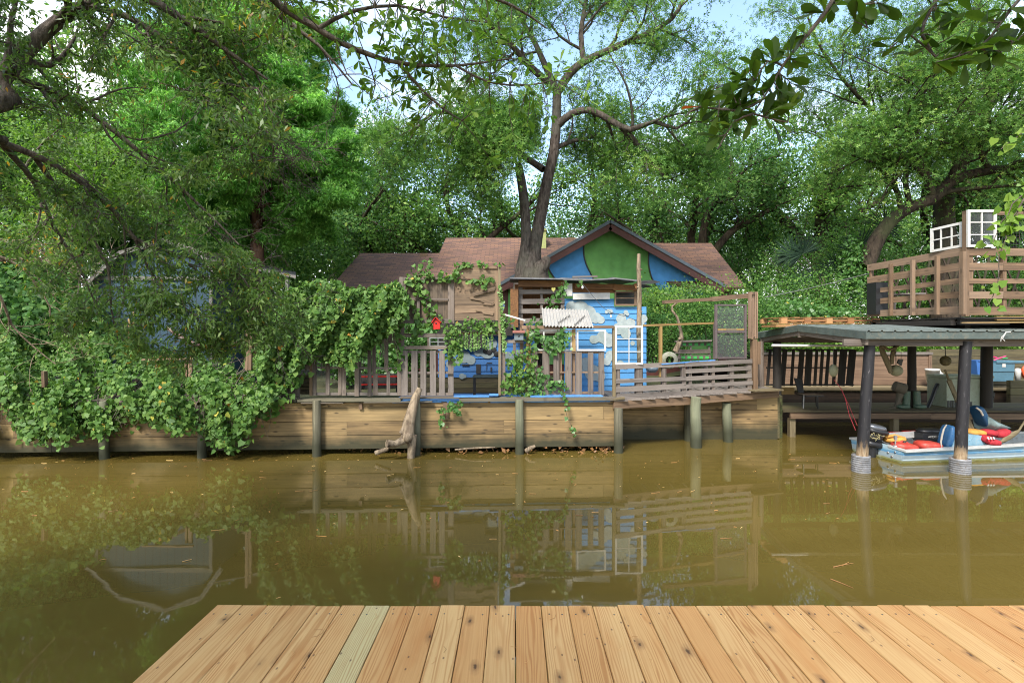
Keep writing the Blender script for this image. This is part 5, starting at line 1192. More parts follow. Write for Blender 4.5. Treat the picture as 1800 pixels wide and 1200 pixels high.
mb.build('roof_pipe', M['white'], bo)
# platform, ledges and walls inside
pf_ = thing('boat_platform', 'low mossy plank platform at the back of the boathouse', 'platform', (10, 12.8, 0))
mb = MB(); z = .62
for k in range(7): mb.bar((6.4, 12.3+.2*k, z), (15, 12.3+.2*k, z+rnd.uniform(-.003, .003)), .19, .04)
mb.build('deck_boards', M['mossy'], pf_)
mb = MB(); a = (1388-905)*12.22/900
mb.bar((a, 12.2, .51), (9.9, 12.2, .51), .125, .05, up=(0, -1, 0), tint=.1); mb.bar((9.9, 12.2, .50), (15, 12.2, .49), .13, .05, up=(0, -1, 0), tint=.3); mb.build('front_beam', M['brown'], pf_)
for px in (1391, 1572, 1750): mb = MB(); p_ = P(px, 735, 12.3); mb.bar((p_.x, 12.3, .44), (p_.x, 12.3, -.5), .13, .13, up=(0, -1, 0)); mb.build('leg', M['olive'], pf_)
M['darkb'] = wood('shade_darkened_wood', (.12, .07, .04), (.04, .025, .015))  # dark wood, coloured darker still to stand in for the boathouse shade
lw = thing('ledge_wall', 'dark board wall with a pale plank ledge behind the boat platform', 'wall', (10, 14, 0))
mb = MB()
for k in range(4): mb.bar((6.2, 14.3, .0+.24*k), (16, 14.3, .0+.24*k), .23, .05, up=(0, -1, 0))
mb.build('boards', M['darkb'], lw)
mb = MB(); mb.bar((6.2, 14.62, .93), (16, 14.62, .93), .70, .045); mb.bar((6.2, 14.24, .90), (16, 14.24, .90), .035, .05, tint=.6, up=(0, -1, 0)); mb.build('ledge', M['olive'], lw)
mb = MB(); mb.bar(P(1368, 687, 13.4), P(1395, 687, 13.4), .18, .08, up=(0, -1, 0)); mb.single('beam_end', M['yellow'], 'short yellow brown beam end left of the black chair', 'beam')
pw = thing('planter_wall', 'reddish brown board planter wall behind the leaning black pallet', 'wall', (9.6, 15, .9))
mb = MB(); zs_ = [1.84, 1.53, 1.21, .96]
for a_, b_ in zip(zs_, zs_[1:]): mb.bar((7.0, 15.0, (a_+b_)/2), (12.1, 15.0, (a_+b_)/2), a_-b_-.008, .05, up=(0, -1, 0), tint=rnd.random()*.6)
mb.bar((12.14, 14.98, .96), (12.14, 14.98, 1.84), .09, .06, up=(0, -1, 0)); mb.build('boards', M['redwood'], pw)
mb = MB(); mb.bar((7.0, 15.03, 1.885), (12.2, 15.03, 1.885), .20, .07); mb.build('cap', M['gray2'], pw)
rw = thing('retaining_wall', 'dark mossy timber retaining wall behind the blue storage tote', 'wall', (14, 15.2, .9))
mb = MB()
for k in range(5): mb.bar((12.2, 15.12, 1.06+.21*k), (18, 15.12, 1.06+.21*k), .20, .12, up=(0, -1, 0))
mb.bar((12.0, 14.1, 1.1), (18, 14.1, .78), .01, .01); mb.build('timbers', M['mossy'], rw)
mb = MB()
for k in range(3): mb.bar((13.4, 13.9, .70+.2*k), (18, 13.9, .70+.2*k), .19, .12, up=(0, -1, 0))
mb.build('step_timbers', M['mossy'], rw)
# leaning black pallet
lp = thing('leaning_pallet', 'black silhouetted slatted pallet leaning under the left side of the boathouse roof', 'pallet', P(1420, 680, 12.9))
mb = MB()
for bx, tx, w in ((1349, 1354, 5), (1375, 1380, 8), (1391, 1395, 5), (1405, 1410, 9), (1419, 1423, 11), (1432, 1436, 5), (1442, 1446, 5), (1452, 1457, 5.5), (1465, 1469, 5.5), (1478, 1483, 12), (1493, 1499, 12)): fb(mb, bx, 678, tx, 614, w, rnd.uniform(0, .01), .02, 12.9)
mb.build('slats', M['dark'], lp)
mb = MB()
for y in (614.5, 646, 676): fb(mb, 1347, y, 1500, y, 2.6, .03, .05, 12.9)
mb.build('rails', M['dark'], lp)

# ------------------------------------------------------------------ things in the boathouse
fr = thing('chest_freezer', 'old pale green chest freezer standing behind the right front post', 'freezer', P(1705, 720, 13.0))
M['frz'] = plain('freezer_enamel', (.36, .42, .33), .45, var=.08, dirt=(.22, .24, .17))
mb = MB(); a = P(1664, 721, 12.75); b_ = P(1746, 665, 12.75); mb.bar((a.x, 13.05, (a.z+b_.z)/2), (b_.x, 13.05, (a.z+b_.z)/2), .6, b_.z-a.z, bev=.02); mb.build('cabinet', M['frz'], fr)
mb = MB(); mb.bar((a.x-.01, 13.05, b_.z+.035), (b_.x+.01, 13.05, b_.z+.035), .63, .055, bev=.012); mb.build('lid', M['frz'], fr)
mb = MB(); mb.box(P(1740, 675, 12.72), P(1744, 664, 12.72)+Vector((0, .03, 0))); mb.build('latch', M['galv'], fr)
mb = MB(); mb.box(P(1699, 719, 12.735), P(1709, 706, 12.735)+Vector((0, .02, 0)))
for k in range(4): mb.box(P(1666+4.5*k, 717, 12.735), P(1669+4.5*k, 704, 12.735)+Vector((0, .02, 0)))
mb.build('vent', M['wire'], fr)
mb = MB(); Q, _ = smooth_path(pp((1722, 718, 12.7), (1735, 711, 12.7), (1745, 703, 12.7), (1748, 690, 12.72)), [1]*4, .1); mb.tube([Vector(v) for v in Q], .012, 6); mb.build('cord', M['black'], fr)
bu = thing('bucket', 'white plastic bucket standing on the ledge by the planter wall', 'bucket', P(1640, 671, 14.5))
mb = MB(); c_ = P(1639, 671, 14.5); h_ = P(0, 648, 14.5).z-c_.z; mb.lathe(c_, [(0, 0), (.145, 0), (.165, h_*.85), (.175, h_*.86), (.175, h_), (.155, h_), (.14, .02), (0, .02)], 24); mb.build('pail', M['white'], bu)
mb = MB(); mb.tube([c_+Vector((.17, 0, h_*.9)), c_+Vector((.21, -.02, h_*.6)), c_+Vector((.2, -.03, h_*.2))], .006, 6); mb.build('handle', M['galv'], bu)
jg = thing('jug', 'white square jug standing against the white bucket', 'jug', P(1652, 670, 14.6))
mb = MB(); c_ = P(1652, 670, 14.65); mb.bar(c_, c_+Vector((0, 0, .24)), .13, .13, up=(0, 1, 0), bev=.02); mb.lathe(c_+Vector((0, 0, .24)), [(.05, 0), (.025, .05), (.025, .07), (0, .07)], 12); mb.build('body', M['white'], jg)
M['tote'] = plain('blue_tote_plastic', (.075, .17, .23), .5)
to = thing('storage_tote', 'large slate blue lidded tote on the ledge behind the freezer', 'tote', P(1760, 670, 14.4))
mb = MB(); a = P(1738, 670, 14.3); b_ = P(1783, 638, 14.3); mb.poly([P(1741, 670, 14.3), P(1781, 670, 14.3), P(1784, 638, 14.3), P(1738, 638, 14.3)], .5, (0, -1, 0)); mb.bar(P(1739, 652, 14.285), P(1783, 652, 14.285), .02, .02, up=(0, -1, 0)); mb.build('bin', M['tote'], to)
mb = MB(); mb.bar(P(1736, 635.5, 14.55), P(1786, 635.5, 14.55), .56, .07, bev=.015); mb.build('lid', M['tote'], to)
mb = MB(); mb.box(P(1762, 645, 14.29), P(1768, 638, 14.29)+Vector((0, .008, 0))); mb.build('sticker', M['white'], to)
mb = MB(); mb.poly([P(1719, 660, 14.4), P(1726, 660, 14.4), P(1726, 634, 14.4), P(1716, 634, 14.4)], .3, (0, -1, 0)); mb.bar(P(1711, 633.5, 14.55), P(1728, 633.5, 14.55), .34, .03)
mb.single('blue_bin', plain('bright_blue_plastic', (.04, .14, .40), .4), 'bright blue bin peeking out left of the thick black back post', 'bin')
mb = MB(); c_ = P(1741, 633, 14.4); mb.lathe(c_, [(0, 0), (.04, 0), (.045, .08), (.03, .17), (.015, .2), (.018, .25), (0, .25)], 14); mb.single('spray_bottle', plain('cyan_plastic', (.03, .35, .60), .3), 'bright cyan bottle standing on the tote lid', 'bottle')
mb = MB(); mb.tube([P(1747, 633, 14.4), P(1757, 629, 14.35), P(1768, 626, 14.35)], .018, 8); mb.tube([P(1747, 627, 14.4), P(1755, 630, 14.4)], .02, 8); mb.single('pink_toy', plain('pink_plastic', (.75, .04, .18), .4), 'bright pink stick toy lying on the tote lid', 'toy')
mb = MB(); mb.ell(P(1766, 629.5, 14.5), (.09, .05, .03)); mb.single('green_toy', plain('green_plastic', (.03, .25, .06), .4), 'small green toy lying beside the pink one on the tote', 'toy')
mb = MB(); c_ = P(1789, 669, 14.3); mb.lathe(c_, [(0, 0), (.055, 0), (.075, .27), (.06, .33), (.03, .35), (0, .35)], 16); mb.single('white_jug', M['white'], 'tall white bottle between the tote and the orange hose', 'jug')
mb = MB()
for k in range(4):
    Q = [P(1802, 654, 14.3)+Vector((math.cos(a_)*(.10+.015*k), -.03*k, math.sin(a_)*(.17-.01*k))) for a_ in [x*math.pi/10 for x in range(21)]]; mb.tube(Q, .014, 6, cap=False)
mb.single('hose_coil', plain('orange_hose', (.75, .10, .02), .4), 'red orange hose coil at the right edge beside the tote', 'hose')
# boots
M['boot'] = plain('green_rubber', (.07, .125, .085), .5, dirt=(.12, .12, .08))
for x, s_k, lab in ((1593, -1, 'left green rubber boot on the boat platform'), (1612, 1, 'right green rubber boot on the boat platform')):
    mb = MB(); Yk = 12.55; mb.tube(pp((x-1*s_k, 687, Yk), (x-.5*s_k, 697, Yk), (x, 708, Yk), (x+1*s_k, 717, Yk)), [.075, .078, .08, .09], 14); mb.ell(P(x+5*s_k, 714.5, Yk-.05), (.15, .09, .055), pw=.8)
    mb.single('rubber_boot', M['boot'], lab, 'boot', 'pair of rubber boots')
mb = MB(); mb.tube(pp((1572, 678, 12.6), (1590, 684, 12.55)), [.12, .14], 16); mb.tube(pp((1585, 685, 12.6), (1580, 700, 12.6), (1575, 717, 12.6), (1560, 719, 12.5)), [.10, .07, .05, .02], 8)
mb.single('burlap_bundle', plain('burlap', (.14, .12, .09), .95, bmp=.5), 'grey brown burlap bundle slumped left of the green boots', 'bundle')
mb = MB(); mb.tube(pp((1648, 675, 12.9), (1644, 683, 12.85), (1638, 700, 12.8), (1630, 718, 12.7)), .045, 10); mb.single('black_pipe', M['black'], 'bent black pipe leaning between the boots and the freezer', 'pipe')
# chair
ch = thing('chair', 'black metal chair standing on the platform in the boathouse shade', 'chair', P(1418, 722, 12.7))
mb = MB(); mb.bar(P(1408, 694, 12.7), P(1440, 694, 12.7), .42, .03); mb.build('seat', M['black'], ch)
mb = MB(); mb.poly([P(1396, 664, 12.75), P(1411, 667, 12.75), P(1413, 690, 12.65), P(1404, 690, 12.65)][::-1], .03); mb.build('backrest', M['black'], ch)
for x, y in ((1413, 12.5), (1437, 12.5), (1411, 12.9), (1434, 12.9)): mb = MB(); mb.tube([P(x, 694, y), P(x+(1 if x > 1420 else -1), 722 if y < 12.7 else 719, y)], .014, 8); mb.build('leg', M['galv'] if x == 1413 else M['black'], ch)
# floats, ropes, oar
M['float'] = plain('weathered_float', (.30, .30, .19), .7, dirt=(.14, .14, .08), bmp=.2)
def fl(x, y, rx, rz_, Y, label, ytop=606, mat=None):
    t_ = thing('fishing_float', label, 'float', P(x, y, Y)); mb = MB(); mb.ell(P(x, y, Y), (rx, rx, rz_), nu=18, nv=12); mb.build('buoy', mat or M['float'], t_)
    mb = MB(); mb.tube([P(x, y-rz_*F/Y+1, Y), P(x-.5, ytop, Y)], .008, 5); mb.build('cord', M['wire'], t_)
fl(1465, 651, .085, .135, 10.9, 'egg shaped pale float hanging in front of the leaning pallet'); fl(1575, 651, .125, .12, 10.9, 'round pale float hanging in front of the planter wall'); fl(1662, 634, .10, .11, 10.9, 'dim float hanging left of the right front post, above the freezer', mat=M['mossy'])
mb = MB(); mb.poly([P(1578, 638, 10.85), P(1585, 643, 10.85), P(1588, 631, 10.85), P(1580, 631, 10.85)], .03, (0, -1, 0)); mb.tube([P(1584, 631, 10.86), P(1584, 606, 10.86)], .005, 4); mb.single('cowbell', M['wire'], 'small dark bell hanging just above the round pale float', 'bell')
mb = MB(); mb.tube(pp((1548, 605, 10.9), (1552, 620, 10.85), (1560, 637, 10.85), (1566, 655, 10.85)), [.045, .055, .06, .04], 8); mb.tube(pp((1580, 604, 10.9), (1571, 613, 10.85), (1568, 628, 10.8), (1568, 640, 10.8)), [.04, .045, .04, .03], 8); mb.tube(pp((1550, 608, 10.8), (1562, 615, 10.75), (1574, 611, 10.75), (1582, 603, 10.8)), .03, 8)
mb.single('rope_bundle', plain('old_rope', (.20, .165, .10), .95, scale=30, bmp=.8), 'thick frayed rope loops hanging beside the round float', 'rope')
mb = MB(); mb.tube(pp((1466, 667, 10.9), (1478, 682, 10.7), (1486, 700, 10.6), (1493, 730, 10.5), (1504, 756, 10.4)), .007, 5); mb.tube(pp((1478, 682, 10.7), (1492, 712, 10.6), (1507, 748, 10.4)), .005, 5); mb.single('tether', plain('red_line', (.45, .03, .04), .6), 'thin red cord running from the hanging float to the outboard motor', 'cord')
mb = MB(); mb.tube(pp((1661, 650, 12.3), (1668, 668, 12.2), (1680, 700, 12.1)), [.02, .03, .03], 8); mb.bar(P(1668, 668, 12.18), P(1684, 706, 12.1), .10, .03, up=(0, -1, 0)); mb.single('wooden_oar', M['olive'], 'olive wooden oar leaning against the freezer', 'oar')
mb = MB(); mb.tube(pp((1759, 600, 8.93), (1761, 592, 8.9), (1766, 588, 8.88), (1768, 584, 8.88), (1776, 583.5, 8.88)), .010, 6); mb.tube(pp((1766, 588, 8.88), (1762, 595, 8.88), (1766, 599, 8.88)), .008, 6); mb.single('knotted_rope', M['white'], 'short white knotted rope hooked on the green roof edge', 'rope')

# ------------------------------------------------------------------ rooftop deck
M['pal2'] = wood('rooftop_pallet_wood', (.37, .225, .125), (.12, .072, .04), (.28, .20, .14))
op = thing('wooden_pallet', 'row of fresh orange pallets lying flat on the boathouse roof', 'pallet', P(1430, 573, 12.3))
mb = MB(); zt_ = P(0, 558.5, 12.2).z; zl = zt_-.14
for k in range(9): mb.bar((6.0+.28*k, 11.9, zt_), (6.0+.28*k, 12.9, zt_), .12, .018) if k else None
mb.bar((5.95, 11.88, zl), (8.5, 11.88, zl), .09, .02); mb.build('deck_slats', M['pallet'], op)
mb = MB()
for y in (11.92, 12.4, 12.88):
    mb.bar((6.2, y, (zt_+zl)/2-.0), (8.5, y, (zt_+zl)/2+.0), .035, .045)
for x in (6.25, 6.8, 7.3, 7.8, 8.4):
    for y in (11.92, 12.88): mb.bar((x-.07, y-.002, (zt_+zl)/2-.002), (x+.07, y-.002, (zt_+zl)/2-.002), .095, .115)
mb.bar((5.95, 12.0, zl-.06), (6.5, 12.0, zl-.05), .7, .05); mb.build('blocks', M['pallet'], op)
rd = thing('rooftop_deck', 'dark timber base of the deck standing on the boathouse roof', 'deck', (10, 10.4, 2.65))
mb = MB(); zf = 2.5+27*9.3/F
mb.bar((8.1, 9.35, zf-.09), (9.0, 9.35, zf-.09), .07, .1); mb.bar((8.05, 9.4, zf-.10), (8.05, 11.5, zf-.10), .1, .1); mb.bar((8.0, 11.4, zf-.1), (13.5, 11.4, zf-.1), .1, .1)
for k in range(14): mb.bar((8.06, 9.32+.165*k, zf-.02), (13.5, 9.32+.165*k, zf-.02), .15, .03)
for x in (8.5, 9.6, 11): mb.bar((x, 9.6, zf-.18), (x, 11.4, zf-.18), .12, .1)
mb.build('base_frame', M['dark'], rd)
mb = MB(); fb(mb, 1750, 559.5, 1860, 559.5, 7, 0, .05, 9.28, tint=.2); mb.build('edge_board', M['yellow'], rd)
mb = MB(); fb(mb, 1690, 567, 1860, 566, 1.6, -.06, .03, 9.3); mb.build('edge_board', M['yellow'], rd)
def sidebar(mb, ya, yb, w, px0=1525, px1=1692):
    a = P(px0, ya, 11.55); b_ = P(px1, yb, 9.42); mb.bar(a, b_, w*10.4/F, .02, up=(-1, 0, 0), jit=.03, nseg=3, warp=.003)
def rooflab(n_, l_, base): return thing('pallet_railing', l_, 'railing', base, 'pallet railings of the rooftop deck')
sr = rooflab(0, 'side pallet railing of the rooftop deck, receding to the left', P(1610, 556, 10.4))
mb = MB()
for ya, yb, w in ((471, 442, 12.5), (493, 468, 12.5), (512.5, 493, 8.5), (531, 517, 10.5), (551.5, 544.5, 11.5)): sidebar(mb, ya, yb, w)
mb.build('slats', M['pal2'], sr)
mb = MB()
for px, yt, yb in ((1528, 469, 556), (1562, 464, 555), (1600, 457, 554), (1643, 450, 553), (1688, 442, 552)):
    Y = 11.55*0+7.96*F/(px-905); a = P(px, yt, Y)+Vector((.05, 0, 0)); b_ = P(px, yb, Y)+Vector((.05, 0, 0)); mb.bar(a, b_, .05 if px < 1680 else .09, .07, up=(-1, 0, 0))
mb.build('stringers', M['pal2'], sr)
fr_ = rooflab(0, 'front pallet railing of the rooftop deck, behind the hanging yellow green vine', P(1770, 556, 9.3))
mb = MB()
for y, w in ((443, 13.5), (468.5, 13), (494, 8.5), (518.5, 13), (546.5, 14)):
    fb(mb, 1701, y, 1763, y, w, 0, .02, 9.3); fb(mb, 1763.5, y, 1870, y+.5, w, .004, .02, 9.3)
mb.build('slats', M['pal2'], fr_)
mb = MB()
for x in (1704, 1763, 1822): fb(mb, x, 437, x, 553, 7, .05, .07, 9.3)
mb.build('stringers', M['pal2'], fr_)
mb = MB(); fb(mb, 1697.5, 371, 1697.5, 556, 6, .03, .08, 9.3); fb(mb, 1693, 436, 1692, 554, 6, .10, .05, 9.3); mb.single('corner_post', M['brown'], 'reddish corner post between the two rooftop window sashes', 'post', 'posts of the fence line')
sash('white sash of six panes tilted on top of the side railing of the rooftop deck', 1636, 389, 1692, 444, 3, 2, M['white'], 0, 4.2, 2.0, 10.0, 'window sashes on the rooftop deck', True, [(1636, 402.5), (1692.5, 389.5), (1691.5, 434), (1636, 444)], 9.45)
sash('white upright sash of six panes on top of the front rooftop railing', 1700, 369, 1751, 434.5, 2, 3, M['white'], 0, 4.5, 2.0, 9.27, 'window sashes on the rooftop deck')
mb = MB(); fb(mb, 1751, 375, 1870, 375, 7, 0, .03, 9.3); mb.single('top_rail', M['brown'], 'pinkish brown top board above the wire mesh of the rooftop deck', 'rail')
mb = MB()
for k in range(24): mb.tube([P(1752+5*k, 379, 9.3), P(1752+5*k, 435, 9.3)], .0016, 4, cap=False)
for k in range(12): mb.tube([P(1752, 381+4.8*k, 9.3), P(1870, 381+4.8*k, 9.3)], .0016, 4, cap=False)
mb.single('wire_mesh', M['wire'], 'dark wire mesh panel right of the upright rooftop sash', 'mesh')
# crossed lattice at the back of the rooftop deck
mb = MB()
for k in range(9):
    x = 1560+26*k; dx = rnd.uniform(20, 34); fb(mb, x, 552, x+dx, 452, 3, 0, .02, 11.7); fb(mb, x+dx+6, 552, x-6, 455, 2.6, .03, .02, 11.7)
fb(mb, 1530, 545, 1860, 543, 7, .05, .02, 11.7)
mb.single('branch_lattice', M['bark2'], 'crossed stick lattice at the back of the rooftop deck', 'lattice')
mb = MB(); mb.box(P(1540, 552, 11.2), P(1561, 496, 11.2)+Vector((0, .3, 0))); mb.single('dark_cabinet', M['black'], 'dark upright box behind the left end of the rooftop side railing', 'box')
mb = MB(); mb.bar(P(1568, 518, 11.3), P(1612, 517, 11.3), .5, .03); 
for x in (1572, 1608): mb.bar(P(x, 519, 11.3), P(x, 553, 11.3), .04, .04, up=(0, -1, 0))
mb.single('small_table', M['gray2'], 'small pale table behind the rooftop side railing', 'table')
mb = MB(); Q, _ = smooth_path(pp((1343, 523, 14), (1430, 505, 13), (1526, 481, 11.6)), [1]*3, .4); mb.tube([Vector(v) for v in Q], .008, 5); mb.single('cable', M['galv'], 'thin grey cable running from the rooftop deck to the left', 'cable')

# ------------------------------------------------------------------ the boat
OB = Vector((7.40, 9.72, 0)); UL = Vector((math.cos(.115), math.sin(.115), 0)); VL = Vector((-.225, .974, 0))
def bw(u, v, z): return OB+UL*u+VL*v+Vector((0, 0, z))
m, t, b, o = newmat('boat_paint'); p = wpos(t); z = zof(t, p)[2]; nz_ = noise(t, p, 3.5, 6, .65)
zz = mth(t, 'ADD', z, mth(t, 'MULTIPLY', nz_, .05))
c = ramp(t, zz, [(.0, (.05, .055, .02)), (.045, (.20, .20, .06)), (.07, (.22, .23, .15)), (.085, (.23, .29, .32)), (.175, (.24, .31, .35)), (.18, (.06, .19, .35)), (.225, (.13, .28, .40)), (.27, (.30, .42, .49))])
c = mix(t, ramp(t, noise(t, mapping(t, p, (2, 2, 7)), 2.2, 8, .7), [(.52, (0, 0, 0)), (.66, (.8,)*3)]), c, (.34, .38, .37))
t.links.new(c, b.inputs['Base Color']); b.inputs['Roughness'].default_value = .4; M['boat'] = m
M['boatin'] = plain('boat_inside', (.30, .34, .35), .6, dirt=(.16, .15, .12)); M['rim'] = plain('boat_rim', (.50, .51, .50), .4, dirt=(.45, .42, .38))
boat = thing('motorboat', 'small light blue and white open boat moored behind the boathouse posts', 'boat', tuple(bw(1.8, .6, 0)))
WB = 1.19
def half(u):                                   # half beam and rim height along the hull
    k = 0 if u < 2.5 else ((u-2.5)/1.5)**1.8; return WB/2*(1-.88*k), .245+.022*u+.05*k
us = [0, .4, .8, 1.3, 1.8, 2.3, 2.7, 3.0, 3.3, 3.6, 3.85, 4.0]
sec = [(-.80, -.12), (-.90, -.02), (-.94, .06), (-.925, .075), (-.965, .155), (-.95, .165), (-1.0, .235)]
mb = MB(); vs = []; k = len(sec)*2
for u in us:
    h_, zr_ = half(u); row = [(a*h_, z_*(zr_/.245)+(.05*((u-2.5)/1.5)**2 if u > 2.5 and z_ < .05 else 0)) for a, z_ in sec]
    vs += [bw(u, WB/2+a, z_) for a, z_ in row[::-1]]+[bw(u, WB/2-a, z_) for a, z_ in row]
mb.add(vs, [(i*k+j, i*k+j+1, (i+1)*k+j+1, (i+1)*k+j) for i in range(len(us)-1) for j in range(k-1)]+[tuple(range(k))[::-1]], .5)
mb.build('hull', M['boat'], boat)
mb = MB(); vs = []
for u in us[1:]:
    h_, zr_ = half(u); h_ -= .05; vs += [bw(u, WB/2-h_, zr_-.01), bw(u, WB/2-h_*.9, .02), bw(u, WB/2+h_*.9, .02), bw(u, WB/2+h_, zr_-.01)]
mb.add(vs, [(i*4+j, (i+1)*4+j, (i+1)*4+j+1, i*4+j+1) for i in range(len(us)-2) for j in range(3)], .5)
for u, w in ((1.55, .30), (2.65, .32)): h_, zr_ = half(u); mb.bar(bw(u, WB/2-h_+.06, .19), bw(u, WB/2+h_-.06, .19), w, .035)
mb.build('inside', M['boatin'], boat)
mb = MB()
for s_k in (-1, 1):
    for a_, b_ in zip(us, us[1:]):
        ha, za = half(a_); hb, zb_ = half(b_); mb.bar(bw(a_, WB/2+s_k*(ha-.012), za+.0), bw(b_+.004, WB/2+s_k*(hb-.012), zb_+.0), .085, .04, tint=.5)
mb.bar(bw(.02, -.02, .25), bw(.02, .33, .275), .07, .035); mb.bar(bw(.02, WB+.02, .25), bw(.02, WB-.33, .275), .07, .035)
mb.build('rim', M['rim'], boat)
mb = MB(); mb.poly([bw(-.004, .05, .02), bw(-.004, .06, .245), bw(-.004, .34, .29), bw(-.004, WB-.34, .29), bw(-.004, WB-.06, .245), bw(-.004, WB-.05, .02)], .035, tuple(-UL)); mb.build('transom', M['boat'], boat)
mb = MB()
for v, z_ in ((.18, .19), (.33, .15), (.25, .09)): mb.ell(bw(-.012, v, z_), (.012, .025, .02))
mb.build('fittings', M['galv'], boat)
# outboard
mo = thing('outboard_motor', 'black outboard motor with a dull silver lid on the stern of the boat', 'motor', tuple(bw(-.15, .62, 0)))
mm = lambda x, y, Y=10.3: P(x, y, Y)
mb = MB(); Rm = Matrix.Rotation(R(12), 3, 'Y'); mb.ell(mm(1538, 751), (.20, .15, .07), Rm, pw=.75, nu=20); mb.build('lid', plain('dull_silver', (.20, .21, .23), .3, .6), mo)
mb = MB(); mb.ell(mm(1539, 757), (.22, .165, .055), Rm, pw=.6, nu=20); mb.ell(mm(1536, 767), (.15, .12, .10), pw=.6); mb.build('cowling', M['black'], mo)
mb = MB(); mb.ell(mm(1535, 780), (.20, .15, .065), Rm, pw=.6, nu=18); mb.tube([mm(1533, 783), mm(1531, 805), mm(1530, 830)], [.10, .08, .07], 12); mb.bar(mm(1541, 786), mm(1548, 796), .16, .10, up=(0, -1, 0)); mb.ell(mm(1524, 812), (.10, .015, .05)); mb.build('midsection', M['black'], mo)
mb = MB()
for _ in range(14):
    x = rnd.uniform(1528, 1548); y = rnd.uniform(760, 772); mb.tube([mm(x, y, 10.17), mm(x+rnd.uniform(-6, 6), y+rnd.uniform(-4, 4), 10.13), mm(x+rnd.uniform(-8, 8), y+rnd.uniform(-2, 6), 10.17)], .006, 5)
mb.build('wiring', plain('wiring', (.35, .30, .15), .5), mo)
mb = MB(); mb.tube([mm(1545, 775), mm(1562, 781, 10.1), mm(1568, 783, 10.1)], .014, 8); mb.build('tiller', M['black'], mo)
# load of the boat
M['rtank'] = plain('red_plastic', (.46, .045, .03), .55, var=.25, scale=5, dirt=(.26, .09, .06)); M['yel'] = plain('yellow_orange_fabric', (.58, .28, .05), .8, var=.25, scale=9, bmp=.7, dirt=(.34, .18, .06))
M['seatblue'] = plain('blue_vinyl', (.03, .14, .33), .5, var=.25, scale=6, dirt=(.10, .18, .27)); M['seatdk'] = plain('dark_blue_vinyl', (.015, .08, .18), .45); M['ltblue'] = plain('light_blue_paint', (.20, .36, .46), .55, var=.2, scale=6, dirt=(.28, .33, .34))
M['cream'] = plain('cream_vinyl', (.55, .50, .43), .6); M['vest'] = plain('red_fabric', (.42, .018, .03), .8, var=.3, scale=11, bmp=.8, dirt=(.16, .01, .015))
def Mx(a, ax='Y'): return Matrix.Rotation(R(a), 3, ax)
tk = thing('fuel_tank', 'flat red fuel tank near the stern corner of the boat', 'tank', P(1588, 790, 10.0)); mb = MB(); mb.ell(P(1590, 785, 10.0), (.24, .16, .085), Mx(8), pw=.7, nu=20); mb.tube(pp((1578, 779, 10), (1586, 775, 10), (1596, 779, 10)), .022, 8); mb.build('body', M['rtank'], tk)
mb = MB(); mb.lathe(P(1590, 777, 9.98), [(.03, 0), (.03, .025), (0, .025)], 12); mb.build('cap', M['black'], tk)
mb = MB(); mb.ell(P(1631, 783, 10.05), (.23, .17, .09), Mx(4), pw=.6, nu=20); mb.single('red_cushion', M['rtank'], 'smooth red cushion left of the folded blue seat', 'cushion')
mb = MB(); mb.ell(P(1572, 772, 10.3), (.21, .15, .07), Mx(-4), pw=.8); mb.tube(pp((1556, 768, 10.25), (1572, 765, 10.2), (1590, 770, 10.25)), .03, 8); mb.single('life_vest', M['yel'], 'yellow orange life vest beside the outboard motor', 'life vest')
mb = MB(); fb(mb, 1553, 766.5, 1614, 762.5, 11, 0, .02, 10.6); mb.single('grey_board', M['white'], 'pale grey board standing on edge along the far side of the boat', 'board')
mb = MB(); fb(mb, 1553, 759.8, 1582, 759.2, 2.2, 0, .04, 10.9); fb(mb, 1586, 757.5, 1640, 757, 2, 0, .04, 10.9); mb.single('red_pole', M['red'], 'thin red pole lying along the far edge of the boat', 'pole')
bt = thing('battery_box', 'black battery box with white lettering in the middle of the boat', 'box', P(1635, 778, 10.45))
mb = MB(); mb.bar(P(1613, 767, 10.5), P(1656, 766, 10.5), .28, .18, bev=.02); mb.ell(P(1635, 757, 10.5), (.26, .13, .05), pw=.6); mb.build('case', M['black'], bt)
mb = MB()
LET = {'A': [[(0, 0), (.5, 1), (1, 0)], [(.2, .4), (.8, .4)]], 'M': [[(0, 0), (0, 1), (.5, .4), (1, 1), (1, 0)]], 'E': [[(1, 0), (0, 0), (0, 1), (1, 1)], [(0, .5), (.8, .5)]], 'R': [[(0, 0), (0, 1), (.9, 1), (.9, .5), (0, .5), (1, 0)]], 'I': [[(.5, 0), (.5, 1)]], 'C': [[(1, 1), (0, 1), (0, 0), (1, 0)]]}
x = 1632
for ch_ in 'AMERICA':
    for st_ in LET[ch_]: mb.tube([P(x+2.6*a, 769-3.2*b_, 10.345) for a, b_ in st_], .0035, 4)
    x += 3.4
mb.build('lettering', M['white'], bt)
mb = MB(); mb.bar(P(1582, 778, 10.4), P(1640, 779, 10.3), .3, .03); mb.single('dark_tray', plain('dark_grey_plastic', (.06, .065, .07), .4), 'dark grey tray lying between the red cushion and the battery box', 'tray')
mb = MB(); mb.tube(pp((1574, 784, 9.95), (1574, 774, 9.95)), .014, 8); mb.bar(P(1574, 773, 9.95), P(1574, 765, 9.95), .045, .04, up=(0, -1, 0)); mb.lathe(P(1574, 784, 9.95), [(.04, 0), (.04, .02), (0, .02)], 12); mb.single('stern_light', M['galv'], 'small silver and black stern light on the near stern corner', 'light')
s1 = thing('boat_seat', 'blue folded boat seat left of the right front post', 'seat', P(1665, 788, 10.1))  # a boat seat folded down, like the dark blue one below
mb = MB(); mb.ell(P(1664, 766, 10.1), (.065, .15, .225), Mx(14), pw=.55, nu=22); mb.build('back_cushion', M['seatblue'], s1)
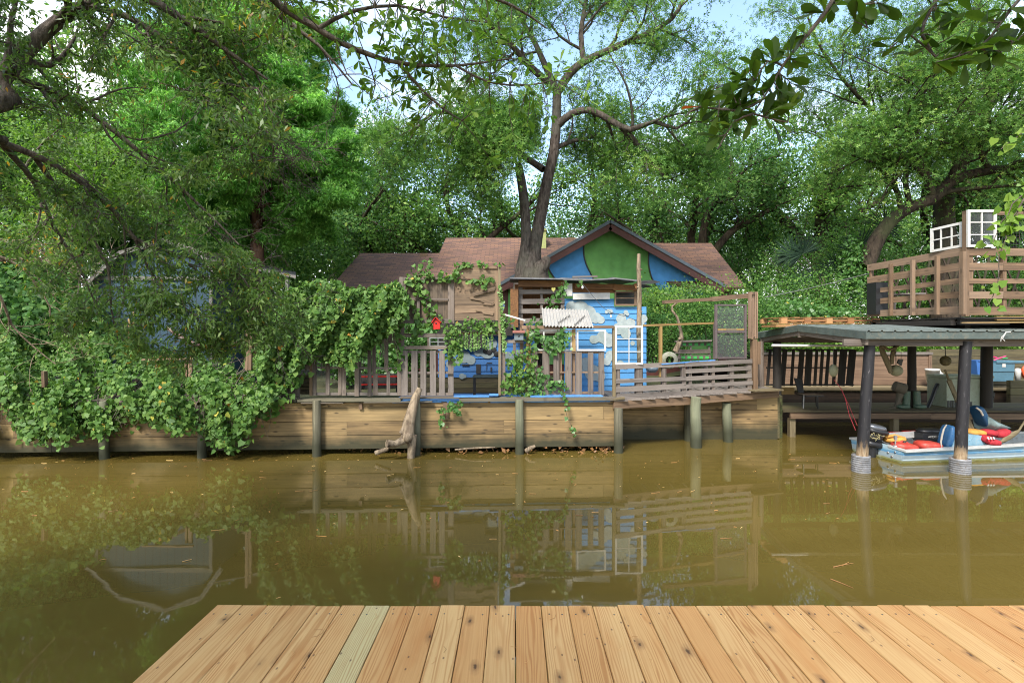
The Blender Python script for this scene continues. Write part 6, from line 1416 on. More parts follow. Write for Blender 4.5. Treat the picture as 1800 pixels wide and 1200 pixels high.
mb = MB(); Q = [P(x_, y_, 9.9) for x_, y_ in ((1655, 786), (1654, 776), (1656, 765), (1659, 754), (1664, 746))]; mb.tube(Q, [.012, .016, .018, .016, .012], 8); mb.build('edge_piping', M['cream'], s1)
mb = MB(); mb.ell(P(1673, 781, 10.15), (.14, .17, .07), Mx(-35), pw=.7); mb.bar(P(1660, 788, 10), P(1672, 786, 10), .10, .04); mb.build('seat_cushion', M['ltblue'], s1)
s2 = thing('boat_seat', 'dark blue boat seat with a grey cover, right of the right front post', 'seat', P(1728, 755, 10.5))
mb = MB(); mb.ell(P(1723, 732, 10.5), (.065, .16, .24), Mx(-24), pw=.55, nu=22); mb.build('back_cushion', M['seatdk'], s2)
mb = MB(); mb.tube(pp((1716, 716, 10.35), (1724, 722, 10.33), (1728, 730, 10.33)), .018, 8); mb.build('edge_piping', M['cream'], s2)
mb = MB(); g = np.random.default_rng(4)
cv = [(1727, 727), (1740, 733), (1755, 742), (1778, 752), (1762, 757), (1745, 760), (1732, 752)]; c0 = P(1745, 745, 10.25)
ring = [P(a_, b_, 10.35+g.uniform(-.06, .1)) for a_, b_ in cv]; ring2 = [(q_+c0)/2+Vector((0, -.06+g.uniform(-.04, .04), .02)) for q_ in ring]; n7 = len(ring)
mb.add(ring+ring2+[c0+Vector((0, -.1, 0))]+[q_+Vector((0, .25, -.03)) for q_ in ring], [(i, (i+1) % n7, n7+(i+1) % n7, n7+i) for i in range(n7)]+[(n7+i, n7+(i+1) % n7, 2*n7) for i in range(n7)]+[((i+1) % n7, i, 2*n7+1+i, 2*n7+1+(i+1) % n7) for i in range(n7)]+[tuple(2*n7+1+i for i in range(n7))], .5, None, True)
mb.build('cover', plain('grey_green_cover', (.22, .30, .30), .8, var=.25, scale=9, bmp=.4), s2)
mb = MB(); mb.poly([P(1697, 783, 10.05), P(1733, 782, 10.05), P(1728, 766, 10.05), P(1697, 763, 10.05)], .35, (0, -1, 0)); mb.bar(P(1704, 775, 10.045), P(1709, 769, 10.045), .02, .01, up=(0, -1, 0), tint=0); mb.single('locker_box', M['ltblue'], 'light blue locker box right beside the right front post', 'box')
mb = MB(); mb.ell(P(1712, 759, 10.3), (.20, .16, .065), Mx(5), pw=.75); mb.single('yellow_cushion', M['yel'], 'yellow orange cushion on top of the light blue locker', 'cushion')
v1 = thing('life_vest', 'red life vest under the grey cover near the boat middle', 'life vest', P(1750, 768, 10.3), 'red life vests in the boat'); mb = MB(); mb.ell(P(1738, 760, 10.3), (.15, .12, .07), Mx(6), pw=.75); mb.ell(P(1760, 761, 10.3), (.16, .12, .085), Mx(-8), pw=.7); mb.build('panels', M['vest'], v1)
v2 = thing('life_vest', 'red life vest with white straps at the near rim of the boat', 'life vest', P(1738, 782, 10.1), 'red life vests in the boat'); mb = MB(); mb.ell(P(1735, 772, 10.05), (.12, .12, .08), Mx(20), pw=.75); mb.ell(P(1746, 777, 10.0), (.12, .10, .06), Mx(5), pw=.7); mb.build('panels', M['vest'], v2)
mb = MB()
for x_ in (1736, 1741, 1746): mb.bar(P(x_, 768, 9.92), P(x_+2, 772, 9.90), .025, .012, up=(0, -1, 0))
mb.build('straps', M['white'], v2)
mb = MB(); mb.tube(pp((1804, 736, 10.3), (1796, 748, 10.3), (1790, 758, 10.25)), .018, 8); mb.ell(P(1775, 767, 10.2), (.24, .03, .055), Mx(-32)); mb.tube(pp((1790, 758, 10.25), (1780, 764, 10.2)), .022, 8); mb.single('paddle', M['olive'], 'brown paddle lying at the right edge of the boat', 'paddle')
mb = MB(); mb.bar(P(1699, 733, 10.6), P(1709, 755, 10.4), .10, .02, up=(0, -1, .2)); mb.single('oar_blade', M['olive'], 'tan oar blade standing up right behind the right front post', 'oar')
# ================================================================== IVY
def massleaves(root, X, NRM, size, leaf, g, T_=T_IVY, tb=(.1, .85), yel=.012, down=.7):
    k = len(X); nr = unit(NRM+g.normal(0, .42, (k, 3))); d = unit(g.normal(0, .55, (k, 3))+np.array([0, -.15, -down]))
    tint = tb[0]+(tb[1]-tb[0])*g.beta(2, 2.2, k); tint = np.where(g.random(k) < yel, .93+.07*g.random(k), tint)
    leaves('foliage', X, d, nr, size*np.clip(np.exp(g.normal(-.05, .33, k)), .45, 1.4), tint, leaf, root, T_)
# the mass on the left bank, spilling over the bulkhead
g = np.random.default_rng(12)
iv = thing('ivy', 'thick ivy thicket covering the left bank and spilling over the bulkhead', 'ivy', (-7.5, 11, 1))
n = 27000; px = g.uniform(-60, 475, n); s = g.random(n)**.85
bx = np.array([-60, 0, 60, 100, 130, 180, 230, 270, 300, 340, 370, 400, 435, 450, 475]); by = np.array([765, 768, 755, 778, 748, 752, 742, 728, 748, 738, 770, 778, 768, 705, 700])
zbot = CAMZ-(np.interp(px, bx, by)+g.normal(0, 7, n)-HY)*.01165
tx = np.array([-60, 0, 100, 200, 300, 380, 440, 475]); ty = np.array([592, 592, 600, 600, 620, 640, 640, 655]); ztop = CAMZ-(np.interp(px, tx, ty)+g.normal(0, 6, n)-HY)*.0135
ztop = ztop+.12*np.sin(px*.045)+.08*np.sin(px*.11+1)
Y_ = np.where(s < .42, 10.02+.25*np.sin(px*.06)*.4+g.normal(0, .07, n), 10.05+(s-.42)/.58*2.3); Y_ = Y_+.16*np.sin(px*.09+s*9)+.20*np.sin(px*.031+s*5+1)+g.normal(0, .07, n)
zk = 1.28+.10*np.sin(px*.07); Z_ = np.where(s < .42, zbot+(zk-zbot)*(s/.42), zk+(ztop-zk)*((s-.42)/.58)**.8)
Z_ = Z_+(.10*np.sin(px*.13+s*14)+.16*np.sin(px*.05+2)+.10*np.sin(px*.021+4*s))*np.clip(s*2.2, 0, 1)+g.normal(0, .05, n)
X_ = (px-905)*Y_/900; gapn = np.sin(px*.062+1.7)*np.sin(s*13+px*.018)+.5*np.sin(px*.15+s*21); kp = g.random(n) > np.clip((gapn-.55)*2.2, 0, .93); X_, Y_, Z_, s, px = X_[kp], Y_[kp], Z_[kp], s[kp], px[kp]; n = len(px)
NRM = np.stack([np.zeros(n), np.where(s < .42, -1., -.55), np.where(s < .42, .35, .85)], 1)
massleaves(iv, np.stack([X_, Y_, Z_], 1), NRM, .076, LG['ivy'], g)
tu = Tubes()
for k in range(70):
    a = g.integers(0, n); x0 = X_[a]; tu.add([(x0, 10.3, 1.25), (x0+g.normal(0, .1), 10.1, 1.1), (x0+g.normal(0, .12), 10.05, .8), (x0+g.normal(0, .12), 10.05, g.uniform(.35, .7))], [.008, .006, .005, .003], 4)
for k in range(60):
    x0 = g.uniform(-10.5, -5); tu.add([(x0, 10.4, 1.2), (x0+g.normal(0, .4), 11.2, 1.6), (x0+g.normal(0, .6), 12.2, 1.9)], [.012, .01, .005], 4)
tu.build('stem', M['bark3'], iv)

def vine(label, paths, n_per_m, spread, size, leaf, seed, T_=T_IVY, name='ivy', cat='ivy', Y=None, stemr=.006, tb=(.1, .85), yel=.012, group=None, down=.7, nrm=(0, -1, .35)):
    g = np.random.default_rng(seed); tu = Tubes(); XS = []
    for pth in paths:
        Q, _ = smooth_path([P(a, b_, (q_[0] if q_ else (Y or YF(a)-.06))) for a, b_, *q_ in pth], [1]*len(pth), .12)
        Q = Q+g.normal(0, .012, Q.shape); tu.add(Q, np.linspace(stemr, stemr*.5, len(Q)), 4)
        L_ = np.linalg.norm(np.diff(Q, axis=0), axis=1).sum(); k = max(3, int(L_*n_per_m)); i = g.uniform(0, len(Q)-1.001, k); j = i.astype(int); f = (i-j)[:, None]
        XS.append(Q[j]*(1-f)+Q[j+1]*f+g.normal(0, 1, (k, 3))*np.array([spread, spread*.5, spread]))
    X = np.concatenate(XS); c_ = X.mean(0); root = thing(name, label, cat, (c_[0], c_[1], X[:, 2].min()), group)
    tu.build('stem', M['bark3'], root); massleaves(root, X, np.tile(np.array(nrm, float), (len(X), 1)), size, leaf, g, T_, tb, yel, down)
    return root
# mass over the picket fence
g = np.random.default_rng(14)
iv = thing('ivy', 'dense ivy mass draped over the picket fence left of the barn wood panel', 'ivy', (-3.3, 10.6, 1.5))
n = 10500; px = g.uniform(455, 715, n)
tx = np.array([455, 500, 540, 580, 620, 660, 700, 715]); ty = np.array([560, 512, 498, 494, 508, 505, 500, 520]); bx = np.array([455, 480, 500, 530, 555, 580, 600, 612, 640, 665, 690, 700, 715]); by = np.array([690, 680, 685, 640, 628, 632, 640, 652, 615, 600, 575, 556, 556])
s = g.random(n); py = np.interp(px, tx, ty)*(1-s)+np.interp(px, bx, by)*s+g.normal(0, 4, n)
Y_ = 10.35-.16*np.sin(s*3.1)+.10*np.sin(px*.07+s*6)+.07*np.sin(px*.17+s*13)+g.normal(0, .06, n); back = g.random(n) < .25; Y_ = np.where(back, Y_+g.uniform(.1, .9, n), Y_)
X = np.stack([(px-905)*Y_/900, Y_, CAMZ-(py-HY)*Y_/900], 1); NRM = np.tile(np.array([0, -1, .4]), (n, 1)); NRM[s < .12] = [0, -.4, 1]
massleaves(iv, X, NRM, .076, LG['ivy'], g)
tu = Tubes()
for k in range(60):
    x0 = g.uniform(-4.9, -2.4); z0 = g.uniform(2.6, 3.3); tu.add([(x0, 10.55, z0), (x0+g.normal(0, .1), 10.45, z0-.5), (x0+g.normal(0, .15), 10.5, z0-1.1)], [.01, .008, .004], 4)
tu.build('stem', M['bark3'], iv)
vine('ivy hanging over the bulkhead below the leafy branches, right end of the bank thicket', [[(455, 660, 10.2), (465, 700, 10.15), (460, 740, 10.1)], [(480, 650, 10.25), (488, 690, 10.2), (480, 712, 10.15)], [(500, 655, 10.3), (498, 690, 10.2), (478, 710, 10.15)], [(425, 690, 10.1), (428, 740, 10.0), (433, 770, 10)], [(405, 700, 10.1), (408, 750, 10), (400, 778, 10)], [(520, 660, 10.4), (505, 680, 10.3)]], 95, .13, .10, LG['ivy'], 21)
vine('ivy trailing along the top of the barn wood panel and down its face', [[(700, 512), (716, 490), (740, 484), (765, 486), (790, 488), (800, 486)], [(735, 486), (737, 505), (745, 525), (752, 545), (758, 560), (752, 575)], [(700, 505), (712, 525), (722, 540), (735, 555), (738, 572), (730, 580)], [(720, 492), (732, 500), (738, 515)], [(700, 560), (697, 590), (700, 620), (696, 645)], [(715, 580), (730, 585), (745, 583)], [(748, 480), (752, 468), (757, 458)], [(740, 478), (738, 470), (742, 462)]], 62, .055, .085, LG['ivy'], 22)
vine('ivy garland across the torn plank panel', [[(798, 480), (806, 472), (812, 464), (835, 464), (858, 465), (880, 466)], [(815, 490), (835, 493), (855, 492), (866, 490)], [(833, 494), (838, 500)], [(850, 492), (853, 505)], [(800, 490), (805, 484)]], 55, .035, .075, LG['ivy'], 23)
vine('ivy curtain hanging left of the fence opening', [[(876, 570), (850, 574), (820, 572), (800, 580), (795, 605), (798, 640)], [(812, 572), (803, 590), (806, 615), (803, 635)], [(785, 578), (792, 600), (790, 618)], [(870, 566), (845, 568), (820, 568)], [(770, 560), (785, 572), (800, 575)], [(868, 578), (850, 582), (835, 580)], [(880, 568), (892, 570), (898, 566)]], 75, .06, .075, LG['ivy'], 24, yel=.005)
g = np.random.default_rng(31)
for k, (x, y0, y1) in enumerate(((805, 586, 616), (812, 586, 615), (818, 584, 614), (821, 584, 613), (828, 583, 619), (833.5, 584, 616), (837, 584, 615), (842, 584, 614), (849, 585, 612), (853, 585, 615), (858.5, 586, 614), (865, 587, 615))):
    pos = []; y = y0
    rt = thing('string_plant', 'strand of beady green leaves hanging in the fence opening, with others like it', 'plant', P(x, y1, 10.72), 'beady hanging strands in the fence opening')
    while y < y1: pos += [P(x+g.uniform(-1.3, 1.3), y, 10.72+g.uniform(-.02, .02)) for _ in range(2)]; y += 1.5
    X = np.array([tuple(q_) for q_ in pos]); leaves('leaf_beads', X, g.normal(0, 1, X.shape), g.normal(0, .4, X.shape)+np.array([0, -1, .3]), .034, g.random(len(X)), LG['pearl'], rt, T_IVY)
    tu = Tubes(); tu.add([P(x, y0-3, 10.74), P(x, y1, 10.74)], [.004, .003], 4); tu.build('stem', M['bark3'], rt)
pos = []
vine('beady green vine running down beside the thin pale post', [[(879, 503, 10.7), (882, 530, 10.7), (883, 560, 10.7), (885, 590, 10.7), (886, 618, 10.7)]], 150, .02, .045, LG['pearl'], 33, name='hanging_vine', cat='vine')
vine('bushy ivy clump below the grey birdhouse, over the bulkhead edge', [[(912, 620), (910, 650), (905, 680), (912, 702)], [(920, 612), (925, 640), (928, 670), (930, 700)], [(905, 660), (893, 672), (886, 680)], [(930, 650), (935, 690), (925, 708)], [(915, 640), (915, 690)], [(905, 630), (898, 650), (900, 690)], [(932, 570), (930, 600), (934, 640)]], 85, .075, .072, LG['ivy'], 25, yel=.02)
vine('light ivy climbing across the white three pane window', [[(932, 585), (945, 590), (955, 605), (968, 600), (985, 612), (1000, 600)], [(940, 578), (950, 596), (965, 608), (975, 590), (990, 585)], [(990, 580), (1000, 590), (985, 595)], [(955, 660), (965, 675), (980, 672), (1000, 685)], [(940, 690), (950, 660), (948, 650)], [(968, 615), (980, 616)], [(935, 680), (955, 690)]], 60, .05, .08, LG['ivylight'], 26, yel=.0)
vine('thin ivy strand hanging down the bulkhead right of the middle', [[(985, 690, 10.5), (998, 700, 10.5), (996, 720, 10.5), (1003, 745, 10.5), (1008, 760, 10.5)]], 34, .025, .07, LG['ivylight'], 27, yel=0)
vine('small ivy tuft sprouting around the wooden cleat on the bulkhead', [[(785, 708, 10.42), (800, 715, 10.4), (810, 708, 10.4), (802, 728, 10.4)], [(770, 722, 10.42), (785, 724, 10.4), (800, 718, 10.4)], [(778, 720, 10.42), (775, 740, 10.4), (777, 752, 10.4)], [(790, 712, 10.42), (805, 705, 10.4)]], 75, .03, .06, LG['ivylight'], 28, yel=0)
vine('ivy sprigs on the slatted side and roof edge of the shack', [[(990, 495, 11.85), (992, 515, 11.9), (975, 535, 11.95), (968, 550, 11.9)], [(955, 535, 11.95), (975, 520, 11.95), (985, 505, 11.9)], [(925, 570, 11.4), (945, 565, 11.4), (960, 560, 11.4)], [(1018, 492, 11.8), (1020, 500, 11.8)]], 60, .06, .07, LG['ivylight'], 29, yel=.01)
vine('feathery greenery growing over the brown top beam', [[(1120, 510, 12.6), (1150, 515, 12.4), (1180, 520, 12.2), (1210, 522, 12.1)], [(1210, 515, 12.3), (1230, 505, 12.3), (1250, 515, 12.3)], [(1260, 512, 12.4), (1280, 500, 12.4), (1300, 505, 12.4), (1315, 508, 12.4)], [(1135, 520, 12.4), (1160, 530, 12.3), (1185, 532, 12.2)]], 260, .17, .06, LG['lime'], 30, T_QUAD, yel=0)
vine('yellow green grape vine hanging at the right edge in front of the rooftop deck', [[(1810, 330, 4.6), (1790, 370, 4.6), (1775, 395, 4.6), (1765, 420, 4.6), (1757, 455, 4.6), (1750, 500, 4.6), (1740, 535, 4.6)], [(1812, 225, 4.6), (1790, 240, 4.6), (1775, 250, 4.6), (1755, 258, 4.6)], [(1830, 330, 4.6), (1800, 350, 4.6), (1785, 385, 4.6), (1790, 420, 4.6)], [(1800, 340, 4.6), (1770, 370, 4.6), (1755, 400, 4.6), (1745, 425, 4.6)], [(1850, 250, 4.7), (1815, 300, 4.7), (1800, 380, 4.7)]], 40, .05, .066, LG['lime'], 34, name='grape_vine', cat='vine', tb=(.35, 1.0), yel=.0)

# dead leaves and twigs afloat, and the litter under the bulkhead
g = np.random.default_rng(40); n = 260
px = g.uniform(-20, 1500, n); py = 798+g.exponential(42, n)*(.6+.8*g.random(n)); py = np.minimum(py, 1050); Y_ = 900*2.5/(py-584)
X = np.stack([(px-905)*Y_/900, Y_, np.full(n, .004)], 1)
fl_ = leaves('floating_leaves', X, np.stack([g.normal(size=n), g.normal(size=n)*.6, np.zeros(n)], 1), np.tile(np.array([0, 0, 1.]), (n, 1))+g.normal(0, .1, (n, 3)), .045*(1+g.uniform(-.5, .6, n)), g.random(n), LG['litter'], None, T_LONG); tag(fl_, kind='stuff')
n = 170; px = g.uniform(600, 1100, n); Y_ = bankY(0)+g.uniform(-.2, .3, n)
X = np.stack([(px-905)*10.6/900, Y_+.002*px*0, .02+.10*g.random(n)*g.random(n)], 1)
lt = leaves('bank_litter', X, g.normal(size=(n, 3)), np.tile(np.array([0, -.6, .8]), (n, 1))+g.normal(0, .5, (n, 3)), .10*(1+g.uniform(-.5, .6, n)), g.random(n)*.2, LG['litter'], None, T_QUAD); tag(lt, kind='stuff')
mb = MB()
for k in range(46):
    y = 860+abs(rnd.gauss(0, 60)) if k % 2 else 800+rnd.random()*40; x = rnd.uniform(20, 1480); Yk = 900*2.5/(y-584); c_ = Vector(((x-905)*Yk/900, Yk, .004)); a_ = rnd.uniform(-.6, .6); L_ = rnd.uniform(.04, .16)
    mb.tube([c_, c_+Vector((math.cos(a_)*L_*.5, math.sin(a_)*L_*.5, .006)), c_+Vector((math.cos(a_+.2)*L_, math.sin(a_+.2)*L_, .002))], .0035, 4)
o = mb.build('floating_twigs', LG['litter']); tag(o, kind='stuff')
for (x0, y0, x1, y1), lab in (((1465, 997, 1500, 990), 'forked orange brown twig afloat, the larger one at the right'), ((1460, 1018, 1500, 1034), 'thin straight twig afloat just above the dock edge')):
    Ya = 900*2.5/(y0-584); Yb_ = 900*2.5/(y1-584); a = Vector(((x0-905)*Ya/900, Ya, .006)); b_ = Vector(((x1-905)*Yb_/900, Yb_, .006)); mb = MB(); mb.tube([a, a.lerp(b_, .5)+Vector((0, .006, 0)), b_], [.006, .005, .002], 6)
    if 'forked' in lab: mb.tube([a.lerp(b_, .45), a.lerp(b_, .9)+Vector((-.01, .03, 0))], [.005, .002], 6)
    mb.single('floating_twig', LG['litter'], lab, 'twig')
mb = MB()
for k in range(30):
    x = rnd.uniform(-1.6, 2.2); y = rnd.uniform(2.3, 2.85); a_ = rnd.uniform(0, 3.1); L_ = rnd.uniform(.02, .07); c_ = Vector((x, y, .9625)); mb.tube([c_, c_+Vector((math.cos(a_)*L_*.5, math.sin(a_)*L_*.5, .002)), c_+Vector((math.cos(a_+.5)*L_, math.sin(a_+.5)*L_, 0))], .0009, 4)
o = mb.build('pine_needles', LG['litter']); tag(o, kind='stuff')
for (x0, y0, x1, y1, r), lab in (((800, 790, 870, 786, .02), 'thin grey drift branch lodged under the bulkhead, left of the two'), ((925, 792, 940, 784, .05), 'short thick piece of driftwood beside the middle piling')):
    mb = MB(); mb.tube([P(x0, y0, 10.55), P((x0+x1)/2, (y0+y1)/2-1, 10.5), P(x1, y1, 10.55)], [r, r*.9, r*.6], 8); mb.single('drift_branch', M['drift'], lab, 'driftwood')

# ================================================================== OVERHANGING TREES ON THE NEAR BANK
def lpick(X):
    px = X[:, 0]*900/X[:, 1]+905; py = 584-(X[:, 2]-2.5)*900/X[:, 1]
    lim = np.interp(py, [0, 140, 200, 290, 330, 430, 480, 520, 600, 640], [600, 570, 500, 470, 400, 390, 520, 575, 520, 420])+24*np.sin(py*.09)
    hole = (np.abs(px-290) < 75) & (np.abs(py-175-.25*(px-290)) < 42)
    low = T.g.random(len(X)) < np.interp(py, [180, 320], [0, .22])
    gap = ~low & (T.g.random(len(X)) > .35*(np.sin(px*.045+1)*np.sin(py*.055) > .1))
    shedgap = (px > 165) & (px < 400) & (py > 425) & (py < 590) & (T.g.random(len(X)) < .14)
    return (px < lim) & ~shedgap & ~(hole & (T.g.random(len(X)) < .6)) & gap
T = Tree(51, 3, (10, 7, 5), (.42, .5, .5), .28, .0, (25, 70), .22, 15, .07, .0028)
b0 = Vector((-5.3, 1.0, .6))
T.limb([b0, Vector((-5.35, 1.3, 2.5)), Vector((-5.3, 1.9, 4.2)), Vector((-5.4, 2.6, 5.6))], [.26, .2, .17, .12], grow=False)
st_ = Vector((-5.32, 1.7, 3.8))
def L(pts, r, **k):
    pts = [q_ if isinstance(q_, Vector) else P(*q_) for q_ in pts]; T.limb(pts, r, step=.25, **k)
L([st_, (-40, 190, 4.3), (0, 140, 4.6), (55, 80, 4.8), (110, 32, 4.9), (180, -5, 5.0), (290, -60, 5.1)], [.11, .085, .075, .065, .055, .045, .03], t0=.3, Lc=2.6)
L([(150, 10, 5.0), (225, 30, 4.9), (300, 77, 4.8), (370, 130, 4.8), (430, 190, 4.8), (485, 250, 4.8)], [.035, .03, .026, .022, .016, .007], t0=.1, Lc=2.6)
L([(20, 125, 4.6), (45, 144, 4.8), (120, 172, 5.0), (200, 230, 5.2), (290, 305, 5.4), (360, 370, 5.5), (420, 430, 5.6)], [.04, .034, .03, .025, .02, .014, .007], t0=.1, Lc=2.6)
L([st_, (-60, 230, 4.4), (0, 250, 4.8), (70, 277, 5.0), (135, 315, 5.2), (200, 370, 5.3), (237, 418, 5.4), (290, 440, 5.4), (385, 466, 5.5), (470, 500, 5.6)], [.06, .042, .035, .03, .026, .022, .018, .014, .01, .006], t0=.25, Lc=2.4)
L([(60, 275, 5.0), (100, 330, 5.3), (150, 400, 5.5), (190, 470, 5.6), (195, 540, 5.6), (208, 600, 5.6)], [.025, .022, .018, .014, .01, .005], t0=.1, Lc=1.6)
L([(0, 250, 4.8), (60, 320, 5.5), (95, 400, 6), (140, 470, 6.3), (170, 540, 6.5)], [.03, .026, .02, .014, .006], t0=.2, Lc=1.8)
L([Vector((-5.35, 2.2, 5)), (60, -80, 4.2), (180, -40, 4.4), (300, 20, 4.5), (400, 90, 4.6), (470, 140, 4.7)], [.08, .06, .045, .035, .02, .01], t0=.3, Lc=2.6)
L([(385, 466, 5.5), (420, 480, 5.5), (450, 520, 5.6), (500, 560, 5.7)], [.014, .012, .01, .005], t0=.05, Lc=2.0)
L([(237, 418, 5.4), (260, 470, 5.5), (300, 520, 5.6), (350, 560, 5.7)], [.016, .012, .01, .005], t0=.1, Lc=1.8)
L([(290, 440, 5.4), (340, 470, 5.6), (400, 530, 5.8), (430, 570, 5.9)], [.014, .012, .01, .005], t0=.05, Lc=1.8)
L([(420, 190, 4.8), (440, 260, 5), (450, 310, 5.1)], [.014, .01, .005], t0=.05, Lc=1.8)
L([Vector((-5.35, 2.2, 5)), (200, -120, 4.0), (380, -60, 4.2), (480, 20, 4.3), (560, 80, 4.4), (620, 150, 4.5)], [.07, .05, .035, .025, .014, .007], t0=.35, Lc=2.3)
T.finish('willow_oak', 'overhanging narrow leaved tree filling the upper left, its limbs drooping to the right', 'tree', b0, LG['oakgray'], M['bark3'], T_LONG, .066, .35, .5, .45, (.0, 1.0), pick=lpick)
print('left tree', T.count)
# bare grey twigs hanging at the left edge
T = Tree(52, 2, (7, 5), (.5, .5), .1, .0, (20, 60), .25, 0, .05, .0025); T.lp = []
tu = thing('dead_branches', 'bare pale dead branches hanging in front of the thicket at the left edge', 'branches', tuple(P(60, 620, 7.5)))
for pts in ([(-30, 440, 7), (40, 470, 7.3), (68, 510, 7.5), (88, 540, 7.6), (85, 590, 7.6)], [(-40, 500, 7), (0, 520, 7.2), (20, 570, 7.4), (60, 610, 7.5), (98, 640, 7.6)], [(-30, 460, 7), (60, 455, 7.4), (130, 470, 7.6), (180, 480, 7.7)], [(-30, 420, 6.8), (30, 425, 7), (90, 450, 7.2)]):
    T.limb([P(*q_) for q_ in pts], list(np.linspace(.022, .006, len(pts))), t0=.15, Lc=1.6)
T.T.build('twigs', M['drift'], tu)

# water oak branch with broad bright leaves across the top
def whorl_tree(seed, limbs, clusters, name, label, trunk, leaf, size, sizev=.25, per=(5, 9), twigr=.003, tb=(.05, .95), dirb=(0, 0, -.15), T_=T_BIG):
    g = np.random.default_rng(seed); root = thing(name, label, 'tree', trunk[0][0]); tu = Tubes()
    Q, rr = smooth_path([q_[0] for q_ in trunk], [q_[1] for q_ in trunk], .3); tu.add(Q, rr, 12); pts_all = []
    for pts, r0, r1 in limbs:
        pts = [q_ if isinstance(q_, Vector) else P(*q_) for q_ in pts]; Q, rr = smooth_path(pts, list(np.linspace(r0, r1, len(pts))), .12); tu.add(Q, rr, 7); pts_all.append(Q)
    allp = np.concatenate(pts_all); X = []; D = []; NR = []
    for c_ in clusters:
        e = np.array(P(*c_)) if not isinstance(c_, np.ndarray) else c_; i = np.argmin(np.linalg.norm(allp-e, axis=1)); a = allp[i]; mid = (a+e)/2+g.normal(0, .03, 3)*np.linalg.norm(e-a)
        tu.add([a, mid, e], [twigr*1.3, twigr, twigr*.6], 5); ax = unit((e-mid)[None])[0]
        for k in range(g.integers(*per)):
            v = g.normal(size=3); v -= ax*v.dot(ax); v /= np.linalg.norm(v); d = ax*g.uniform(.1, .9)+v*g.uniform(.5, 1)+np.array(dirb)
            X.append(e-ax*g.uniform(0, .5)*size); D.append(d); NR.append(g.normal(0, .55, 3)+np.array([0, -.15, 1]))
    n = len(X); tu.build('trunk', M['bark3'], root); tint = tb[0]+(tb[1]-tb[0])*g.beta(2, 2, n); tint = np.where(g.random(n) < .015, 1, tint)
    leaves('crown', np.array(X), np.array(D), np.array(NR), size*(1+g.uniform(-sizev, sizev, n)), tint, leaf, root, T_); print(name, n); return root
g = np.random.default_rng(60)
limbs = [([Vector((-3.0, -1.2, 4.5)), Vector((-2.6, 1.2, 5.2)), (440, -40, 3.6), (500, 16, 3.7), (548, 44, 3.75), (600, 76, 3.8), (660, 100, 3.8), (708, 112, 3.85), (770, 116, 3.9), (820, 114, 3.95), (900, 103, 4.0)], .036, .006),
         ([(700, 110, 3.85), (740, 156, 3.9), (780, 192, 3.95), (812, 212, 4)], .014, .005), ([(560, 50, 3.75), (620, 20, 3.8), (700, 10, 3.9), (780, 30, 4), (860, 40, 4)], .016, .005), ([(640, 92, 3.8), (660, 150, 3.9), (640, 200, 3.9)], .007, .002), ([(590, 70, 3.8), (610, 130, 3.8), (660, 175, 3.8)], .007, .002),
         ([(800, 115, 3.9), (860, 145, 3.9), (930, 150, 4), (975, 140, 4)], .01, .004), ([Vector((-2.6, 1.2, 5.2)), (600, -90, 3.2), (760, -40, 3.5), (900, 10, 3.8), (960, 50, 3.9)], .028, .005)]
cl_ = []
def near(limb, n, sp, a=.2, sz=1.0):
    pts = [q_ if isinstance(q_, Vector) else P(*q_) for q_ in limb]; Q, _ = smooth_path(pts, [1]*len(pts), .1)
    for _ in range(n):
        i = int(g.uniform(a, 1)*(len(Q)-1)); cl_.append(Q[i]+g.normal(0, sp, 3)*np.array([1, .8, 1]))
near(limbs[0][0], 95, .17, .45); near(limbs[1][0], 55, .2, 0); near(limbs[2][0], 75, .22, 0); near(limbs[5][0], 45, .22, 0); near(limbs[6][0], 55, .2, .45)
whorl_tree(61, limbs, cl_, 'water_oak', 'bright leaved branch reaching in from the top, left of the forked oak crown', [(Vector((-3.2, -1.8, .6)), .2), (Vector((-3.1, -1.6, 3)), .16), (Vector((-3.0, -1.2, 4.6)), .1)], LG['lime'], .082, per=(4, 8), tb=(.0, .95))
# broad dark leaves close to the camera at the top right
limbs = [([(1600, -200, 1.7), (1530, -110, 1.55), (1464, 0, 1.5), (1440, 36, 1.5), (1400, 84, 1.5), (1376, 116, 1.5), (1360, 144, 1.5), (1324, 200, 1.5)], .009, .002),
         ([(1376, 116, 1.5), (1350, 108, 1.5), (1328, 140, 1.5)], .0035, .002), ([(1345, 172, 1.5), (1300, 195, 1.5), (1230, 188, 1.5), (1205, 205, 1.5)], .0035, .002), ([(1324, 200, 1.5), (1290, 215, 1.5), (1262, 262, 1.5)], .003, .002), ([(1324, 200, 1.5), (1360, 210, 1.5), (1385, 215, 1.5)], .003, .002),
         ([Vector((3.0, -1.6, 3.6)), Vector((1.9, .2, 3.9)), (1600, -200, 1.7)], .05, .012), ([(1600, -200, 1.7), (1700, -110, 1.5), (1640, 10, 1.5), (1620, 60, 1.5), (1645, 100, 1.5), (1600, 62, 1.5), (1565, 85, 1.5)], .007, .0018), ([(1600, -200, 1.7), (1900, -90, 1.45), (1800, -10, 1.45), (1760, 40, 1.45), (1720, 85, 1.45), (1645, 110, 1.45)], .007, .0018), ([(1464, 0, 1.5), (1500, -20, 1.5), (1525, 50, 1.5)], .004, .002), ([(1720, 85, 1.45), (1760, 90, 1.45), (1800, 60, 1.45)], .003, .002)]
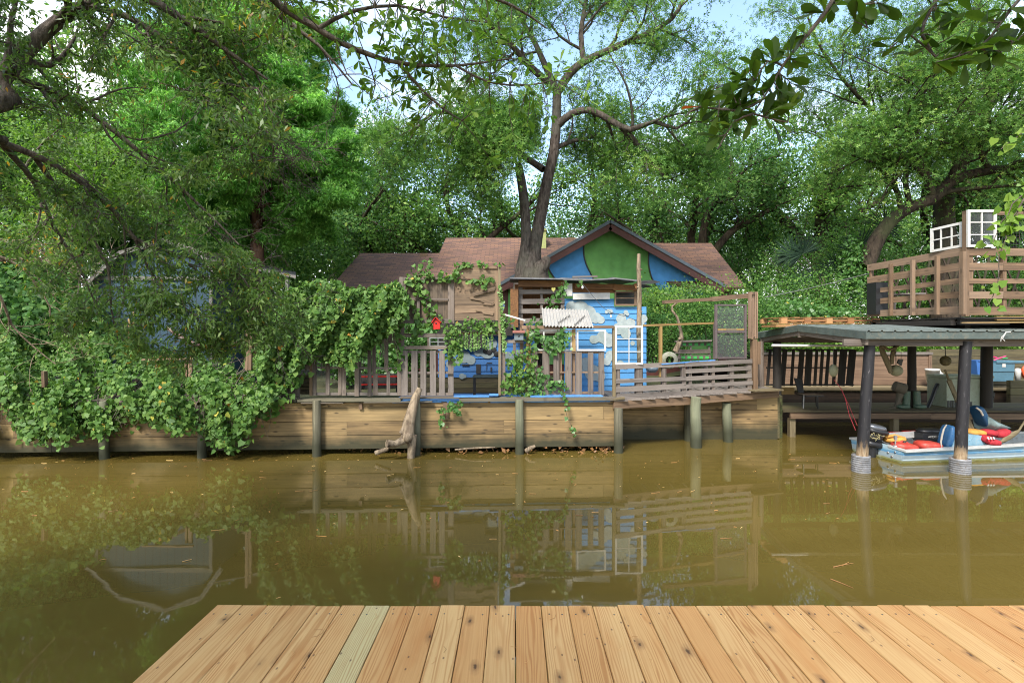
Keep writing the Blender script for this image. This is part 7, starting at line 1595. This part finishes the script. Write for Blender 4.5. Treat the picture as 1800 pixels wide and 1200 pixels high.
cl2 = [(1392, 96, 1.5), (1384, 84, 1.48), (1360, 96, 1.5), (1345, 105, 1.5), (1330, 118, 1.5), (1316, 128, 1.5), (1296, 140, 1.5), (1335, 140, 1.52), (1310, 150, 1.5), (1285, 158, 1.5), (1265, 170, 1.5), (1245, 178, 1.5), (1300, 172, 1.48), (1320, 176, 1.5), (1280, 190, 1.5), (1300, 200, 1.5), (1262, 208, 1.5), (1318, 205, 1.5), (1285, 222, 1.5), (1262, 240, 1.5), (1372, 140, 1.5), (1392, 148, 1.5), (1375, 165, 1.5), (1385, 195, 1.5), (1350, 195, 1.48), (1365, 210, 1.5), (1228, 186, 1.5), (1412, 60, 1.5), (1400, 110, 1.5), (1340, 158, 1.5),
       (1446, 10, 1.5), (1470, 12, 1.5), (1520, 20, 1.5), (1560, 6, 1.5), (1500, 38, 1.5), (1545, 0, 1.5), (1600, 50, 1.5), (1580, 66, 1.5), (1566, 80, 1.5), (1615, 75, 1.5), (1640, 62, 1.5), (1650, 95, 1.5), (1665, 110, 1.45), (1640, 20, 1.5), (1665, 10, 1.5), (1690, 90, 1.45), (1700, 110, 1.45), (1680, 60, 1.45), (1715, 70, 1.45), (1735, 40, 1.45), (1730, 95, 1.45), (1760, 20, 1.45), (1770, 60, 1.45), (1790, 75, 1.45), (1790, 20, 1.45), (1745, 75, 1.45), (1755, 110, 1.45), (1700, 20, 1.5), (1810, 45, 1.45), (1660, 122, 1.45)]
whorl_tree(62, limbs, cl2, 'water_oak', 'broad dark leaves on a branch close to the viewer at the top right', [(Vector((3.4, -2.4, .6)), .22), (Vector((3.3, -2.1, 2.4)), .17), (Vector((3.0, -1.6, 3.7)), .10)], LG['big'], .067, per=(4, 7), tb=(.05, .97), twigr=.0016)

# crown of a tree standing behind the viewer, shading the near water
T = Tree(71, 3, (8, 6, 5), (.5, .5, .5), .1, .2, (35, 75), .2, 40, .25, .008)
b0 = Vector((-5.4, -3.6, .6)); T.limb([b0, b0+Vector((.1, .1, 3)), b0+Vector((.4, .5, 5.4))], [.34, .26, .2], grow=False)
for k in range(7):
    a = k*.9; e = .5; d = Vector((math.cos(a)*math.cos(e), math.sin(a)*math.cos(e), math.sin(e))); s0 = b0+Vector((.4, .5, 4.6+.1*k)); T.limb([s0, s0+d*1.6, s0+d*3.4+Vector((0, 0, .2)), s0+d*4.6], [.14, .1, .06, .02], t0=.2, Lc=4)
T.finish('shade_tree', 'leafy tree standing on the near bank behind the viewer', 'tree', b0, LG['oak'], M['bark'], T_QUAD, .12)
